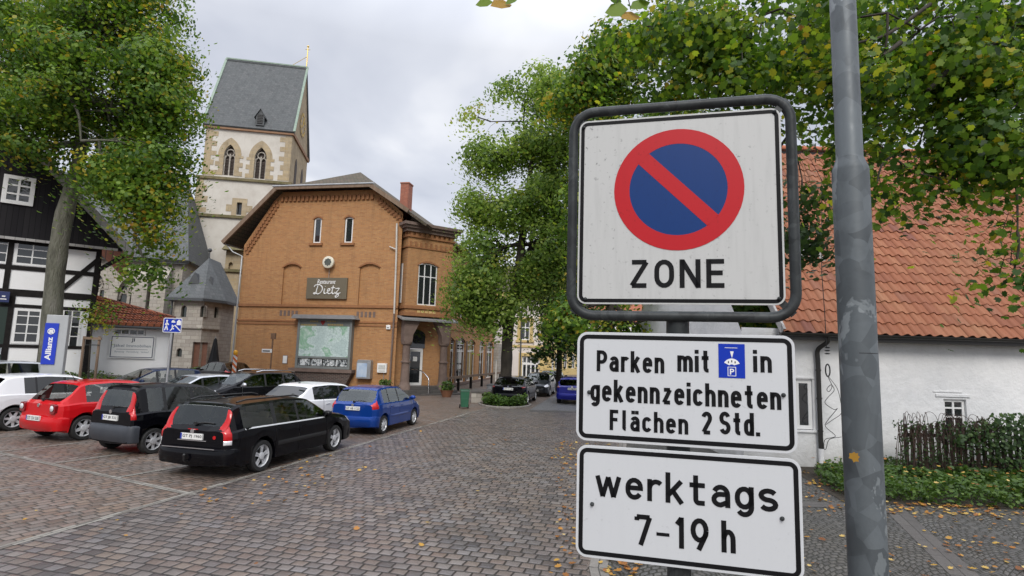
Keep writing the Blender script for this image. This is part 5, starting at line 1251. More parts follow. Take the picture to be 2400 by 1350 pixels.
    sx = max(sp['rw'][1] + .35, sp['ws'][1] - 1.65); b = MB(); b.box(sx + ox, sx + .45 + ox, -.55 + oy, .55 + oy, .35, .55); b.prism([(sx - .22 + ox, 1.02), (sx + ox, .5), (sx + .13 + ox, .5), (sx - .1 + ox, 1.02)], -.56 + oy, .56 + oy)
    for sd in (.33, -.33): b.box(sx - .22 + ox, sx - .12 + ox, sd - .11 + oy, sd + .11 + oy, 1.02, 1.15)
    b.obj('seat', cs, root, bevel=.03)
    b = MB(); b.box(sp['ws'][1] - .42 + ox, sp['ws'][1] - .06 + ox, -W * .76 + oy, W * .76 + oy, .6, lerp(sp['belt'], sp['ws'][1] - .2) - .02); b.obj('dashboard', M['black'], root, bevel=.04)
    # mirrors
    for sd in (1, -1):
        xm_ = sp['ws'][1] - sp.get('mir', .30); sc = sect(xm_); b = MB(); yy = sd * (sc[6][0] + .13); b.ellipsoid((xm_ + ox, yy + oy, sc[6][1] + .075), (.075, .115, .075), n=12, k=8); b.bar((xm_ + .02 + ox, sd * (sc[6][0] - .02) + oy, sc[6][1] + .02), (xm_ + ox, yy + oy, sc[6][1] + .05), .06, .04); b.obj('mirror', sp.get('mirmat', pm), root, smooth=50)
    # lights
    for sd in (1, -1):
        for (x0, x1, j0, j1, mt) in sp.get('tail', []): patch('tail_light', mt, x0, x1, j0, j1, sd, .014)
        for (x0, x1, j0, j1) in sp.get('head', [(Ln - .42, Ln - .01, 4.6, 7.4)]): patch('headlight', M['clearlamp'], x0, x1, j0, j1, sd, .01)
    for (y, z, hw, hz, mt, dx) in sp.get('tailbox', []):
        for sd in (1, -1):
            b = MB(); b.prism(rrect(sd * y - hw + oy, sd * y + hw + oy, z - hz, z + hz, min(hw, hz) * .5, 4), -.045 + dx + ox, .03 + dx + ox, axis='x'); b.obj('tail_light', mt, root, bevel=.008)
    # plates
    pz, px_ = sp.get('pz', .80), sp.get('px', -.022)
    if plate:
        b = MB(); b.box(px_ - .012 + ox, px_ + .03 + ox, -.26 + oy, .26 + oy, pz - .057, pz + .057); po = b.obj('number_plate', M['plate'], root)
        # the reader behind the car sees +y on the left
        b = MB(); b.box(px_ - .015 + ox, px_ - .0115 + ox, .222 + oy, .258 + oy, pz - .055, pz + .055); b.obj('country_strip', M['plateblue'], po)
        tx = text_obj(plate, 'lettering', M['ink'], po, -.205, .245, -.036, .036, 0, .012); tx.rotation_euler = (0, 0, R(-90)); tx.location = (px_ - .0145 + ox, oy, pz)
        if bumper_mat is None or True:
            pass
    b = MB(); zf = .40; b.box(Ln + .055 + ox, Ln + .082 + ox, -.26 + oy, .26 + oy, zf - .057, zf + .057); pf_ = b.obj('number_plate', M['plate'], root)
    if plate:
        tx = text_obj(plate, 'lettering', M['ink'], pf_, -.205, .245, -.036, .036, 0, .012); tx.rotation_euler = (0, 0, R(90)); tx.location = (Ln + .0845 + ox, oy, zf)
    b = MB(); zg = lerp(sp['top'], Ln) - .10; b.prism(rrect(-.42 + oy, .42 + oy, zg - .07, zg + .05, .03, 3), Ln - .02 + ox, Ln + .055 + ox, axis='x'); b.prism(rrect(-.5 + oy, .5 + oy, .27, .36, .03, 3), Ln + .03 + ox, Ln + .076 + ox, axis='x'); b.obj('grille', M['black'], root)
    b = MB(); b.lathe([(.055, 0), (.055, .02)], (Ln + .05 + ox, oy, zg), 14, axis='x'); b.lathe([(.045, -.02), (.045, .0)], (sp.get('badge_x', -.004) + ox, oy, sp.get('badge', .93)), 14, axis='x'); b.obj('badge', M['chrome'], root)
    # rear wiper
    if sp.get('wiper'):
        xw_, zw_ = sp['wiper']; b = MB(); b.tube([(xw_ + ox, oy, zw_), (xw_ + .01 + ox, oy - .2, zw_ + .03), (xw_ + .02 + ox, oy - .42, zw_ + .02)], .012, 5); b.box(xw_ - .01 + ox, xw_ + .03 + ox, oy - .03, oy + .03, zw_ - .03, zw_ + .03); b.obj('wiper', M['black'], root)
    # aerial
    if sp.get('aerial'):
        xa_ = sp['aerial']; za_ = lerp(sp['top'], xa_); b = MB(); b.tube([(xa_ + ox, oy, za_), (xa_ - .15 + ox, oy, za_ + .22)], .006, 5); b.box(xa_ - .04 + ox, xa_ + .03 + ox, oy - .02, oy + .02, za_ - .01, za_ + .02); b.obj('aerial', M['black'], root)
    root['dims'] = 0; del root['dims']
    return root, patch, sect, (ox, oy), body
def _spoke(p0, p1, w, dep):
    p0 = Vector(p0); p1 = Vector(p1); d = (p1 - p0).normalized(); sxv = Vector((0, 1, 0)).cross(d) * (w / 2); dv = Vector((0, -dep, 0))
    v = [p0 - sxv * 1.2, p0 + sxv * 1.2, p1 + sxv * .8, p1 - sxv * .8]; v += [q + dv for q in v]
    return [tuple(q) for q in v], [(0, 1, 2, 3), (7, 6, 5, 4), (0, 4, 5, 1), (1, 5, 6, 2), (2, 6, 7, 3), (3, 7, 4, 0)]

def hatch(L=4.0, W=.83, Ht=1.47, xr=.62, wb=2.45, wr=.30, rake=.30, tail=.10, beltz=.93, hood=.98, nose=.72, cowl=None, roof0=.55, **k):
    """side profile of a hatchback: tail at x=0"""
    xf = xr + wb; cowl = cowl or xf - .02 - .12; wsx = cowl - .85
    top = [(0, beltz - .03), (tail, beltz + .015), (tail + rake, Ht - .08), (tail + rake + .18, Ht - .03), (wsx - .75, Ht), (wsx - .1, Ht - .04), (wsx + .05, Ht - .09), (cowl, hood + .01), (L - .62, hood - .09), (L - .22, nose + .09), (L - .05, nose), (L, nose - .05)]
    belt = [(0, beltz - .05), (.5, beltz), (wsx, beltz - .03), (cowl, hood - .06), (L - .5, nose + .02), (L, nose - .10)]
    d = dict(L=L, W=W, xr=xr, xf=xf, wr=wr, top=top, belt=belt, ws=(wsx + .02, cowl - .03), rw=(tail + .03, tail + rake + .02))
    d['ws'] = (wsx, cowl - .05)
    d['ws'] = (wsx + .03, cowl - .04)
    d.update(k); return d
def fix(sp):      # the windscreen range is given tail-to-nose: (roof edge, cowl); keep order for the builder
    a, b = sp['ws']; sp['wsr'] = (a, b); return sp

def place(px, py, heading_deg, sp, side=-1, axle='r'):
    """ground point of a wheel seen at a pixel -> (location, heading, anchor)"""
    p = gnd(px, py); return (p.x, p.y, gz(p.x, p.y)), R(heading_deg), (sp['xr'] if axle == 'r' else sp['xf'], side * (sp['W'] - .02))
HD = 75.5          # the drive: cars parked along the kerb
# black estate
sp = hatch(L=4.71, W=.90, Ht=1.46, xr=.98, wb=2.755, wr=.325, rake=.30, tail=.10, beltz=.97, hood=1.00, nose=.74, wiper=(.045, 1.04), spokes=5, twin=True, spw=.06)
sp['top'] = [(0, .92), (.06, .985), (.225, 1.395), (.40, 1.44), (1.8, 1.465), (2.55, 1.43), (2.72, 1.39), (3.50, 1.01), (4.1, .93), (4.5, .82), (4.66, .74), (4.71, .68)]
sp['belt'] = [(0, .90), (.5, .96), (2.6, .93), (3.5, .92), (4.3, .80), (4.71, .60)]
sp.update(ws=(2.70, 3.46), rw=(.07, .235), win=[(.40, 1.30), (1.42, 2.14), (2.22, 3.22)], doors=[(1.36, 2.18), (2.18, 3.28)], pz=.80, mir=.30, sm=.03, tail=[(.015, .21, 6.9, 8.2, M['redlamp']), (.0, .11, 3.9, 7.0, M['redlamp'])], badge=.90, seat=M['beige'], handle=M['blackpaint'])
loc, hd, an = place(612, 1106, HD, sp)
volvo, patch, sect, off, body = car('estate_car', 'glossy black estate car nearest the camera with tow ball and tall red tail lights', sp, loc, hd, M['blackpaint'], 'GT PJ 1960', s=.99, anchor=an)
b = MB(); ox, oy = off
for sd in (1, -1): b.tube([(.45 + ox, sd * .57 + oy, 1.45), (.7 + ox, sd * .585 + oy, 1.49), (2.3 + ox, sd * .585 + oy, 1.485), (2.5 + ox, sd * .57 + oy, 1.44)], .018, 6)
b.obj('roof_rail', M['black'], volvo, smooth=50)
b = MB(); b.tube([(.1 + ox, oy, .34), (-.12 + ox, oy, .33), (-.16 + ox, oy, .37), (-.16 + ox, oy, .45)], .022, 6); b.ellipsoid((-.16 + ox, oy, .46), (.032, .032, .032)); b.obj('tow_ball', M['black'], volvo, smooth=60)
b = MB(); b.box(-.10 + ox, -.085 + ox, -.62 + oy, .62 + oy, .585, .60); b.obj('bumper_strip', M['chrome'], volvo)
b = MB(); b.box(-.006 + ox, .0 + ox, -.12 + oy, .12 + oy, .93, .945); b.lathe([(.035, 0), (.035, .008)], (-.01 + ox, -.52 + oy, .80), 14, axis='x'); b.obj('sticker', M['redlamp'], volvo)
b = MB(); b.box(-.012 + ox, .0 + ox, -.34 + oy, .34 + oy, .715, .73); b.obj('grip_strip', M['chrome'], volvo)
for sd in (1, -1): patch('reversing_lamp', M['clearlamp'], .0, .11, 3.45, 3.9, sd, .012)
for sd in (1, -1): patch('shoulder_highlight', M['alloy'], .42, 3.2, 5.0, 5.75, sd, .004, 12, m=2)  # pale strip stands in for the light reflected along the shoulder
# black small upright hatchback
sp = hatch(L=3.54, W=.79, Ht=1.54, xr=.52, wb=2.30, wr=.285, rake=.16, tail=.06, beltz=.95, hood=1.03, nose=.78, spokes=7, spw=.045, wiper=(.03, 1.02))
sp['top'] = [(0, .92), (.05, .98), (.14, 1.45), (.28, 1.515), (1.0, 1.545), (1.75, 1.50), (1.95, 1.45), (2.66, 1.04), (3.1, .96), (3.40, .84), (3.5, .76), (3.54, .70)]
sp.update(ws=(1.92, 2.62), rw=(.055, .15), win=[(.36, .72), (.80, 1.42), (1.50, 2.36)], doors=[(.76, 1.46), (1.46, 2.42)], pz=.80, tail=[(.012, .14, 6.75, 8.35, M['redlamp']), (.0, .09, 4.2, 6.9, M['redlamp'])], bz=(.27, .66), plan=[(0, .86), (.06, .93), (.2, .98), (.5, 1), (2.7, 1), (3.2, .97), (3.45, .87), (3.54, .74)], rim=noisy('wheel_cover', (.52, .53, .55), (.6, .61, .63), 10, .35, metal=.4))
loc, hd, an = place(358, 1064, 67, sp)
panda, patch, sect, off, body = car('small_car', 'small upright black hatchback with grey plastic bumper between red car and black estate', sp, loc, hd, M['blackpaint'], 'GT JB 332', s=1.04, anchor=an, bumper_mat=noisy('bumper_grey', (.035, .04, .05), (.045, .05, .06), 5, .45))
# red three-door hatchback
sp = hatch(L=3.92, W=.825, Ht=1.46, xr=.62, wb=2.46, wr=.305, rake=.42, tail=.09, beltz=.93, hood=.99, nose=.73, spokes=6, spw=.06, wiper=(.06, .99), aerial=.75)
sp.update(rw=(.12, .50), win=[(.62, 1.40), (1.50, 2.62)], doors=[(1.44, 2.70)], pz=.56, px=-.10, tailbox=[(.60, .80, .095, .115, M['darkredlamp'], .0)], badge=.86, mir=.28)
loc, hd, an = place(195, 1032, 68, sp)
polo, patch, sect, off, body = car('red_car', 'bright red three door hatchback between the white car and small black car', sp, loc, hd, M['redpaint'], 'GT CH 330', s=1.05, anchor=an)
ox, oy = off
for sd in (1, -1):
    b = MB(); b.lathe([(.07, -.012), (.062, -.02), (.0, -.03)], (-.045 + ox, sd * .60 + oy, .81), 18, axis='x'); b.obj('lamp_ring', M['clearlamp'], polo, smooth=50)
# white car at the left edge
sp = hatch(L=4.1, W=.86, Ht=1.50, xr=.70, wb=2.53, wr=.31, rake=.40, tail=.10, beltz=.98, hood=1.0, nose=.74, spokes=7, spw=.05, twin=False)
sp.update(rw=(.12, .50), win=[(.90, 1.16), (1.21, 1.86), (1.93, 2.80)], doors=[(1.19, 1.89), (1.89, 2.84)], tint={0: M['carglassdark'], 1: M['carglassdark']}, tail=[(.0, .30, 5.2, 6.8, M['redlamp'])])
loc, hd, an = place(28, 1010, 66, sp)
car('white_hatchback', 'white hatchback cut off by the left picture edge beside the red car', sp, loc, hd, M['whitepaint'], 'GT M 512', s=1.05, anchor=an)
# silver car behind it, only its roof in view
sp = hatch(L=4.2, W=.87, Ht=1.48, spokes=5); sp.update(win=[(.62, 1.40), (1.48, 2.62)], doors=[(1.44, 2.64)])
p = at(-75, 900, 17.6); car('silver_car', 'pale silver car behind the white hatchback with only its roof showing', sp, (p.x, p.y, gz(p.x, p.y)), R(250), M['silverpaint'], None, anchor=(2.1, 0))
# bright blue hatchback
sp = hatch(L=3.90, W=.84, Ht=1.50, xr=.62, wb=2.48, wr=.295, rake=.34, tail=.09, beltz=.98, hood=1.02, nose=.76, spokes=8, spw=.035, wiper=(.06, 1.03))
sp.update(rw=(.12, .42), win=[(.60, .98), (1.04, 1.72), (1.80, 2.70)], doors=[(1.0, 1.76), (1.76, 2.74)], pz=.83, tail=[(.0, .22, 4.3, 7.3, M['redlamp'])], mir=.26)
loc, hd, an = place(899, 1017, 77, sp)
aveo, patch, sect, off, body = car('blue_hatchback', 'bright blue five door hatchback in front of the black estate', sp, loc, hd, M['bluepaint'], 'GT AB 1122', s=.96, anchor=an)
# white hatchback between estate and blue car
sp = hatch(L=4.25, W=.88, Ht=1.47, xr=.78, wb=2.60, wr=.31, rake=.62, tail=.14, beltz=.97, hood=.99, nose=.72, spokes=5)
sp.update(rw=(.20, .72), win=[(.86, 1.22), (1.28, 1.98), (2.06, 2.96)], doors=[(1.24, 2.02), (2.02, 3.0)], tint={0: M['carglassdark'], 1: M['carglassdark']}, tail=[(.0, .42, 5.0, 6.3, M['darkredlamp'])], aerial=1.0, rglass=M['carglassdark'])
p = at(674, 960, 17.6); car('white_five_door', 'white five door hatchback with dark tinted windows behind the black estate', sp, (p.x, p.y, gz(p.x, p.y)), R(64), M['whitepaint'], 'GT RK 77', anchor=(.4, -.2))
# black crossover facing the camera
sp = hatch(L=4.35, W=.92, Ht=1.60, xr=.80, wb=2.65, wr=.34, rake=.40, tail=.12, beltz=1.08, hood=1.12, nose=.86, spokes=5)
sp.update(rw=(.15, .48), win=[(.62, 1.10), (1.18, 1.92), (2.00, 2.92)], doors=[(1.14, 1.96), (1.96, 2.96)], mirmat=M['silverpaint'], mir=.3)
p = at(572, 925, 22.3); cr_, patch, sect, off, body = car('crossover', 'black crossover with silver roof rails facing the camera before the restaurant', sp, (p.x, p.y, gz(p.x, p.y)), R(238), M['blackpaint'], 'GT LS 218', anchor=(2.3, 0)); ox, oy = off
b = MB()
for sd in (1, -1): b.tube([(.5 + ox, sd * .60 + oy, 1.58), (.8 + ox, sd * .61 + oy, 1.64), (2.0 + ox, sd * .61 + oy, 1.64), (2.25 + ox, sd * .6 + oy, 1.58)], .022, 6)
b.obj('roof_rail', M['chrome'], cr_, smooth=50)
# silver hatchback facing
sp = hatch(L=4.0, W=.85, Ht=1.46, spokes=5); sp.update(win=[(.62, 1.30), (1.38, 1.95), (2.03, 2.62)], doors=[(1.34, 1.99), (1.99, 2.64)])
p = at(446, 925, 21.5); car('silver_hatchback', 'silver hatchback facing the camera between the navy car and black crossover', sp, (p.x, p.y, gz(p.x, p.y)), R(240), M['silverpaint'], 'GT HK 604', anchor=(2.0, 0))
# navy hatchback facing
p = at(345, 905, 21.6); car('navy_hatchback', 'dark navy hatchback facing the camera in front of the white annex', dict(sp, rim=M['alloy']), (p.x, p.y, gz(p.x, p.y)), R(236), M['navypaint'], 'GT EW 45', anchor=(2.0, 0))
# dark car by the church
sp2 = hatch(L=4.2, W=.87, Ht=1.44, rake=.5); sp2.update(win=[(.75, 1.35), (1.43, 2.0), (2.08, 2.62)], doors=[(1.39, 2.04), (2.04, 2.64)], tail=[(.0, .3, 5, 6.6, M['redlamp'])])
p = at(512, 880, 32.5); car('brown_car', 'dark brown car parked far back by the church beside the striped barrier', sp2, (p.x, p.y, gz(p.x, p.y)), R(150), M['brownpaint'], None, anchor=(2.1, 0))
# cars in the street
sp3 = hatch(L=4.6, W=.91, Ht=1.43, xr=.95, wb=2.81, wr=.33, rake=.62, tail=.16, beltz=.98, hood=1.0, nose=.74, spokes=5, twin=True); sp3.update(rw=(.2, .74), win=[(.8, 1.3), (1.38, 2.1), (2.18, 3.1)], doors=[(1.34, 2.14), (2.14, 3.14)], tail=[(.0, .28, 4.8, 6.0, M['darkredlamp'])], pz=.82, wiper=(.08, 1.02), rglass=M['carglass'])
SH = 79
loc, hd, an = place(1237, 948, SH, sp3); car('black_street_car', 'black estate parked behind the tree trunk with its rear to the camera', sp3, loc, hd, M['blackpaint'], 'GT SV 88', group='cars parked in the street', anchor=an)
sp4 = hatch(L=4.4, W=.90, Ht=1.46, xr=.9, wb=2.68, wr=.32, rake=.6); sp4.update(win=[(.8, 1.3), (1.38, 2.0), (2.08, 2.9)], doors=[(1.34, 2.04), (2.04, 2.94)])
p = gnd(1268, 930); car('grey_street_car', 'dark grey car facing the camera behind the black street estate', sp4, (p.x, p.y + 2, 0), R(SH + 180), M['greypaint'], 'GT DT 91', group='cars parked in the street', anchor=(2.2, 0))
p = gnd(1296, 916); car('dark_street_car', 'dark car farthest along the street beneath the small street tree', sp4, (p.x + .2, p.y + 3, 0), R(SH), M['blackpaint'], None, group='cars parked in the street', anchor=(2.2, 0))
sp5 = hatch(L=4.1, W=.88, Ht=1.44, xr=.7, wb=2.55, wr=.31, rake=.40, tail=.09, beltz=.95, hood=1.0, nose=.76, wiper=(.06, 1.0)); sp5.update(rw=(.12, .44), win=[(.62, 1.0), (1.08, 1.8), (1.88, 2.7)], doors=[(1.04, 1.84), (1.84, 2.74)], tail=[(.0, .18, 5.0, 7.0, M['darkredlamp'])], pz=.83)
loc, hd, an = place(1306, 944, SH, sp5, side=1); car('violet_blue_car', 'violet blue car on the drive partly hidden by the no parking sign', sp5, loc, hd, M['ultrapaint'], 'GT KM 310', group='cars parked in the street', anchor=an)
# ------------------------------------------------------------------ trees and plants
def leafmat(name, stops, trans=.35):
    t = NT(name); a = t.n('ShaderNodeAttribute', attribute_name='tint').outputs['Fac']; c = t.ramp(a, stops); t.base(c); t.rough(.5)
    t.b.inputs['Specular IOR Level'].default_value = .35
    tl_ = t.n('ShaderNodeBsdfTranslucent'); c2 = t.mix(1, c, (1.9, 1.9, 1.2), 'MULTIPLY'); t.t.links.new(c2, tl_.inputs[0])
    mx = t.n('ShaderNodeMixShader', {0: trans}); t.t.links.new(t.b.outputs[0], mx.inputs[1]); t.t.links.new(tl_.outputs[0], mx.inputs[2]); t.t.links.new(mx.outputs[0], t.out.inputs[0]); return t.mat
MAPLE = [(0, (.030, .075, .012)), (.35, (.090, .170, .020)), (.62, (.165, .255, .030)), (.80, (.27, .29, .032)), (.92, (.36, .28, .03)), (1, (.34, .17, .02))]
M['leafmaple'] = leafmat('maple_leaves', MAPLE); M['leaflinden'] = leafmat('linden_leaves', [(0, (.062, .115, .026)), (.40, (.17, .26, .052)), (.75, (.29, .36, .09)), (.95, (.25, .25, .035)), (1, (.36, .24, .03))], .45)
M['leafnear'] = leafmat('overhanging_leaves', [(0, (.016, .042, .008)), (.22, (.050, .110, .013)), (.48, (.11, .19, .018)), (.66, (.20, .28, .024)), (.82, (.32, .33, .028)), (.94, (.36, .27, .025)), (1, (.36, .15, .02))], .45)
M['leafdark'] = leafmat('dark_leaves', [(0, (.018, .042, .012)), (.6, (.042, .085, .020)), (1, (.08, .13, .028))], .3)
M['leafground'] = leafmat('ground_cover_leaves', [(0, (.025, .055, .012)), (.5, (.065, .125, .022)), (.9, (.13, .19, .035)), (1, (.3, .2, .04))], .25)
M['leaffallen'] = leafmat('fallen_leaf', [(0, (.16, .06, .02)), (.4, (.36, .15, .03)), (.7, (.48, .30, .05)), (1, (.55, .42, .18))], .1)
M['barkgrey'] = noisy('grey_bark', (.055, .052, .042), (.14, .14, .105), 4.5, .95, 1, stretch=(1, 1, .22), c3=(.20, .19, .165), bd=.08); M['barkdark'] = noisy('dark_bark', (.022, .018, .014), (.055, .046, .036), 4, .95, .8, stretch=(1, 1, .3), bd=.04)
LEAF6 = np.array([(0, -.5, 0), (.34, -.18, .05), (.30, .22, .05), (0, .5, -.04), (-.30, .22, .05), (-.34, -.18, .05)])
_m = []
for i, (a, r_) in enumerate([(-90, .22), (-54, .44), (-28, .35), (2, .50), (28, .37), (54, .50), (73, .42), (90, .56), (107, .42), (126, .50), (152, .37), (178, .50), (208, .35), (234, .44)]): _m.append((r_ * math.cos(R(a)), r_ * math.sin(R(a)), .05 if i % 2 else -.015))
LEAFM = np.array(_m)
def leaf_mesh(name, pos, nrm, size, tint, mt, parent=None, tmpl=LEAF6, seed=0):
    """one mesh of many leaves: pos/nrm (n,3), size/tint (n)"""
    rg = np.random.default_rng(seed); n = len(pos); k = len(tmpl)
    nrm = nrm / np.linalg.norm(nrm, axis=1, keepdims=True)
    rv = rg.normal(size=(n, 3)); u = np.cross(nrm, rv); u /= np.linalg.norm(u, axis=1, keepdims=True) + 1e-9; v = np.cross(nrm, u)
    asp = rg.uniform(.75, 1.1, n)
    V = pos[:, None, :] + (size * asp)[:, None, None] * tmpl[None, :, 0:1] * u[:, None, :] + size[:, None, None] * (tmpl[None, :, 1:2] * v[:, None, :] + tmpl[None, :, 2:3] * nrm[:, None, :])
    me = bpy.data.meshes.new(name); me.vertices.add(n * k); me.vertices.foreach_set('co', V.astype(np.float32).ravel())
    me.loops.add(n * k); me.loops.foreach_set('vertex_index', np.arange(n * k, dtype=np.int32)); me.polygons.add(n); me.polygons.foreach_set('loop_start', np.arange(0, n * k, k, dtype=np.int32))
    me.update(calc_edges=True); me.materials.append(mt)
    at_ = me.attributes.new('tint', 'FLOAT', 'FACE'); at_.data.foreach_set('value', np.clip(tint, 0, 1).astype(np.float32))
    o = bpy.data.objects.new(name, me); COL.objects.link(o); o.parent = parent; return o
def nval(p, f=.5, ph=0.0):
    x, y, z = p[:, 0] * f + ph, p[:, 1] * f - ph, p[:, 2] * f + 2 * ph
    return (np.sin(x * 2.1 + 1.3 * np.sin(y * 1.7)) + np.sin(y * 2.3 + 1.1 * np.sin(z * 1.9)) + np.sin(z * 2.7 + 1.2 * np.sin(x * 1.5))) / 3
def tree(name, label, base, trunk, blobs, lsize, per, mt, bark, seed, group=None, spread=.42, tmpl=LEAF6, yellow=.10, gap=-.25, limb_r=.11, cat='tree', nbranch=.5, flat=.42, nf=.55):
    """trunk: list of (x,y,z,r) in world metres; blobs: ellipsoids (x,y,z,rx,ry,rz,clusters) of leaf sprays"""
    rg = np.random.default_rng(seed); b0 = Vector(base)
    root = thing(name, label, cat, base, 0, group); tb = MB()
    tp = [Vector(p[:3]) - b0 for p in trunk]; tr = [p[3] for p in trunk]
    sp_ = spline(tp, 4); rr = np.interp(np.linspace(0, len(tp) - 1, len(sp_)), range(len(tp)), tr)
    rr = [r_ * (1 + .05 * math.sin(i * 2.3)) for i, r_ in enumerate(rr)]; rr[0] *= 1.25
    tb.tube(sp_, list(rr), 12); top = sp_[-1]
    P, N, S, T = [], [], [], []
    nodes = [q for q in sp_[len(sp_) // 2:]]; radii = [limb_r * 1.4] * len(nodes)
    for bi, (x, y, z, rx, ry, rz, nc) in enumerate(sorted(blobs, key=lambda q: (Vector(q[:3]) - b0 - top).length)):
        c = Vector((x, y, z)) - b0
        cand = [(q - c).length + .35 * (q - top).length for q in nodes]
        st, lr0 = nodes[int(np.argmin(cand))], radii[int(np.argmin(cand))]
        mid = st.lerp(c, .5) + Vector((rg.uniform(-.2, .2), rg.uniform(-.2, .2), rg.uniform(.0, .25))) * (c - st).length * .4
        lr = max(limb_r * .35, min(limb_r, lr0 * .8))
        lp = spline([st, mid, c], 5); tb.tube(lp, list(np.linspace(lr, lr * .55, len(lp))), 7)
        nodes.append(c); radii.append(lr * .6); nodes.append(lp[len(lp) // 2]); radii.append(lr * .8)
        d = rg.normal(size=(nc * 2, 3)); d /= np.linalg.norm(d, axis=1, keepdims=True); d *= (rg.uniform(0.02, 1, (nc * 2, 1)) ** (1 / 2.4))
        C = np.array(c) + d * np.array((rx, ry, rz)); keep = nval(C + np.array(b0), nf, seed) > gap; C = C[keep][:nc]
        for q in C[::max(1, int(1 / nbranch))]:
            f_ = lp[int(len(lp) * rg.uniform(.45, .99))]; qv = Vector(q); m_ = f_.lerp(qv, .5) + Vector((0, 0, rg.uniform(0, .3))); tb.tube([f_, m_, qv], [lr * .3, lr * .18, .008], 4, caps=False)
        k = len(C); 
        if k == 0: continue
        m = per
        off = rg.normal(size=(k, m, 3)) * np.array((spread, spread, spread * flat)); off[:, :, 2] -= .35 * (off[:, :, 0] ** 2 + off[:, :, 1] ** 2) / spread
        P.append((C[:, None, :] + off).reshape(-1, 3))
        outw = (C - np.array(c)); outw /= np.linalg.norm(outw, axis=1, keepdims=True) + 1e-6
        nn = np.array((0, 0, .75)) + .35 * outw[:, None, :] + .55 * off / np.array((spread, spread, spread * flat)) + rg.normal(size=(k, m, 3)) * .32; N.append(nn.reshape(-1, 3))
        S.append((lsize * rg.uniform(.7, 1.3, (k, m))).ravel())
        ct = rg.beta(1.5, 1.9, k) * .76; yel = rg.random(k) < yellow; ct[yel] = rg.uniform(.72, .92, yel.sum())
        T.append((ct[:, None] + rg.normal(size=(k, m)) * .055).ravel())
    tb.obj('trunk', bark, root, smooth=60)
    leaf_mesh('crown', np.vstack(P), np.vstack(N), np.concatenate(S), np.concatenate(T), mt, root, tmpl, seed)
    return root
def B(px, py, Y, rpx, rpy, ry, n):
    """crown lobe whose silhouette was measured in the photo at depth Y"""
    p = at(px, py, Y); k = Y / FPX; return (p.x, p.y, p.z, rpx * k, ry, rpy * k, n)
# the big maple on the left
mb0 = at(112, 850, 20.3); mt1 = at(130, 640, 20.3); mt2 = at(152, 500, 20.3); mt3 = at(185, 380, 20.5); mt4 = at(200, 200, 20.8)
g0 = gz(mb0.x, mb0.y)
tree('maple_tree', 'large autumn maple with leaning grey trunk in front of the timbered house', (mb0.x, mb0.y, g0 - .1),
     [(mb0.x - .1, mb0.y, g0 - .1, .40), (mb0.x + .02, mb0.y, g0 + 1.0, .32), (mt1.x, mt1.y, mt1.z, .30), (mt2.x, mt2.y, mt2.z, .29), (mt3.x, mt3.y, mt3.z, .23), (mt4.x, mt4.y, mt4.z, .16)],
     [B(230, 60, 20.5, 120, 90, 2.4, 120), B(330, 120, 20.2, 110, 90, 2.2, 120), B(150, 160, 20.8, 130, 100, 2.4, 120), B(360, 240, 20, 95, 80, 2.0, 110), B(260, 260, 19.5, 120, 90, 2.0, 130), B(90, 260, 20, 120, 70, 2.2, 100), B(20, 180, 20.5, 110, 100, 2.4, 100), B(350, 370, 19.6, 90, 70, 1.9, 100), B(240, 390, 19, 110, 60, 1.6, 90), B(335, 455, 19.4, 80, 60, 1.5, 60), B(315, 555, 19.6, 65, 60, 1.3, 40), B(340, 620, 19.8, 36, 30, .9, 13), B(-40, 60, 21, 130, 110, 2.4, 100), B(80, 30, 21, 130, 100, 2.4, 110), B(300, -20, 21, 130, 90, 2.4, 100), B(105, 345, 19.6, 80, 25, 1.2, 26), B(392, 160, 20, 50, 70, 1.6, 45), B(190, 330, 18.6, 75, 45, 1.2, 50), B(165, 230, 18.6, 80, 60, 1.4, 55), B(180, 110, 18.8, 80, 60, 1.4, 55), B(270, 330, 18.8, 70, 50, 1.2, 40)],
     .145, 50, M['leafmaple'], M['barkgrey'], 11, spread=.46, yellow=.11, limb_r=.16, gap=-.20)
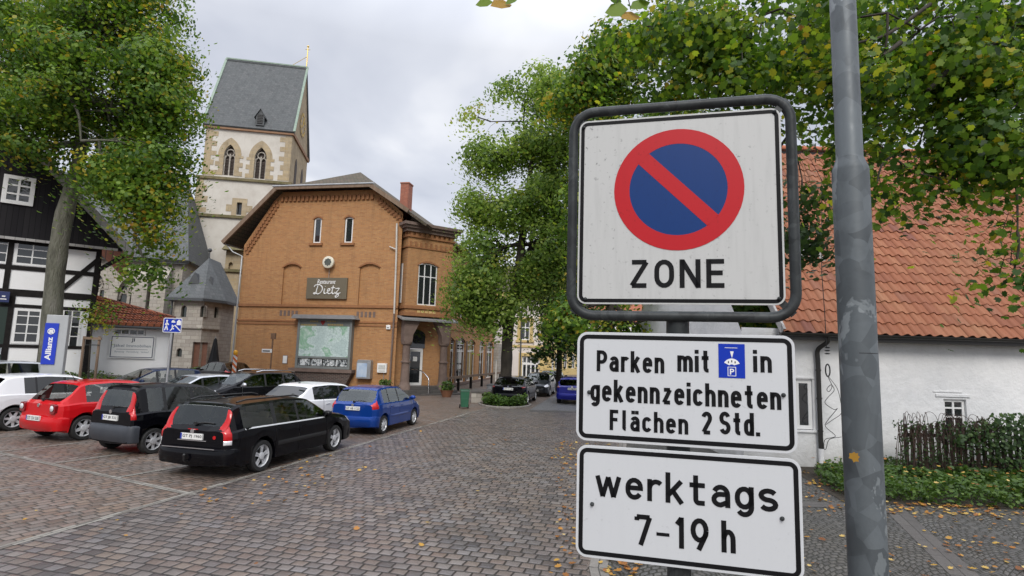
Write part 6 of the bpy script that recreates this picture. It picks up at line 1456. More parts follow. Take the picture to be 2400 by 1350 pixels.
# street trees in the middle
p0 = gnd(1180, 942); ct = [at(1187, 860, p0.y), at(1192, 760, p0.y), at(1215, 640, p0.y), at(1230, 500, p0.y), at(1250, 350, p0.y)]
Y = p0.y
tree('street_tree', 'tall green linden with dark trunk in the planted bed beside the black street estate', (p0.x, p0.y, -.05),
     [(p0.x, p0.y, -.05, .42), (p0.x + .05, p0.y, .8, .33)] + [(c.x, c.y, c.z, r_) for c, r_ in zip(ct, (.31, .30, .25, .18, .10))],
     [B(1170, 720, Y, 90, 60, 2.2, 90), B(1105, 690, Y - 1, 60, 50, 1.5, 45), B(1255, 645, Y, 75, 50, 2.0, 70), B(1150, 600, Y - .5, 85, 70, 2.4, 110), B(1250, 580, Y, 100, 80, 2.6, 120), B(1170, 480, Y, 90, 70, 2.2, 100), B(1280, 450, Y, 100, 80, 2.6, 120), B(1160, 380, Y, 60, 50, 1.6, 45), B(1230, 340, Y, 90, 70, 2.2, 90), B(1330, 360, Y, 90, 80, 2.4, 90), B(1150, 285, Y, 55, 38, 1.4, 36), B(1230, 240, Y, 70, 45, 1.6, 50), B(1320, 230, Y, 90, 70, 2.2, 80), B(1400, 300, Y, 100, 120, 2.6, 100), B(1130, 640, Y - 1.5, 60, 40, 1.2, 40), B(1330, 560, Y, 90, 110, 2.4, 110), B(1165, 765, Y - 1, 50, 25, 1.2, 16), B(1118, 275, Y, 40, 28, 1.0, 18), B(1118, 470, Y - .5, 36, 40, 1.2, 20), B(1120, 345, Y, 40, 28, 1.0, 16), B(1190, 205, Y, 40, 28, 1.0, 18), B(1270, 180, Y, 50, 40, 1.4, 30)],
     .185, 46, M['leaflinden'], M['barkdark'], 23, spread=.50, yellow=.06, limb_r=.13)
q0 = gnd(1310, 905); Y2 = 42.0; q0 = at(1309, 900, Y2)
tree('small_street_tree', 'smaller dark street tree with bushy low crown farther along the street', (q0.x, q0.y, -.05), [(q0.x, q0.y, -.05, .26)] + [(c.x, c.y, c.z, r_) for c, r_ in ((at(1311, 840, Y2), .20), (at(1312, 780, Y2), .17), (at(1318, 680, Y2), .10))],
     [B(1325, 765, Y2, 60, 42, 2.0, 80), B(1300, 735, Y2, 45, 45, 1.6, 55), B(1330, 700, Y2, 90, 60, 2.4, 110), B(1278, 812, Y2, 26, 18, 1.0, 16), B(1360, 800, Y2, 60, 40, 1.8, 50), B(1320, 650, Y2, 75, 50, 2.2, 80)], .26, 26, M['leafdark'], M['barkdark'], 31, spread=.6, yellow=.0)
Y3 = 24.0; q0 = at(1420, 960, Y3)
tree('background_tree', 'green tree with yellowing lower leaves behind the no parking sign', (q0.x, q0.y, -.05), [(q0.x, q0.y, -.05, .3), (q0.x + .1, q0.y, 3, .25), (q0.x + .3, q0.y, 7, .15)],
     [B(1395, 165, Y3, 75, 55, 1.8, 75), B(1440, 110, Y3, 70, 60, 1.8, 70), B(1330, 225, Y3, 60, 45, 1.6, 45), B(1420, 190, Y3, 80, 60, 1.8, 60), B(1360, 260, Y3 + 3, 80, 60, 1.8, 60), B(1500, 150, Y3, 120, 110, 2.2, 130), B(1600, 60, Y3, 130, 110, 2.2, 120), B(1460, 330, Y3, 110, 110, 2.0, 110), B(1600, 300, Y3, 130, 130, 2.2, 100), B(1330, 735, Y3 - 2, 45, 50, 1.0, 40), B(1440, 650, Y3, 110, 110, 2.0, 80), B(1480, 760, Y3, 120, 60, 1.6, 60), B(1380, 480, Y3, 70, 120, 1.8, 80), B(1640, 760, Y3, 90, 50, 1.4, 50), B(1740, 740, Y3 - 6, 70, 50, 1.2, 60)],
     .19, 28, M['leafmaple'], M['barkdark'], 41, spread=.46, yellow=.14)
Y4 = 12.6; q0 = at(1890, 1090, 13.2)
tree('yard_tree', 'dark leafy tree between sign and galvanised post before the tiled roof', (q0.x - .7, 18.5, -.05), [(q0.x - .7, 18.5, -.05, .24), (q0.x - .7, 18.0, 4, .2), (q0.x - .6, 15, 7.5, .1)],
     [B(1880, 420, 11.6, 55, 90, .7, 60), B(1890, 550, 11.6, 40, 60, .5, 30), B(1860, 300, 11.6, 80, 80, .8, 60), B(1960, 330, 11.5, 110, 60, .8, 45), B(1800, 180, 12, 120, 90, 1.0, 80)],
     .13, 26, M['leafdark'], M['barkdark'], 43, spread=.28, yellow=.0, limb_r=.05)
# the tree overhanging from the right, close to the camera
tx, ty = 11.5, 8.8
tree('overhanging_maple', 'near maple reaching in from the right over the signs with green and yellow leaves', (tx, ty, 0), [(tx, ty, -.05, .42), (tx - .1, ty, 3, .36), (tx - .5, ty, 6.0, .30), (tx - 1.4, ty, 8.5, .2)],
     [B(2330, 60, 7.5, 110, 90, .9, 75), B(2200, 40, 7.2, 110, 80, .9, 70), B(2080, 30, 6.8, 90, 60, .8, 50), B(1900, 60, 7.0, 110, 80, .9, 60), B(1740, 60, 7.6, 100, 70, .9, 60), B(1600, 90, 8.2, 90, 75, .9, 55), B(1490, 60, 8.6, 80, 70, .9, 40), B(1560, 190, 8.4, 110, 35, .8, 40), B(1740, 180, 7.6, 90, 40, .7, 34), B(2340, 200, 7.2, 90, 70, .8, 55), B(2200, 170, 7.4, 100, 55, .8, 50), B(2340, 310, 7.0, 90, 60, .7, 48), B(2230, 300, 7.4, 80, 45, .7, 36), B(2270, 360, 7.2, 80, 36, .6, 26), B(2375, 390, 6.8, 45, 55, .6, 22), B(2060, 180, 6.9, 70, 50, .7, 28), B(2050, 330, 7.0, 70, 40, .6, 26), B(2055, 430, 6.9, 40, 25, .5, 12), B(2140, 405, 7.2, 70, 16, .5, 10), B(2230, 430, 7.2, 45, 14, .4, 5), B(2385, 540, 6.6, 20, 30, .4, 5), B(2375, 640, 6.6, 22, 20, .3, 6), B(1930, 200, 7.4, 60, 80, .7, 34), B(1670, 130, 8.4, 80, 50, .8, 36), B(2120, 110, 7.4, 90, 60, .7, 40), B(2120, 0, 8.0, 140, 50, .8, 50), B(1960, 0, 8.0, 90, 50, .8, 36), B(1780, -10, 8.0, 120, 40, .8, 40), B(2280, 120, 8.0, 120, 80, .8, 60), B(1980, 90, 7.9, 90, 70, .8, 45), B(2110, 260, 8.2, 110, 70, .8, 30), B(2000, 280, 8.4, 90, 70, .7, 26), B(1830, 20, 7.2, 90, 40, .8, 36), B(2330, 360, 8, 100, 60, .7, 36), B(2150, 350, 8.2, 80, 36, .6, 20)],
       .105, 19, M['leafnear'], M['barkdark'], 57, spread=.27, tmpl=LEAFM, yellow=.08, gap=.0, limb_r=.05, nbranch=.25, flat=.6, nf=1.5)
# thick limbs crossing the upper right are part of that tree
ob = [o for o in bpy.data.objects if o.name == 'overhanging_maple'][0]
for pts, r_ in (([(2440, 20, 7.6), (2330, 100, 7.3), (2230, 160, 7.1), (2175, 212, 7.0)], .05), ([(2180, 10, 7.0), (2080, 80, 6.9), (2010, 100, 6.8)], .028), ([(2110, 100, 6.9), (2070, 130, 6.8)], .035), ([(1790, 0, 7.4), (1775, 90, 7.4), (1730, 75, 7.5)], .013), ([(1640, 130, 8), (1720, 180, 7.8), (1760, 160, 7.7)], .013), ([(2400, 230, 6.9), (2340, 280, 6.9), (2290, 340, 7)], .016)):
    P_ = [at(*p) - Vector((tx, ty, 0)) for p in pts]; s_ = spline(P_, 4); lb = MB(); lb.tube(s_, list(np.linspace(r_, r_ * .55, len(s_))), 8); lb.obj('limb', M['barkdark'], ob, smooth=60)
# leafy twigs hanging into the top of the picture, very near
for (cx_, cy_, Y_, lst, lab) in ((1165, -30, 2.3, [(1135, 8, .5), (1175, 12, .7), (1198, 4, .35)], 'dark twig tip hanging into the top of the picture over the sky'), (1465, -40, 2.6, [(1445, 25, .7), (1478, 40, .8), (1500, 12, .7), (1440, -5, .6), (1515, -10, .7)], 'leafy reddish twig hanging at the top edge left of the sign')):
    c = at(cx_, cy_, Y_); tw = thing('hanging_twig', lab, 'twig', c, 0, 'twigs hanging at the top edge'); m_ = MB()
    for (px, py, sz) in lst: q = at(px, py, Y_) - c; m_.tube([(0, 0, 0), (q.x * .5, 0, q.z * .4), (q.x, q.y, q.z + .04)], [.004, .003, .002], 5)
    m_.tube([(0, 0, 0), (.05, .05, .5)], .005, 5); m_.obj('stem', M['barkdark'], tw)
    P_ = np.array([tuple(at(px, py, Y_) - c) for px, py, _ in lst]); n_ = len(lst); rg = np.random.default_rng(5)
    leaf_mesh('leaves', P_, np.array([(0, -1, .3)] * n_) + rg.normal(size=(n_, 3)) * .35, np.array([.10 * s_ / .6 for *_, s_ in lst]), np.array([.55, .97, .5, .3, .2][:n_]), M['leafnear'], tw, LEAF6, 3)
# planted beds (ground cover)
def in_poly(x, y, poly):
    c = np.zeros(len(x), bool)
    for (x1, y1), (x2, y2) in zip(poly, poly[1:] + poly[:1]):
        hit = ((y1 > y) != (y2 > y)) & (x < (x2 - x1) * (y - y1) / (y2 - y1 + 1e-12) + x1); c ^= hit
    return c
def scatter(poly, n, rg):
    a = np.array(poly); lo, hi = a.min(0), a.max(0); p = rg.uniform(lo, hi, (n * 3, 2)); return p[in_poly(p[:, 0], p[:, 1], [tuple(q) for q in poly])][:n]
def ground_cover(name, poly, n, hgt, size, mt, seed, z=0.0, dome=None):
    rg = np.random.default_rng(seed); p = scatter(poly, n, rg); cl = .5 + .5 * nval(np.c_[p, p[:, :1] * 0], 2.2, seed); h_ = hgt * (.35 + .65 * cl) * rg.random(len(p)) ** .6
    pos = np.c_[p, h_ + z]; nn = np.array((0, 0, 1)) + rg.normal(size=(len(p), 3)) * .6
    return tag(leaf_mesh(name, pos, nn, size * rg.uniform(.6, 1.3, len(p)), rg.beta(2, 2.5, len(p)) * .9 + .0 * cl, mt, None, LEAF6, seed), kind='stuff')
bed = [(7.15, 13.3), (6.75, 12.3), (6.55, 11.0), (7.4, 10.75), (9.4, 10.55), (14, 10.5), (14, 14.0), (9, 14.1)]
b_ = MB(); b_.add([(x, y, .02) for x, y in [(6.9, 14.15), (6.3, 10.8), (7.3, 10.62), (14, 10.4), (16, 14.15)]], [(0, 1, 2, 3, 4)]); tag(b_.obj('soil', M['soil']), kind='structure')
ground_cover('ground_cover', bed, 15000, .42, .085, M['leafground'], 5)
pb = gnd(1180, 948); bedm = [(pb.x + 1.25 * math.cos(a) * (1.0 if math.cos(a) > 0 else .9), pb.y + 1.9 * math.sin(a)) for a in [2 * math.pi * k / 14 for k in range(14)]]
ground_cover('ground_cover', bedm, 3600, .75, .14, M['leafground'], 8)
b_ = MB(); b_.tube([(x * 1.0 + (x - pb.x) * .12, y + (y - pb.y) * .12, .03) for x, y in bedm], .06, 6, closed=True); tag(b_.obj('kerb', M['kerb']), kind='structure')
la = gnd(250, 862); vb2 = [(-19.5, 21.2), (-17.5, 21.0), (-13.5, 22.6), (-13.5, 23.6), (-16, 23.6), (-19.5, 22.4)]
rg = np.random.default_rng(4); p = scatter(vb2, 2600, rg); zz = np.array([gz(*q) for q in p]); tag(leaf_mesh('ground_cover', np.c_[p, zz + rg.random(len(p)) ** .7 * .38], np.array((0, 0, 1)) + rg.normal(size=(len(p), 3)) * .7, .10 * rg.uniform(.6, 1.4, len(p)), rg.random(len(p)) * .95, M['leafground'], None, LEAF6, 4), kind='stuff')
# fallen leaves
rg = np.random.default_rng(77); pts = []
for poly, n in (([(.2, 4), (1.2, 4), (3.4, 17), (1.4, 17), (.9, 10)], 380), ([(.95, 5.5), (1.35, 5.5), (2.5, 12), (2.1, 12)], 330), ([(1.3, 4.5), (9, 4.5), (9.5, 10.4), (2.4, 10.4)], 420), ([(5.2, 9.9), (9.9, 10.0), (9.9, 10.75), (6.6, 10.8)], 240), ([(5.5, 10.6), (6.8, 10.6), (7.2, 14), (6.0, 14)], 120), ([(-5.8, 7.5), (-4.9, 7.5), (-3.4, 14), (-4.4, 14)], 40), ([(-4.9, 9.2), (-3.6, 9.4), (-2.8, 12.8), (-4.0, 12.4)], 30), ([(-9, 5), (1, 5), (3, 24), (-6, 24)], 55), ([(6.8, 10.6), (12, 10.6), (12, 13.6), (7, 13.6)], 140)):
    q = scatter(poly, n, rg); zz = .30 if n == 140 else .028; pts.append(np.c_[q, np.array([gz(*k) for k in q]) + zz + rg.random(len(q)) * .02 + (rg.random(len(q)) * .15 if n == 140 else 0)])
pts = np.vstack(pts)
tag(leaf_mesh('fallen_leaves', pts, np.array((0, 0, 1)) + rg.normal(size=(len(pts), 3)) * .18, rg.uniform(.05, .105, len(pts)), rg.beta(1.6, 1.8, len(pts)), M['leaffallen'], None, LEAFM, 9), kind='stuff')
# ivy grown picket fence before the white house
fx0, fx1, fy = 9.15, 15.0, 13.1
fe = thing('picket_fence', 'dark weathered picket fence overgrown with ivy and dry creeper before the white house', 'fence', (fx0, fy, 0)); dk = noisy('dark_pickets', (.02, .015, .012), (.05, .035, .028), 6, .9, .3)
m_ = MB(); k = 0; x = 0.0
while x < fx1 - fx0: h_ = 1.27 + rnd.uniform(-.05, .05); m_.prism([(x, 0), (x + .085, 0), (x + .085, h_ - .05), (x + .042, h_), (x, h_ - .05)], -.02, .01); x += .15
m_.obj('picket', dk, fe)['kind'] = 'stuff'
m_ = MB(); m_.box(0, fx1 - fx0, .012, .06, .3, .38); m_.box(0, fx1 - fx0, .012, .06, .95, 1.03); m_.obj('rail', dk, fe)
iv = thing('ivy', 'dense dark green ivy climbing over the picket fence', 'ivy', (fx0, fy, 0)); rg = np.random.default_rng(12)
n = 5200; x = .8 + 5.2 * rg.random(n) ** .85; z = rg.uniform(.05, 1.55, n); d_ = 1.60 + .16 * np.sin(x * 3) + .08 * np.sin(x * 7.3); ok = (z < d_) & ((x > 1.5 + .6 * np.sin(z * 5)) | (z < .35)) & ((z > .75) | (rg.random(n) < .45)); x, z = x[ok], z[ok]
leaf_mesh('leaves', np.c_[x, -.05 - rg.random(len(x)) * .35 + .25 * (z > 1.15) * rg.random(len(x)), z], np.array((0, -1, .5)) + rg.normal(size=(len(x), 3)) * .5, rg.uniform(.06, .12, len(x)), rg.random(len(x)) * .9, M['leafdark'], iv, LEAFM, 3)
m_ = MB()
for k in range(9): x = .8 + k * .6; m_.tube(spline([(x, -.05, 0), (x + .1, -.08, .5), (x + .05, -.04, 1.0), (x + .3, -.06, 1.35)], 4), .014, 5)
m_.obj('stem', M['barkdark'], iv)
cr = thing('dry_creeper', 'tangled dry brown creeper drooping over the near end of the picket fence', 'creeper', (fx0, fy, 0)); m_ = MB()
for k in range(120):
    x = rnd.uniform(-.15, 2.0); h_ = rnd.uniform(1.05, 1.55) * (1 - .05 * max(0, x - .8)); dx = rnd.uniform(-.45, .35); m_.tube(spline([(x, rnd.uniform(-.05, .05), h_ - .35), (x + dx * .3, -.08, h_), (x + dx * .8, -.16 - rnd.random() * .1, h_ - .2), (x + dx, -.2, max(.05, h_ - rnd.uniform(.5, 1.3)))], 4), .006, 4, caps=False)
m_.obj('stem', noisy('dry_stem', (.03, .018, .014), (.07, .04, .03), 5, .9), cr)
n = 1500; x = rg.uniform(-.3, 2.2, n); z = rg.uniform(.05, 1.35, n); leaf_mesh('leaves', np.c_[x, -.06 - rg.random(n) * .25, z], np.array((0, -1, .2)) + rg.normal(size=(n, 3)) * .6, rg.uniform(.03, .07, n), rg.random(n) * .55, M['leafdark'], cr, LEAF6, 6)
# staked sapling before the annex
s0 = at(212, 862, 21.0); gzs = gz(s0.x, s0.y)
sa = tree('sapling', 'young sapling tied to two stakes before the white annex', (s0.x, s0.y, gzs), [(s0.x, s0.y, gzs, .035), (at(215, 760, 21).x, s0.y, at(215, 760, 21).z, .025)], [B(225, 745, 21, 32, 26, .4, 12), B(245, 720, 21, 28, 26, .4, 10), B(210, 725, 21, 22, 30, .3, 8)], .11, 14, M['leafmaple'], M['barkdark'], 63, spread=.25, yellow=.4, limb_r=.02)
m_ = MB()
for px in (190, 226): a = at(px, 858, 20.9); c = at(px + 8, 788, 20.9); m_.tube([(a.x, a.y, gz(a.x, a.y) - .1), tuple(c)], .045, 8)
a = at(196, 792, 20.85); c = at(238, 794, 20.85); m_.bar(tuple(a), tuple(c), .05, .09)
st_ = thing('tree_stakes', 'pair of brown wooden stakes with crossbar holding the sapling', 'stakes', (0, 0, 0)); m_.obj('stakes', M['wood'], st_)
m_ = MB(); a = at(200, 808, 20.84); c = at(234, 809, 20.84); m_.bar(tuple(a), tuple(c), .015, .03); m_.obj('tie', M['black'], st_)
# hedge by the chapel
h0 = at(462, 848, 33); hb_ = thing('hedge', 'small bright green bush at the foot of the stone chapel', 'bush', (h0.x, h0.y, gz(h0.x, h0.y))); n = 1400; d = rg.normal(size=(n, 3)); d /= np.linalg.norm(d, axis=1, keepdims=True)
d = d * rg.uniform(.6, 1, (n, 1)) * np.array((.95, .6, .75)); d[:, 2] = np.abs(d[:, 2]) + .3; leaf_mesh('leaves', d, d + rg.normal(size=(n, 3)) * .5, rg.uniform(.1, .2, n), .45 + rg.random(n) * .5, M['leafground'], hb_, LEAF6, 2)
m_ = MB()
for k in range(6): m_.tube([(0, 0, -.05), (rnd.uniform(-.6, .6), rnd.uniform(-.3, .3), 1.0)], .02, 5)
m_.obj('stem', M['barkdark'], hb_)
# ------------------------------------------------------------------ the traffic signs in front
M['galv'] = None
def galv(name, dark, light, sc=5):
    t = NT(name); o = t.co(); v = t.n('ShaderNodeTexVoronoi', {'Vector': o, 'Scale': sc * 4, 'Randomness': 1}).outputs['Color']; f = t.noise(t.map(o, (1, 1, .6)), sc, 5, .65, .6); g = t.noise(o, sc * 9, 3)
    c = t.ramp(f, [(.40, dark), (.50, tuple(a * 1.3 for a in dark)), (.555, tuple(a * 1.2 for a in dark)), (.575, light), (.66, tuple(a * .85 for a in light)), (.68, dark)])
    vg = t.n('ShaderNodeSeparateXYZ', {0: v}).outputs[0]; c = t.mix(.3, c, t.n('ShaderNodeCombineXYZ', {0: vg, 1: vg, 2: vg}).outputs[0], 'SOFT_LIGHT'); t.base(c); t.rough(t.m('ADD', .34, t.m('MULTIPLY', g, .3))); t.b.inputs['Metallic'].default_value = .1; t.b.inputs['Specular IOR Level'].default_value = .3; t.bump(g, .06, .002); return t.mat
M['galv'] = galv('galvanised_post', (.078, .089, .096), (.20, .222, .232), 3.6); M['galvdark'] = galv('galvanised_frame', (.022, .025, .026), (.042, .047, .048), 7)
def signmat(name, c, dirt=.0, rough=.38):
    t = NT(name); o = t.co(); st = t.noise(t.map(o, (10, 10, 1.0)), 4.5, 4, .6); sp_ = t.noise(o, 62, 4, .65); big = t.noise(o, 3.5, 4, .6)
    zsp = t.n('ShaderNodeSeparateXYZ', {0: o}).outputs[2]
    cc = t.mix(t.m('MULTIPLY', t.m('SUBTRACT', st, .48, None, True), dirt * 1.5, None, True), c, tuple(a * .68 for a in c))
    msk = t.m('MULTIPLY', t.m('SUBTRACT', sp_, .60, None, True), 14, None, True); msk = t.m('MULTIPLY', msk, t.m('MULTIPLY', t.m('SUBTRACT', big, .42, None, True), 4, None, True))
    cc = t.mix(t.m('MULTIPLY', msk, min(1, dirt * 1.5)), cc, tuple(a * .15 for a in c)); t.base(cc); t.rough(rough); t.b.inputs['Specular IOR Level'].default_value = .22; return t.mat
M['signwhite'] = signmat('sign_white', (.47, .475, .465), .8); M['signwhite2'] = signmat('sign_white_clean', (.53, .545, .56), .14); M['signblack'] = plain('sign_black', (.007, .007, .008), .5, spec=.12); M['signred'] = signmat('sign_red', (.42, .010, .016), .3); M['signblue'] = signmat('sign_blue', (.002, .031, .145), .3); M['signbright'] = signmat('sign_blue_bright', (.004, .03, .36), .1); M['sheet'] = plain('sheet_metal', (.42, .43, .43), .45, .5)
SA = R(-14); so = at(1603, 700, 1.757); SFr = Frame(so.x, so.y, 0, SA); l = SFr.loc
def S4(tl, tr, br, bl, y=0):
    a, b, c, d = (l(*p, y) for p in (tl, tr, br, bl)); return (a[0] + d[0]) / 2, (b[0] + c[0]) / 2, (c[1] + d[1]) / 2, (a[1] + b[1]) / 2
def plate_(root, rc, rad, b1, b2, face, y=0):
    x0, x1, z0, z1 = rc; g = MB(); g.prism(rrect(x0, x1, z0, z1, rad, 8), y, y + .003); p_ = g.obj('plate', face, root, bevel=.0008)
    def ring(a, b, ra, rb, mt, nm, yy):
        o = rrect(x0 + a, x1 - a, z0 + a, z1 - a, ra, 8); i_ = rrect(x0 + b, x1 - b, z0 + b, z1 - b, rb, 8); g = MB(); n = len(o)
        for k in range(n): g.quad((o[k][0], yy, o[k][1]), (o[(k + 1) % n][0], yy, o[(k + 1) % n][1]), (i_[(k + 1) % n][0], yy, i_[(k + 1) % n][1]), (i_[k][0], yy, i_[k][1]))
        return g.obj(nm, mt, root)
    ring(b1, b2, max(.004, rad - b1), max(.003, rad - b2), M['signblack'], 'border', y - .0008); return p_
def screw(root, px, py, r_=.0045, y=0):
    x, z = l(px, py); g = MB(); g.lathe([(r_ * 1.5, -.003), (r_ * 1.3, -.005), (r_, -.006), (r_ * .9, -.010), (.0, -.011)], (x, y, z), 12, axis='y'); g.obj('screw', M['galvdark'], root, smooth=40)
# road-sign lettering drawn as constant-width strokes (the letter forms of German traffic signs)
XH = .73
def _arc(cx, cz, rx, rz, a0, a1, n=9): return [(cx + rx * math.cos(R(a0 + (a1 - a0) * i / n)), cz + rz * math.sin(R(a0 + (a1 - a0) * i / n))) for i in range(n + 1)]
def din_glyph(ch, h, c):
    """skeleton strokes in cap-height units; h: half stroke, c: letter width; returns strokes, width"""
    t, k, r, d = XH - h, 1 - h, c / 2, -.24 + h
    rz = min(r, .24); C = c * 1.22
    ring = lambda w, z0, z1: _arc(w / 2, z1 - min(w / 2, .3), w / 2, min(w / 2, .3), 0, 180) + _arc(w / 2, z0 + min(w / 2, .3), w / 2, min(w / 2, .3), 180, 360) + [(w, z1 - min(w / 2, .3)), (w, z1 - min(w / 2, .3) + .001)]
    dot = lambda x, z: [(x, z - h), (x, z + h)]
    if ch == 'n': return [[(0, 0), (0, XH)], [(0, t - rz)] + _arc(r, t - rz, r, rz, 180, 0)[1:] + [(c, 0)]], c
    if ch == 'h': return [[(0, 0), (0, 1)], [(0, t - rz)] + _arc(r, t - rz, r, rz, 180, 0)[1:] + [(c, 0)]], c
    if ch == 'm': return [[(0, 0), (0, XH)], [(0, t - rz)] + _arc(r, t - rz, r, rz, 180, 0)[1:] + [(c, 0)], [(c, t - rz)] + _arc(c + r, t - rz, r, rz, 180, 0)[1:] + [(2 * c, 0)]], 2 * c
    if ch == 'r': return [[(0, 0), (0, XH)], [(0, t - rz)] + _arc(r, t - rz, r, rz, 180, 45)[1:]], c * .80
    if ch == 'i': return [[(0, 0), (0, XH)], dot(0, 1 - h)], 0
    if ch == 'l': return [[(0, 1), (0, .16)] + _arc(.11, .16, .11, .16 - h, 180, 270)[1:]], .12
    if ch == 'k': return [[(0, 0), (0, 1)], [(c, XH), (0, .24)], [(c * .33, .42), (c * 1.05, 0)]], c * 1.05
    if ch == 'e': return [[(0, .39), (c, .39), (c, t - rz)] + _arc(r, t - rz, r, rz, 0, 180)[1:] + [(0, h + rz)] + _arc(r, h + rz, r, rz, 180, 330)[1:]], c
    if ch == 'c': return [_arc(r, t - rz, r, rz, 25, 180) + [(0, h + rz)] + _arc(r, h + rz, r, rz, 180, 335)[1:]], c * .95
    if ch in 'aä':
        g = [_arc(r, t - rz, r, rz, 155, 0) + [(c, 0)], [(c, .42), (r * .9, .42)] + _arc(r * .9, (.42 + h) / 2, r * .9, (.42 - h) / 2, 90, 270)[1:] + [(r, h)] + [(c, h + .10)]]
        if ch == 'ä': g += [dot(c * .18, 1 - h), dot(c * .82, 1 - h)]
        return g, c
    if ch == 'g': return [ring(c, h, t), [(c, XH), (c, d + rz)] + _arc(r, d + rz, r, rz, 360, 215)[1:]], c
    if ch == 'd': return [ring(c, h, t), [(c, 0), (c, 1)]], c
    if ch == 't': return [[(.17, .97), (.17, h + .12)] + _arc(.29, h + .12, .12, .12, 180, 270)[1:] + [(c * 1.0, h)], [(-.06, t), (c * 1.02, t)]], c * .98
    if ch == 'z': return [[(0, t), (c, t)], [(c - .0, t), (0, h)], [(0, h), (c, h)]], c
    if ch == 'w': return [[(0, XH - h * .25), (c * .43, h * .25)], [(c * .43, h * .25), (c * .86, XH - h * .6)], [(c * .86, XH - h * .6), (c * 1.29, h * .25)], [(c * 1.29, h * .25), (c * 1.72, XH - h * .25)]], c * 1.72
    if ch == 's': q = (t - h) / 4; return [_arc(r, t - q, r, q, 25, 180, 7) + _arc(r, t - q, r, q, 180, 250, 3)[1:] + _arc(r, h + q, r, q, 70, 0, 3) + _arc(r, h + q, r, q, 0, -155, 7)[1:]], c
    if ch == 'S': q = (k - h) / 4; r2 = C / 2; return [_arc(r2, k - q, r2, q, 20, 180, 7) + _arc(r2, k - q, r2, q, 180, 250, 3)[1:] + _arc(r2, h + q, r2, q, 70, 0, 3) + _arc(r2, h + q, r2, q, 0, -160, 7)[1:]], C
    if ch == 'P': return [[(0, 0), (0, 1)], [(0, k), (C - .24, k)] + _arc(C - .24, k - .235, .24, .235, 90, -90)[1:] + [(0, k - .47)]], C
    if ch == 'F': return [[(0, 0), (0, 1)], [(0, k), (C * .95, k)], [(0, .52), (C * .85, .52)]], C * .95
    if ch == 'E': return [[(0, 0), (0, 1)], [(0, k), (C, k)], [(0, .52), (C * .9, .52)], [(0, h), (C, h)]], C
    if ch == 'Z': return [[(0, k), (C, k)], [(C, k), (0, h)], [(0, h), (C, h)]], C
    if ch == 'N': return [[(0, 0), (0, 1)], [(0, .96), (C * 1.05, .04)], [(C * 1.05, 0), (C * 1.05, 1)]], C * 1.05
    if ch == 'O': return [ring(C, h, k)], C
    if ch == '2': return [_arc(r * 1.1, k - r * 1.1, r * 1.1, r * 1.1, 165, -35) + [(0, h + .02)], [(0, h), (c * 1.1, h)]], c * 1.1
    if ch == '7': return [[(0, .80), (0, k)], [(0, k), (C, k)], [(C, k), (C * .30, 0)]], C
    if ch == '1': return [[(.22, 0), (.22, 1)], [(.22, .97), (0, .76)]], .22
    if ch == '9': r9 = C / 2; return [_arc(r9, k - r9, r9, r9, 0, 359, 18), [(C, k - r9), (C * .97, k - r9 - .12), (C * .42, 0)]], C
    if ch == '-': return [[(0, .42), (.34, .42)]], .34
    if ch == '.': return [[(0, 0), (0, 2 * h)]], 0
    return [], c
def ribbon(b, pts, w, y):
    P_ = [Vector((p[0], 0, p[1])) for p in pts]; P_ = [p for i, p in enumerate(P_) if i == 0 or (p - P_[i - 1]).length > 1e-7]; n = len(P_); L_, R_ = [], []
    for i in range(n):
        d0 = (P_[i] - P_[i - 1]).normalized() if i else None; d1 = (P_[i + 1] - P_[i]).normalized() if i < n - 1 else None
        d = (d0 or d1) if not (d0 and d1) else (d0 + d1).normalized(); s = 1.0 if not (d0 and d1) else min(1.7, 1 / max(.3, d.dot(d1)))
        nn = Vector((-d.z, 0, d.x)) * (w / 2 * s); L_.append(P_[i] + nn); R_.append(P_[i] - nn)
    b.add([(v.x, y, v.z) for v in L_ + R_], [(i, n + i, n + i + 1, i + 1) for i in range(n - 1)])
def TX(root, word, lft, rgt, top, bot, w=.165, c=.40, gap=.17, y=-.0012):
    """word fitted between four measured points (left, right, top, bottom edge) on the plate"""
    x0, x1 = l(*lft)[0], l(*rgt)[0]; z1, z0 = l(*top)[1], l(*bot)[1]
    hi = 1.0 if any(q in 'PFSEZNOdhklti279ä1' for q in word) else XH; hi = .73 if word == '-' else hi; lo = -.24 if 'g' in word else 0
    sz = (z1 - z0) / (hi - lo); ox = z0 - lo * sz; X = 0; sk = []
    for ch in word:
        st, wd = din_glyph(ch, w / 2, c); sk += [[(X + p[0], p[1]) for p in s_] for s_ in st]; X += wd + w + gap * (.75 if ch in 'r' else 1)
    X -= w + gap; st_w = w * sz; sx = (x1 - x0 - st_w) / max(X, .001) if X > .01 else sz
    b = MB()
    for s_ in sk: ribbon(b, [(x0 + st_w / 2 + p[0] * sx, ox + p[1] * sz) for p in s_], st_w * (1.18 if len(s_) == 5 and word[0] == 'w' else 1), y)
    return b.obj('lettering', M['signblack'], root)
rcz = S4((1357, 287), (1829, 250), (1842, 714), (1354, 714))
zs_ = fthing('no_parking_sign', 'square no parking zone sign with red ring and blue disc in a grey tube frame', 'road sign', SFr)
plate_(zs_, rcz, .03, .006, .018, M['signwhite'])
cc = l(1588, 443); rad = abs(l(1741, 443)[0] - l(1437, 443)[0]) / 2 * 1.0; radz = abs(l(1588, 301)[1] - l(1588, 586)[1]) / 2; rad = (rad + radz) / 2
g = MB(); n = 56
def disc(b, r_, y): b.add([(cc[0] + r_ * math.cos(2 * math.pi * k / n), y, cc[1] + r_ * math.sin(2 * math.pi * k / n)) for k in range(n)], [tuple(range(n))])
ri = rad * .755
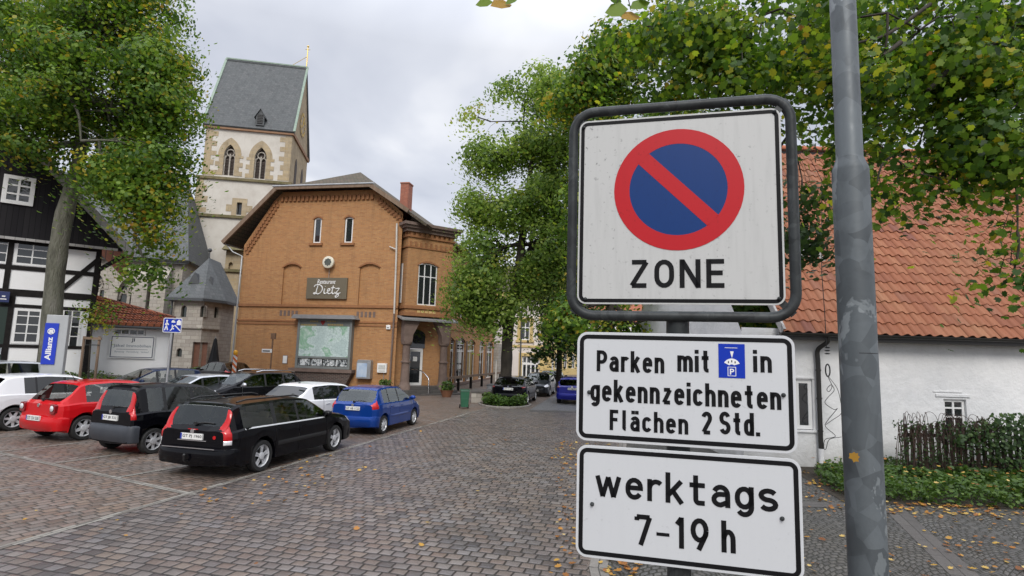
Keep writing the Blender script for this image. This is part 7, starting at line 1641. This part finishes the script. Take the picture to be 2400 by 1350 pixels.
for k in range(n):
    a0, a1 = 2 * math.pi * k / n, 2 * math.pi * (k + 1) / n; P_ = lambda r_, a: (cc[0] + r_ * math.cos(a), -.0012, cc[1] + r_ * math.sin(a)); g.quad(P_(rad, a0), P_(rad, a1), P_(ri, a1), P_(ri, a0))
hw = rad * .118; d_ = Vector((1, 0, -1)).normalized(); e_ = Vector((1, 0, 1)).normalized(); c3 = Vector((cc[0], -.0012, cc[1])); g.quad(*(c3 + d_ * a * ri * 1.0 + e_ * b * hw for a, b in ((-1, -1), (1, -1), (1, 1), (-1, 1)))); g.obj('red_ring', M['signred'], zs_)
g = MB(); disc(g, ri, -.0007); g.obj('blue_disc', M['signblue'], zs_)
TX(zs_, 'ZONE', (1475.5, 640), (1703.6, 640), (1595, 608), (1595, 674.7), .165, .50, .26)
for px, py in ((1369, 300), (1815, 262), (1826, 700), (1372, 701)): screw(zs_, px, py, .004)
# tube frame round the plate and its post
xo0, xo1 = l(1341, 480)[0], l(1862, 480)[0]; zo0, zo1 = l(1600, 741)[1], l(1605, 243)[1]
g = MB(); pts = rrect(xo0, xo1, zo0, zo1, .075, 8); g.tube([(p[0], .014, p[1]) for p in pts], .0165, 12, closed=True); g.obj('tube_frame', M['galvdark'], zs_, smooth=60)
g = MB(); 
for (x, z) in ((rcz[0] + .02, rcz[2] + .02), (rcz[1] - .02, rcz[2] + .02), (rcz[0] + .02, rcz[3] - .02), (rcz[1] - .02, rcz[3] - .02)):
    xx = xo0 if x < cc[0] else xo1; zz = zo0 if z < cc[1] else zo1; g.bar((x, .006, z), (x + (xx - x) * .85, .012, z + (zz - z) * .85), .022, .004, up=(0, 1, 0))
g.obj('clip', M['galvdark'], zs_)
xp = l(1590, 760)[0]; g = MB(); g.tube([(xp, .05, -.05), (xp, .05, zo0 + .005)], .036, 16); g.obj('post', M['galvdark'], zs_, smooth=60)
rc1 = S4((1352, 785), (1864, 779), (1868, 1053), (1351, 1042)); p1 = fthing('parking_plate', 'white rectangular supplementary plate about parking in marked areas for two hours', 'road sign', SFr)
plate_(p1, rc1, .034, .0085, .022, M['signwhite2'])
for wd_, *q in (('Parken', (1398.7, 847), (1557, 847), (1410, 821), (1450, 871.5)), ('mit', (1587.5, 847), (1665, 847), (1639, 820), (1626, 872)), ('in', (1765, 847), (1808.6, 847), (1768, 820), (1787, 873)), ('gekennzeichneten', (1384, 918), (1830.5, 925), (1447, 890), (1394, 952)), ('Flächen', (1429, 985), (1613, 985), (1436, 960), (1530, 1013.5)), ('2', (1644, 990), (1669, 990), (1656, 964.5), (1656, 1018)), ('Std.', (1686, 990), (1781, 990), (1759, 967.6), (1713, 1018.7))): TX(p1, wd_, *q, .172, .36, .19)
bx0, bx1 = l(1684, 850)[0], l(1746, 850)[0]; bz0, bz1 = l(1715, 886)[1], l(1715, 806)[1]; bw_, bh_ = bx1 - bx0, bz1 - bz0
g = MB(); g.quad((bx0, -.0012, bz0), (bx1, -.0012, bz0), (bx1, -.0012, bz1), (bx0, -.0012, bz1)); dsk = g.obj('parking_disc', M['signbright'], p1)
wh_ = plain('disc_white', (.72, .72, .72), .4); g = MB(); q_ = lambda u, v: (bx0 + bw_ * u, -.0018, bz0 + bh_ * v)
g.add([q_(.44, .78), q_(.58, .78), q_(.51, .58)], [(0, 2, 1)]); arc = [(.5 + .34 * math.cos(R(a)), .30 + .27 * math.sin(R(a))) for a in range(28, 153, 12)]; arc2 = [(.5 + .10 * math.cos(R(a)), .34 + .06 * math.sin(R(a))) for a in range(152, 27, -12)]
g.add([q_(*p) for p in arc + arc2], [tuple(range(len(arc + arc2)))]); g.add([q_(.24, .89), q_(.24, .875), q_(.72, .875), q_(.72, .89)], [(0, 1, 2, 3)])
for a, b, c, d in ((.34, .66, .31, .325), (.34, .66, .055, .07), (.34, .365, .07, .31), (.635, .66, .07, .31)): g.add([q_(a, c), q_(b, c), q_(b, d), q_(a, d)], [(0, 1, 2, 3)])
g.obj('pictogram', wh_, dsk); text_obj('P', 'lettering', wh_, dsk, bx0 + bw_ * .42, bx0 + bw_ * .59, bz0 + bh_ * .1, bz0 + bh_ * .27, -.0019, .02)
g = MB(); q3 = lambda u, v: (bx0 + bw_ * u, -.0022, bz0 + bh_ * v)
for a in (55, 90, 125): p_ = (.5 + .22 * math.cos(R(a)), .33 + .16 * math.sin(R(a))); g.add([q3(p_[0] - .02, p_[1] - .03), q3(p_[0] + .02, p_[1] - .03), q3(p_[0] + .02, p_[1] + .03), q3(p_[0] - .02, p_[1] + .03)], [(0, 1, 2, 3)])
g.obj('numerals', M['signblack'], dsk); screw(p1, 1381, 919); screw(p1, 1836, 926)
rc2 = S4((1350, 1050), (1879, 1067), (1884, 1349), (1351, 1318)); p2 = fthing('workday_plate', 'white rectangular supplementary plate reading werktags below the parking plate', 'road sign', SFr)
plate_(p2, rc2, .034, .0085, .022, M['signwhite2'])
for wd_, *q in (('werktags', (1395, 1140), (1823.5, 1166), (1575, 1107.5), (1742, 1211.5)), ('7', (1487, 1240), (1528.5, 1240), (1508, 1206), (1501, 1277)), ('1', (1581, 1248), (1603, 1248), (1592, 1212), (1592, 1285)), ('9', (1618.5, 1250), (1661, 1250), (1640, 1214.5), (1640, 1289)), ('h', (1690.6, 1258), (1724, 1258), (1700, 1220), (1707, 1295.5))): TX(p2, wd_, *q, .158, .50, .19)
g = MB(); qa, qb = l(1538.5, 1247), l(1569, 1258); g.quad((qa[0], -.0012, qb[1]), (qb[0], -.0012, qb[1]), (qb[0], -.0012, qa[1]), (qa[0], -.0012, qa[1])); g.obj('lettering', M['signblack'], p2)
screw(p2, 1388, 1181); screw(p2, 1833, 1215)
g = MB()
for z in (rc1[3] - .04, rc1[2] + .04): g.box(xp - .05, xp + .05, .006, .016, z - .012, z + .012)
g.obj('clamp', M['galvdark'], p1); g = MB()
for z in (rc2[3] - .04, rc2[2] + .04): g.box(xp - .05, xp + .05, .006, .016, z - .012, z + .012)
g.obj('clamp', M['galvdark'], p2)
# the galvanised post on the right
lp0 = at(2035, 1350, 1.92); lp = thing('lamp_post', 'mottled galvanised lamp post with narrower upper section right of the signs', 'post', (lp0.x, lp0.y, 0))
zst = Frame(lp0.x, lp0.y, 0, 0).loc(1992, 395)[1]
g = MB(); r1, r2 = .0585, .043; g.lathe([(r1, -.1), (r1, zst - .012), (r1 * .97, zst), (r1 * .85, zst + .018), (r2 + .003, zst + .03), (r2, zst + .04), (r2, zst + 3.2)], (0, 0, 0), 32); g.obj('pole', M['galv'], lp, smooth=40)
FL = Frame(lp0.x, lp0.y, 0, 0); dz = FL.loc(2010, 790); g = MB(); zz0, zz1 = FL.loc(2020, 1000)[1], FL.loc(2010, 828)[1]
for k in range(9):
    a0, a1 = R(-120 + k * 9), R(-120 + (k + 1) * 9)
    if k < 8: g.quad((r1 * 1.004 * math.cos(a0), r1 * 1.004 * math.sin(a0), zz1 - .0012), (r1 * 1.004 * math.cos(a1), r1 * 1.004 * math.sin(a1), zz1 - .0012), (r1 * 1.004 * math.cos(a1), r1 * 1.004 * math.sin(a1), zz1 + .0012), (r1 * 1.004 * math.cos(a0), r1 * 1.004 * math.sin(a0), zz1 + .0012))
g.obj('door_joint', M['black'], lp)
lf = FL.loc(2000, 1072, -.06); leaf_mesh('leaf', np.array([(lf[0], -.062, lf[1])]), np.array([(-.2, -1, .1)]), np.array([.036]), np.array([.99]), M['leafmaple'], lp, LEAFM, 8)
# ------------------------------------------------------------------ street furniture on the square
def px_box(px, py, Y): p = at(px, py, Y); return p
# traffic calmed area sign
b0 = at(400, 800, 20.0); gz0 = gz(b0.x, b0.y); LF = Frame(b0.x, b0.y, 0, R(8)); l2 = LF.loc
ls = fthing('living_street_sign', 'blue traffic calmed area sign with white figures and house', 'road sign', LF)
a = l2(381, 779); c = l2(429, 746); x0, x1, z0, z1 = a[0], c[0], a[1], c[1]; w_, h_ = x1 - x0, z1 - z0
g = MB(); g.prism(rrect(x0, x1, z0, z1, .05), -.03, -.02); g.obj('plate', M['signwhite2'], ls); g = MB(); g.prism(rrect(x0 + .03, x1 - .03, z0 + .03, z1 - .03, .04), -.034, -.03); g.obj('blue_panel', M['signbright'], ls)
u = lambda a, b: (x0 + w_ * a, z0 + h_ * b); g = MB(); Y_ = (-.038, -.034)
g.prism([u(.72, .52), u(.94, .52), u(.94, .78), u(.83, .90), u(.72, .78)], *Y_); g.prism([u(.44, .68), u(.64, .68), u(.64, .76), u(.60, .76), u(.57, .85), u(.48, .85), u(.45, .76), u(.44, .76)], *Y_)
for cx_, cz_, r_ in ((.20, .80, .05), (.50, .50, .035), (.42, .16, .03)): g.lathe([(r_ * w_, -.004), (r_ * w_, 0)], (u(cx_, 0)[0], -.034, u(0, cz_)[1]), 12, axis='y')
for s_ in (((.20, .75), (.19, .45)), ((.19, .48), (.11, .15)), ((.19, .48), (.27, .16)), ((.20, .68), (.30, .52)), ((.20, .68), (.12, .52)), ((.50, .46), (.52, .30)), ((.52, .32), (.45, .18)), ((.52, .32), (.60, .24)), ((.51, .42), (.60, .46)), ((.62, .52), (.94, .14))):
    p_, q_ = u(*s_[0]), u(*s_[1]); g.bar((p_[0], -.036, p_[1]), (q_[0], -.036, q_[1]), .004, .038, up=(0, 0, 1)) if abs(p_[0] - q_[0]) > abs(p_[1] - q_[1]) else g.bar((p_[0], -.036, p_[1]), (q_[0], -.036, q_[1]), .038, .004, up=(0, 1, 0))
g.obj('pictogram', wh_, ls); g = MB(); xm = l2(400, 800)[0]; g.tube([(xm, .02, gz0 - .1), (xm, .02, z1 - .05)], .038, 10); g.obj('post', M['zinc'], ls, smooth=60)
# blue insurance pylon
c0 = at(118, 860, 18.5); PF = Frame(c0.x, c0.y, 0, R(18)); l3 = PF.loc
py_ = fthing('advertising_pylon', 'grey pylon with a blue panel lettered vertically in white before the maple trunk', 'sign', PF)
x0 = l3(94, 850)[0]; x1 = l3(148, 850)[0]; zb_ = gz(c0.x, c0.y); zt_ = l3(130, 738)[1]; za = l3(115, 854)[1]
g = MB(); g.box(x0 + .02, x1, 0, .22, zb_ - .1, zt_); g.obj('casing', noisy('pylon_grey', (.34, .355, .36), (.40, .415, .42), 2, .4), py_, bevel=.015)
xb0, xb1 = x0 + .02, l3(136, 800)[0] - .02; zb0_, zb1_ = za, l3(115, 757)[1]; g = MB(); g.box(xb0, xb1, -.03, -.001, zb0_, zb1_); bp_ = g.obj('panel', plain('panel_blue', (.008, .035, .42), .3), py_)
wd = xb1 - xb0; hg = zb1_ - zb0_
tx_ = text_obj('Allianz', 'lettering', wh_, bp_, 0, hg * .56, 0, wd * .44, 0, .03); tx_.rotation_euler = (0, R(-90), 0); tx_.location = (xb0 + wd * .68, -.034, zb0_ + hg * .10)
g = MB(); ec = (xb0 + wd * .5, zb0_ + hg * .80); er = wd * .24; g.tube([(ec[0] + er * math.cos(2 * math.pi * k / 24), -.034, ec[1] + er * math.sin(2 * math.pi * k / 24)) for k in range(24)], .016, 6, closed=True)
for k in (-1, 0, 1): g.box(ec[0] - er * .62 , ec[0] + er * .62, -.04, -.032, ec[1] + k * er * .42 - .018, ec[1] + k * er * .42 + .018)
g.obj('emblem', wh_, bp_)
# striped barrier board
b0 = at(549, 864, 30.5); SB = Frame(b0.x, b0.y, gz(b0.x, b0.y), 0); bb_ = fthing('barrier_board', 'orange and white striped barrier board with yellow lamp by the restaurant corner', 'barrier', SB); zt_ = SB.loc(549, 832)[1]
t = NT('barrier_stripes'); sp_ = t.n('ShaderNodeSeparateXYZ', {0: t.co()}); f = t.m('GREATER_THAN', t.m('FRACT', t.m('MULTIPLY', t.m('ADD', sp_.outputs[0], sp_.outputs[2]), 3.2)), .5); t.base(t.mix(f, (.70, .68, .66), (.60, .13, .02))); t.rough(.4)
g = MB(); g.box(-.11, .11, -.03, .03, .12, zt_); g.obj('board', t.mat, bb_, bevel=.01); g = MB(); g.box(-.3, .3, -.2, .2, -.02, .12); g.obj('foot', M['rubber'], bb_, bevel=.02); g = MB(); g.lathe([(.07, 0), (.11, .05), (.11, .2), (.05, .27)], (0, 0, zt_), 12); g.obj('lamp', plain('amber', (.75, .36, .02), .25), bb_, smooth=40)
# closed parasol by the chapel
b0 = at(500, 850, 34.0); pf = Frame(b0.x, b0.y, gz(b0.x, b0.y), 0); pz_ = pf.loc(500, 792)[1]; pa_ = fthing('closed_parasol', 'closed black parasol standing before the stone chapel', 'parasol', pf)
for dx in (0,): 
    g = MB(); n_ = 14; prf = [(.42, .35), (.36, .9), (.22, 1.6), (.08, pz_ - .1), (.02, pz_)]; vs = [((r_ * (1 + .22 * (k % 2))) * math.cos(2 * math.pi * k / n_), (r_ * (1 + .22 * (k % 2))) * math.sin(2 * math.pi * k / n_), z) for r_, z in prf for k in range(n_)]
    g.add(vs, [(i * n_ + k, i * n_ + (k + 1) % n_, (i + 1) * n_ + (k + 1) % n_, (i + 1) * n_ + k) for i in range(len(prf) - 1) for k in range(n_)]); g.obj('canopy', noisy('black_fabric', (.01, .01, .011), (.02, .02, .022), 4, .9), pa_)
g = MB(); g.tube([(0, 0, 0), (0, 0, pz_ + .1)], .03, 8); g.obj('pole', M['zinc'], pa_); g = MB(); g.lathe([(.35, 0), (.35, .08), (.06, .12)], (0, 0, 0), 14); g.obj('foot', M['black'], pa_)
# green wheelie bin
b0 = gnd(1088, 957); bf = Frame(b0.x, b0.y, 0, R(10)); bn = fthing('green_bin', 'green wheelie bin standing on the square beside the stone planter', 'bin', bf); gr = noisy('bin_green', (.015, .09, .045), (.022, .115, .06), 3, .5)
w0, w1 = .20, .25; g = MB(); g.add([(-w0, -.22, .08), (w0, -.22, .08), (w0, .2, .08), (-w0, .2, .08), (-w1, -.27, .92), (w1, -.27, .92), (w1, .27, .92), (-w1, .27, .92)], [(3, 2, 1, 0), (4, 5, 6, 7), (0, 1, 5, 4), (1, 2, 6, 5), (2, 3, 7, 6), (3, 0, 4, 7)]); g.box(-.2, .2, -.25, -.2, .5, .56); g.obj('body', gr, bn, bevel=.02)
g = MB(); g.prism([(-.30, .925), (.28, .925), (.30, .97), (.1, 1.03), (-.26, .98)], -.27, .27, axis='x'); g.obj('lid', noisy('bin_lid', (.01, .06, .032), (.015, .075, .04), 3, .5), bn, bevel=.015)
for s_ in (-1, 1): g = MB(); g.lathe([(.1, -.03), (.1, .03)], (s_ * .24, .22, .1), 14, axis='x'); g.obj('wheel', M['rubber'], bn)
bn.scale = (.82, .82, .86)
# stone planter block, grey bin, thin post, wooden rail, flower pots
a0 = gnd(1104, 944); PF_ = Frame(a0.x, a0.y, 0, R(0)); sp2_ = fthing('stone_planter', 'low planter of grey stone blocks with dark coping beside the bed', 'planter', PF_); wx = PF_.loc(1147, 944)[0]; zt_ = PF_.loc(1125, 916)[1]
g = MB(); g.box(0, wx, 0, 1.5, -.05, zt_ - .1); g.obj('wall', M['greystone'], sp2_); g = MB(); g.box(-.05, wx + .05, -.05, 1.55, zt_ - .1 + .003, zt_); g.obj('coping', M['slab'], sp2_)
b0 = gnd(1150, 938); bn2 = thing('grey_bin', 'grey litter bin with lid right of the stone planter', 'bin', (b0.x, b0.y - .1, 0)); g = MB(); g.lathe([(.2, 0), (.24, .7), (.26, .72), (.26, .78)], (0, 0, 0), 14); g.obj('body', M['zinc'], bn2, smooth=40); g = MB(); g.lathe([(.27, .79), (.25, .86), (.08, .92)], (0, 0, 0), 14); g.obj('lid', M['slatetrim'], bn2, smooth=40)
b0 = gnd(1160, 944); pp = thing('thin_post', 'thin pale metal post between the grey bin and the tree trunk', 'post', (b0.x, b0.y, 0)); zt_ = Frame(b0.x, b0.y, 0, 0).loc(1163, 845)[1]; g = MB(); g.tube([(0, 0, -.05), (0, 0, zt_)], .04, 8); g.obj('pole', M['pipewhite'], pp, smooth=60); g = MB(); g.ellipsoid((0, 0, zt_), (.055, .055, .04)); g.obj('cap', M['zinc'], pp)
r0_ = at(1040, 905, 36); r1_ = at(1172, 884, 50); rl = thing('wooden_railing', 'weathered wooden railing along the street front of the restaurant', 'railing', (r0_.x, r0_.y, 0)); d_ = r1_ - r0_; g = MB(); g.bar((0, 0, .92), (d_.x, d_.y, .95), .12, .16); g.obj('rail', M['wood'], rl)
for k in range(6): q_ = d_ * (k / 5.0); g = MB(); g.box(q_.x - .09, q_.x + .09, q_.y - .09, q_.y + .09, -.1, .84); g.obj('post', M['timber'], rl)
for (px, py, Y_, lab) in ((1047, 920, 33.0, 'terracotta pot with green shrub right of the porch steps'), (903, 905, 32.8, 'green shrub in a low pot left of the porch columns')):
    b0 = at(px, py, Y_); pt_ = thing('flower_pot', lab, 'flower pot', (b0.x, b0.y, gz(b0.x, b0.y)), 0, 'pots beside the porch'); g = MB(); g.lathe([(.25, 0), (.38, .35), (.42, .4), (.38, .4), (.3, .3)], (0, 0, 0), 16); g.obj('pot', noisy('terracotta', (.20, .09, .05), (.28, .13, .07), 4, .8), pt_, smooth=40)
    n = 260; d = rg.normal(size=(n, 3)); d /= np.linalg.norm(d, axis=1, keepdims=True); d = d * rg.uniform(.5, 1, (n, 1)) * np.array((.42, .42, .34)); d[:, 2] += .62; leaf_mesh('plant', d, d - np.array((0, 0, .4)) + rg.normal(size=(n, 3)) * .3, rg.uniform(.1, .17, n), rg.random(n) * .8, M['leafground'], pt_, LEAF6, 1)
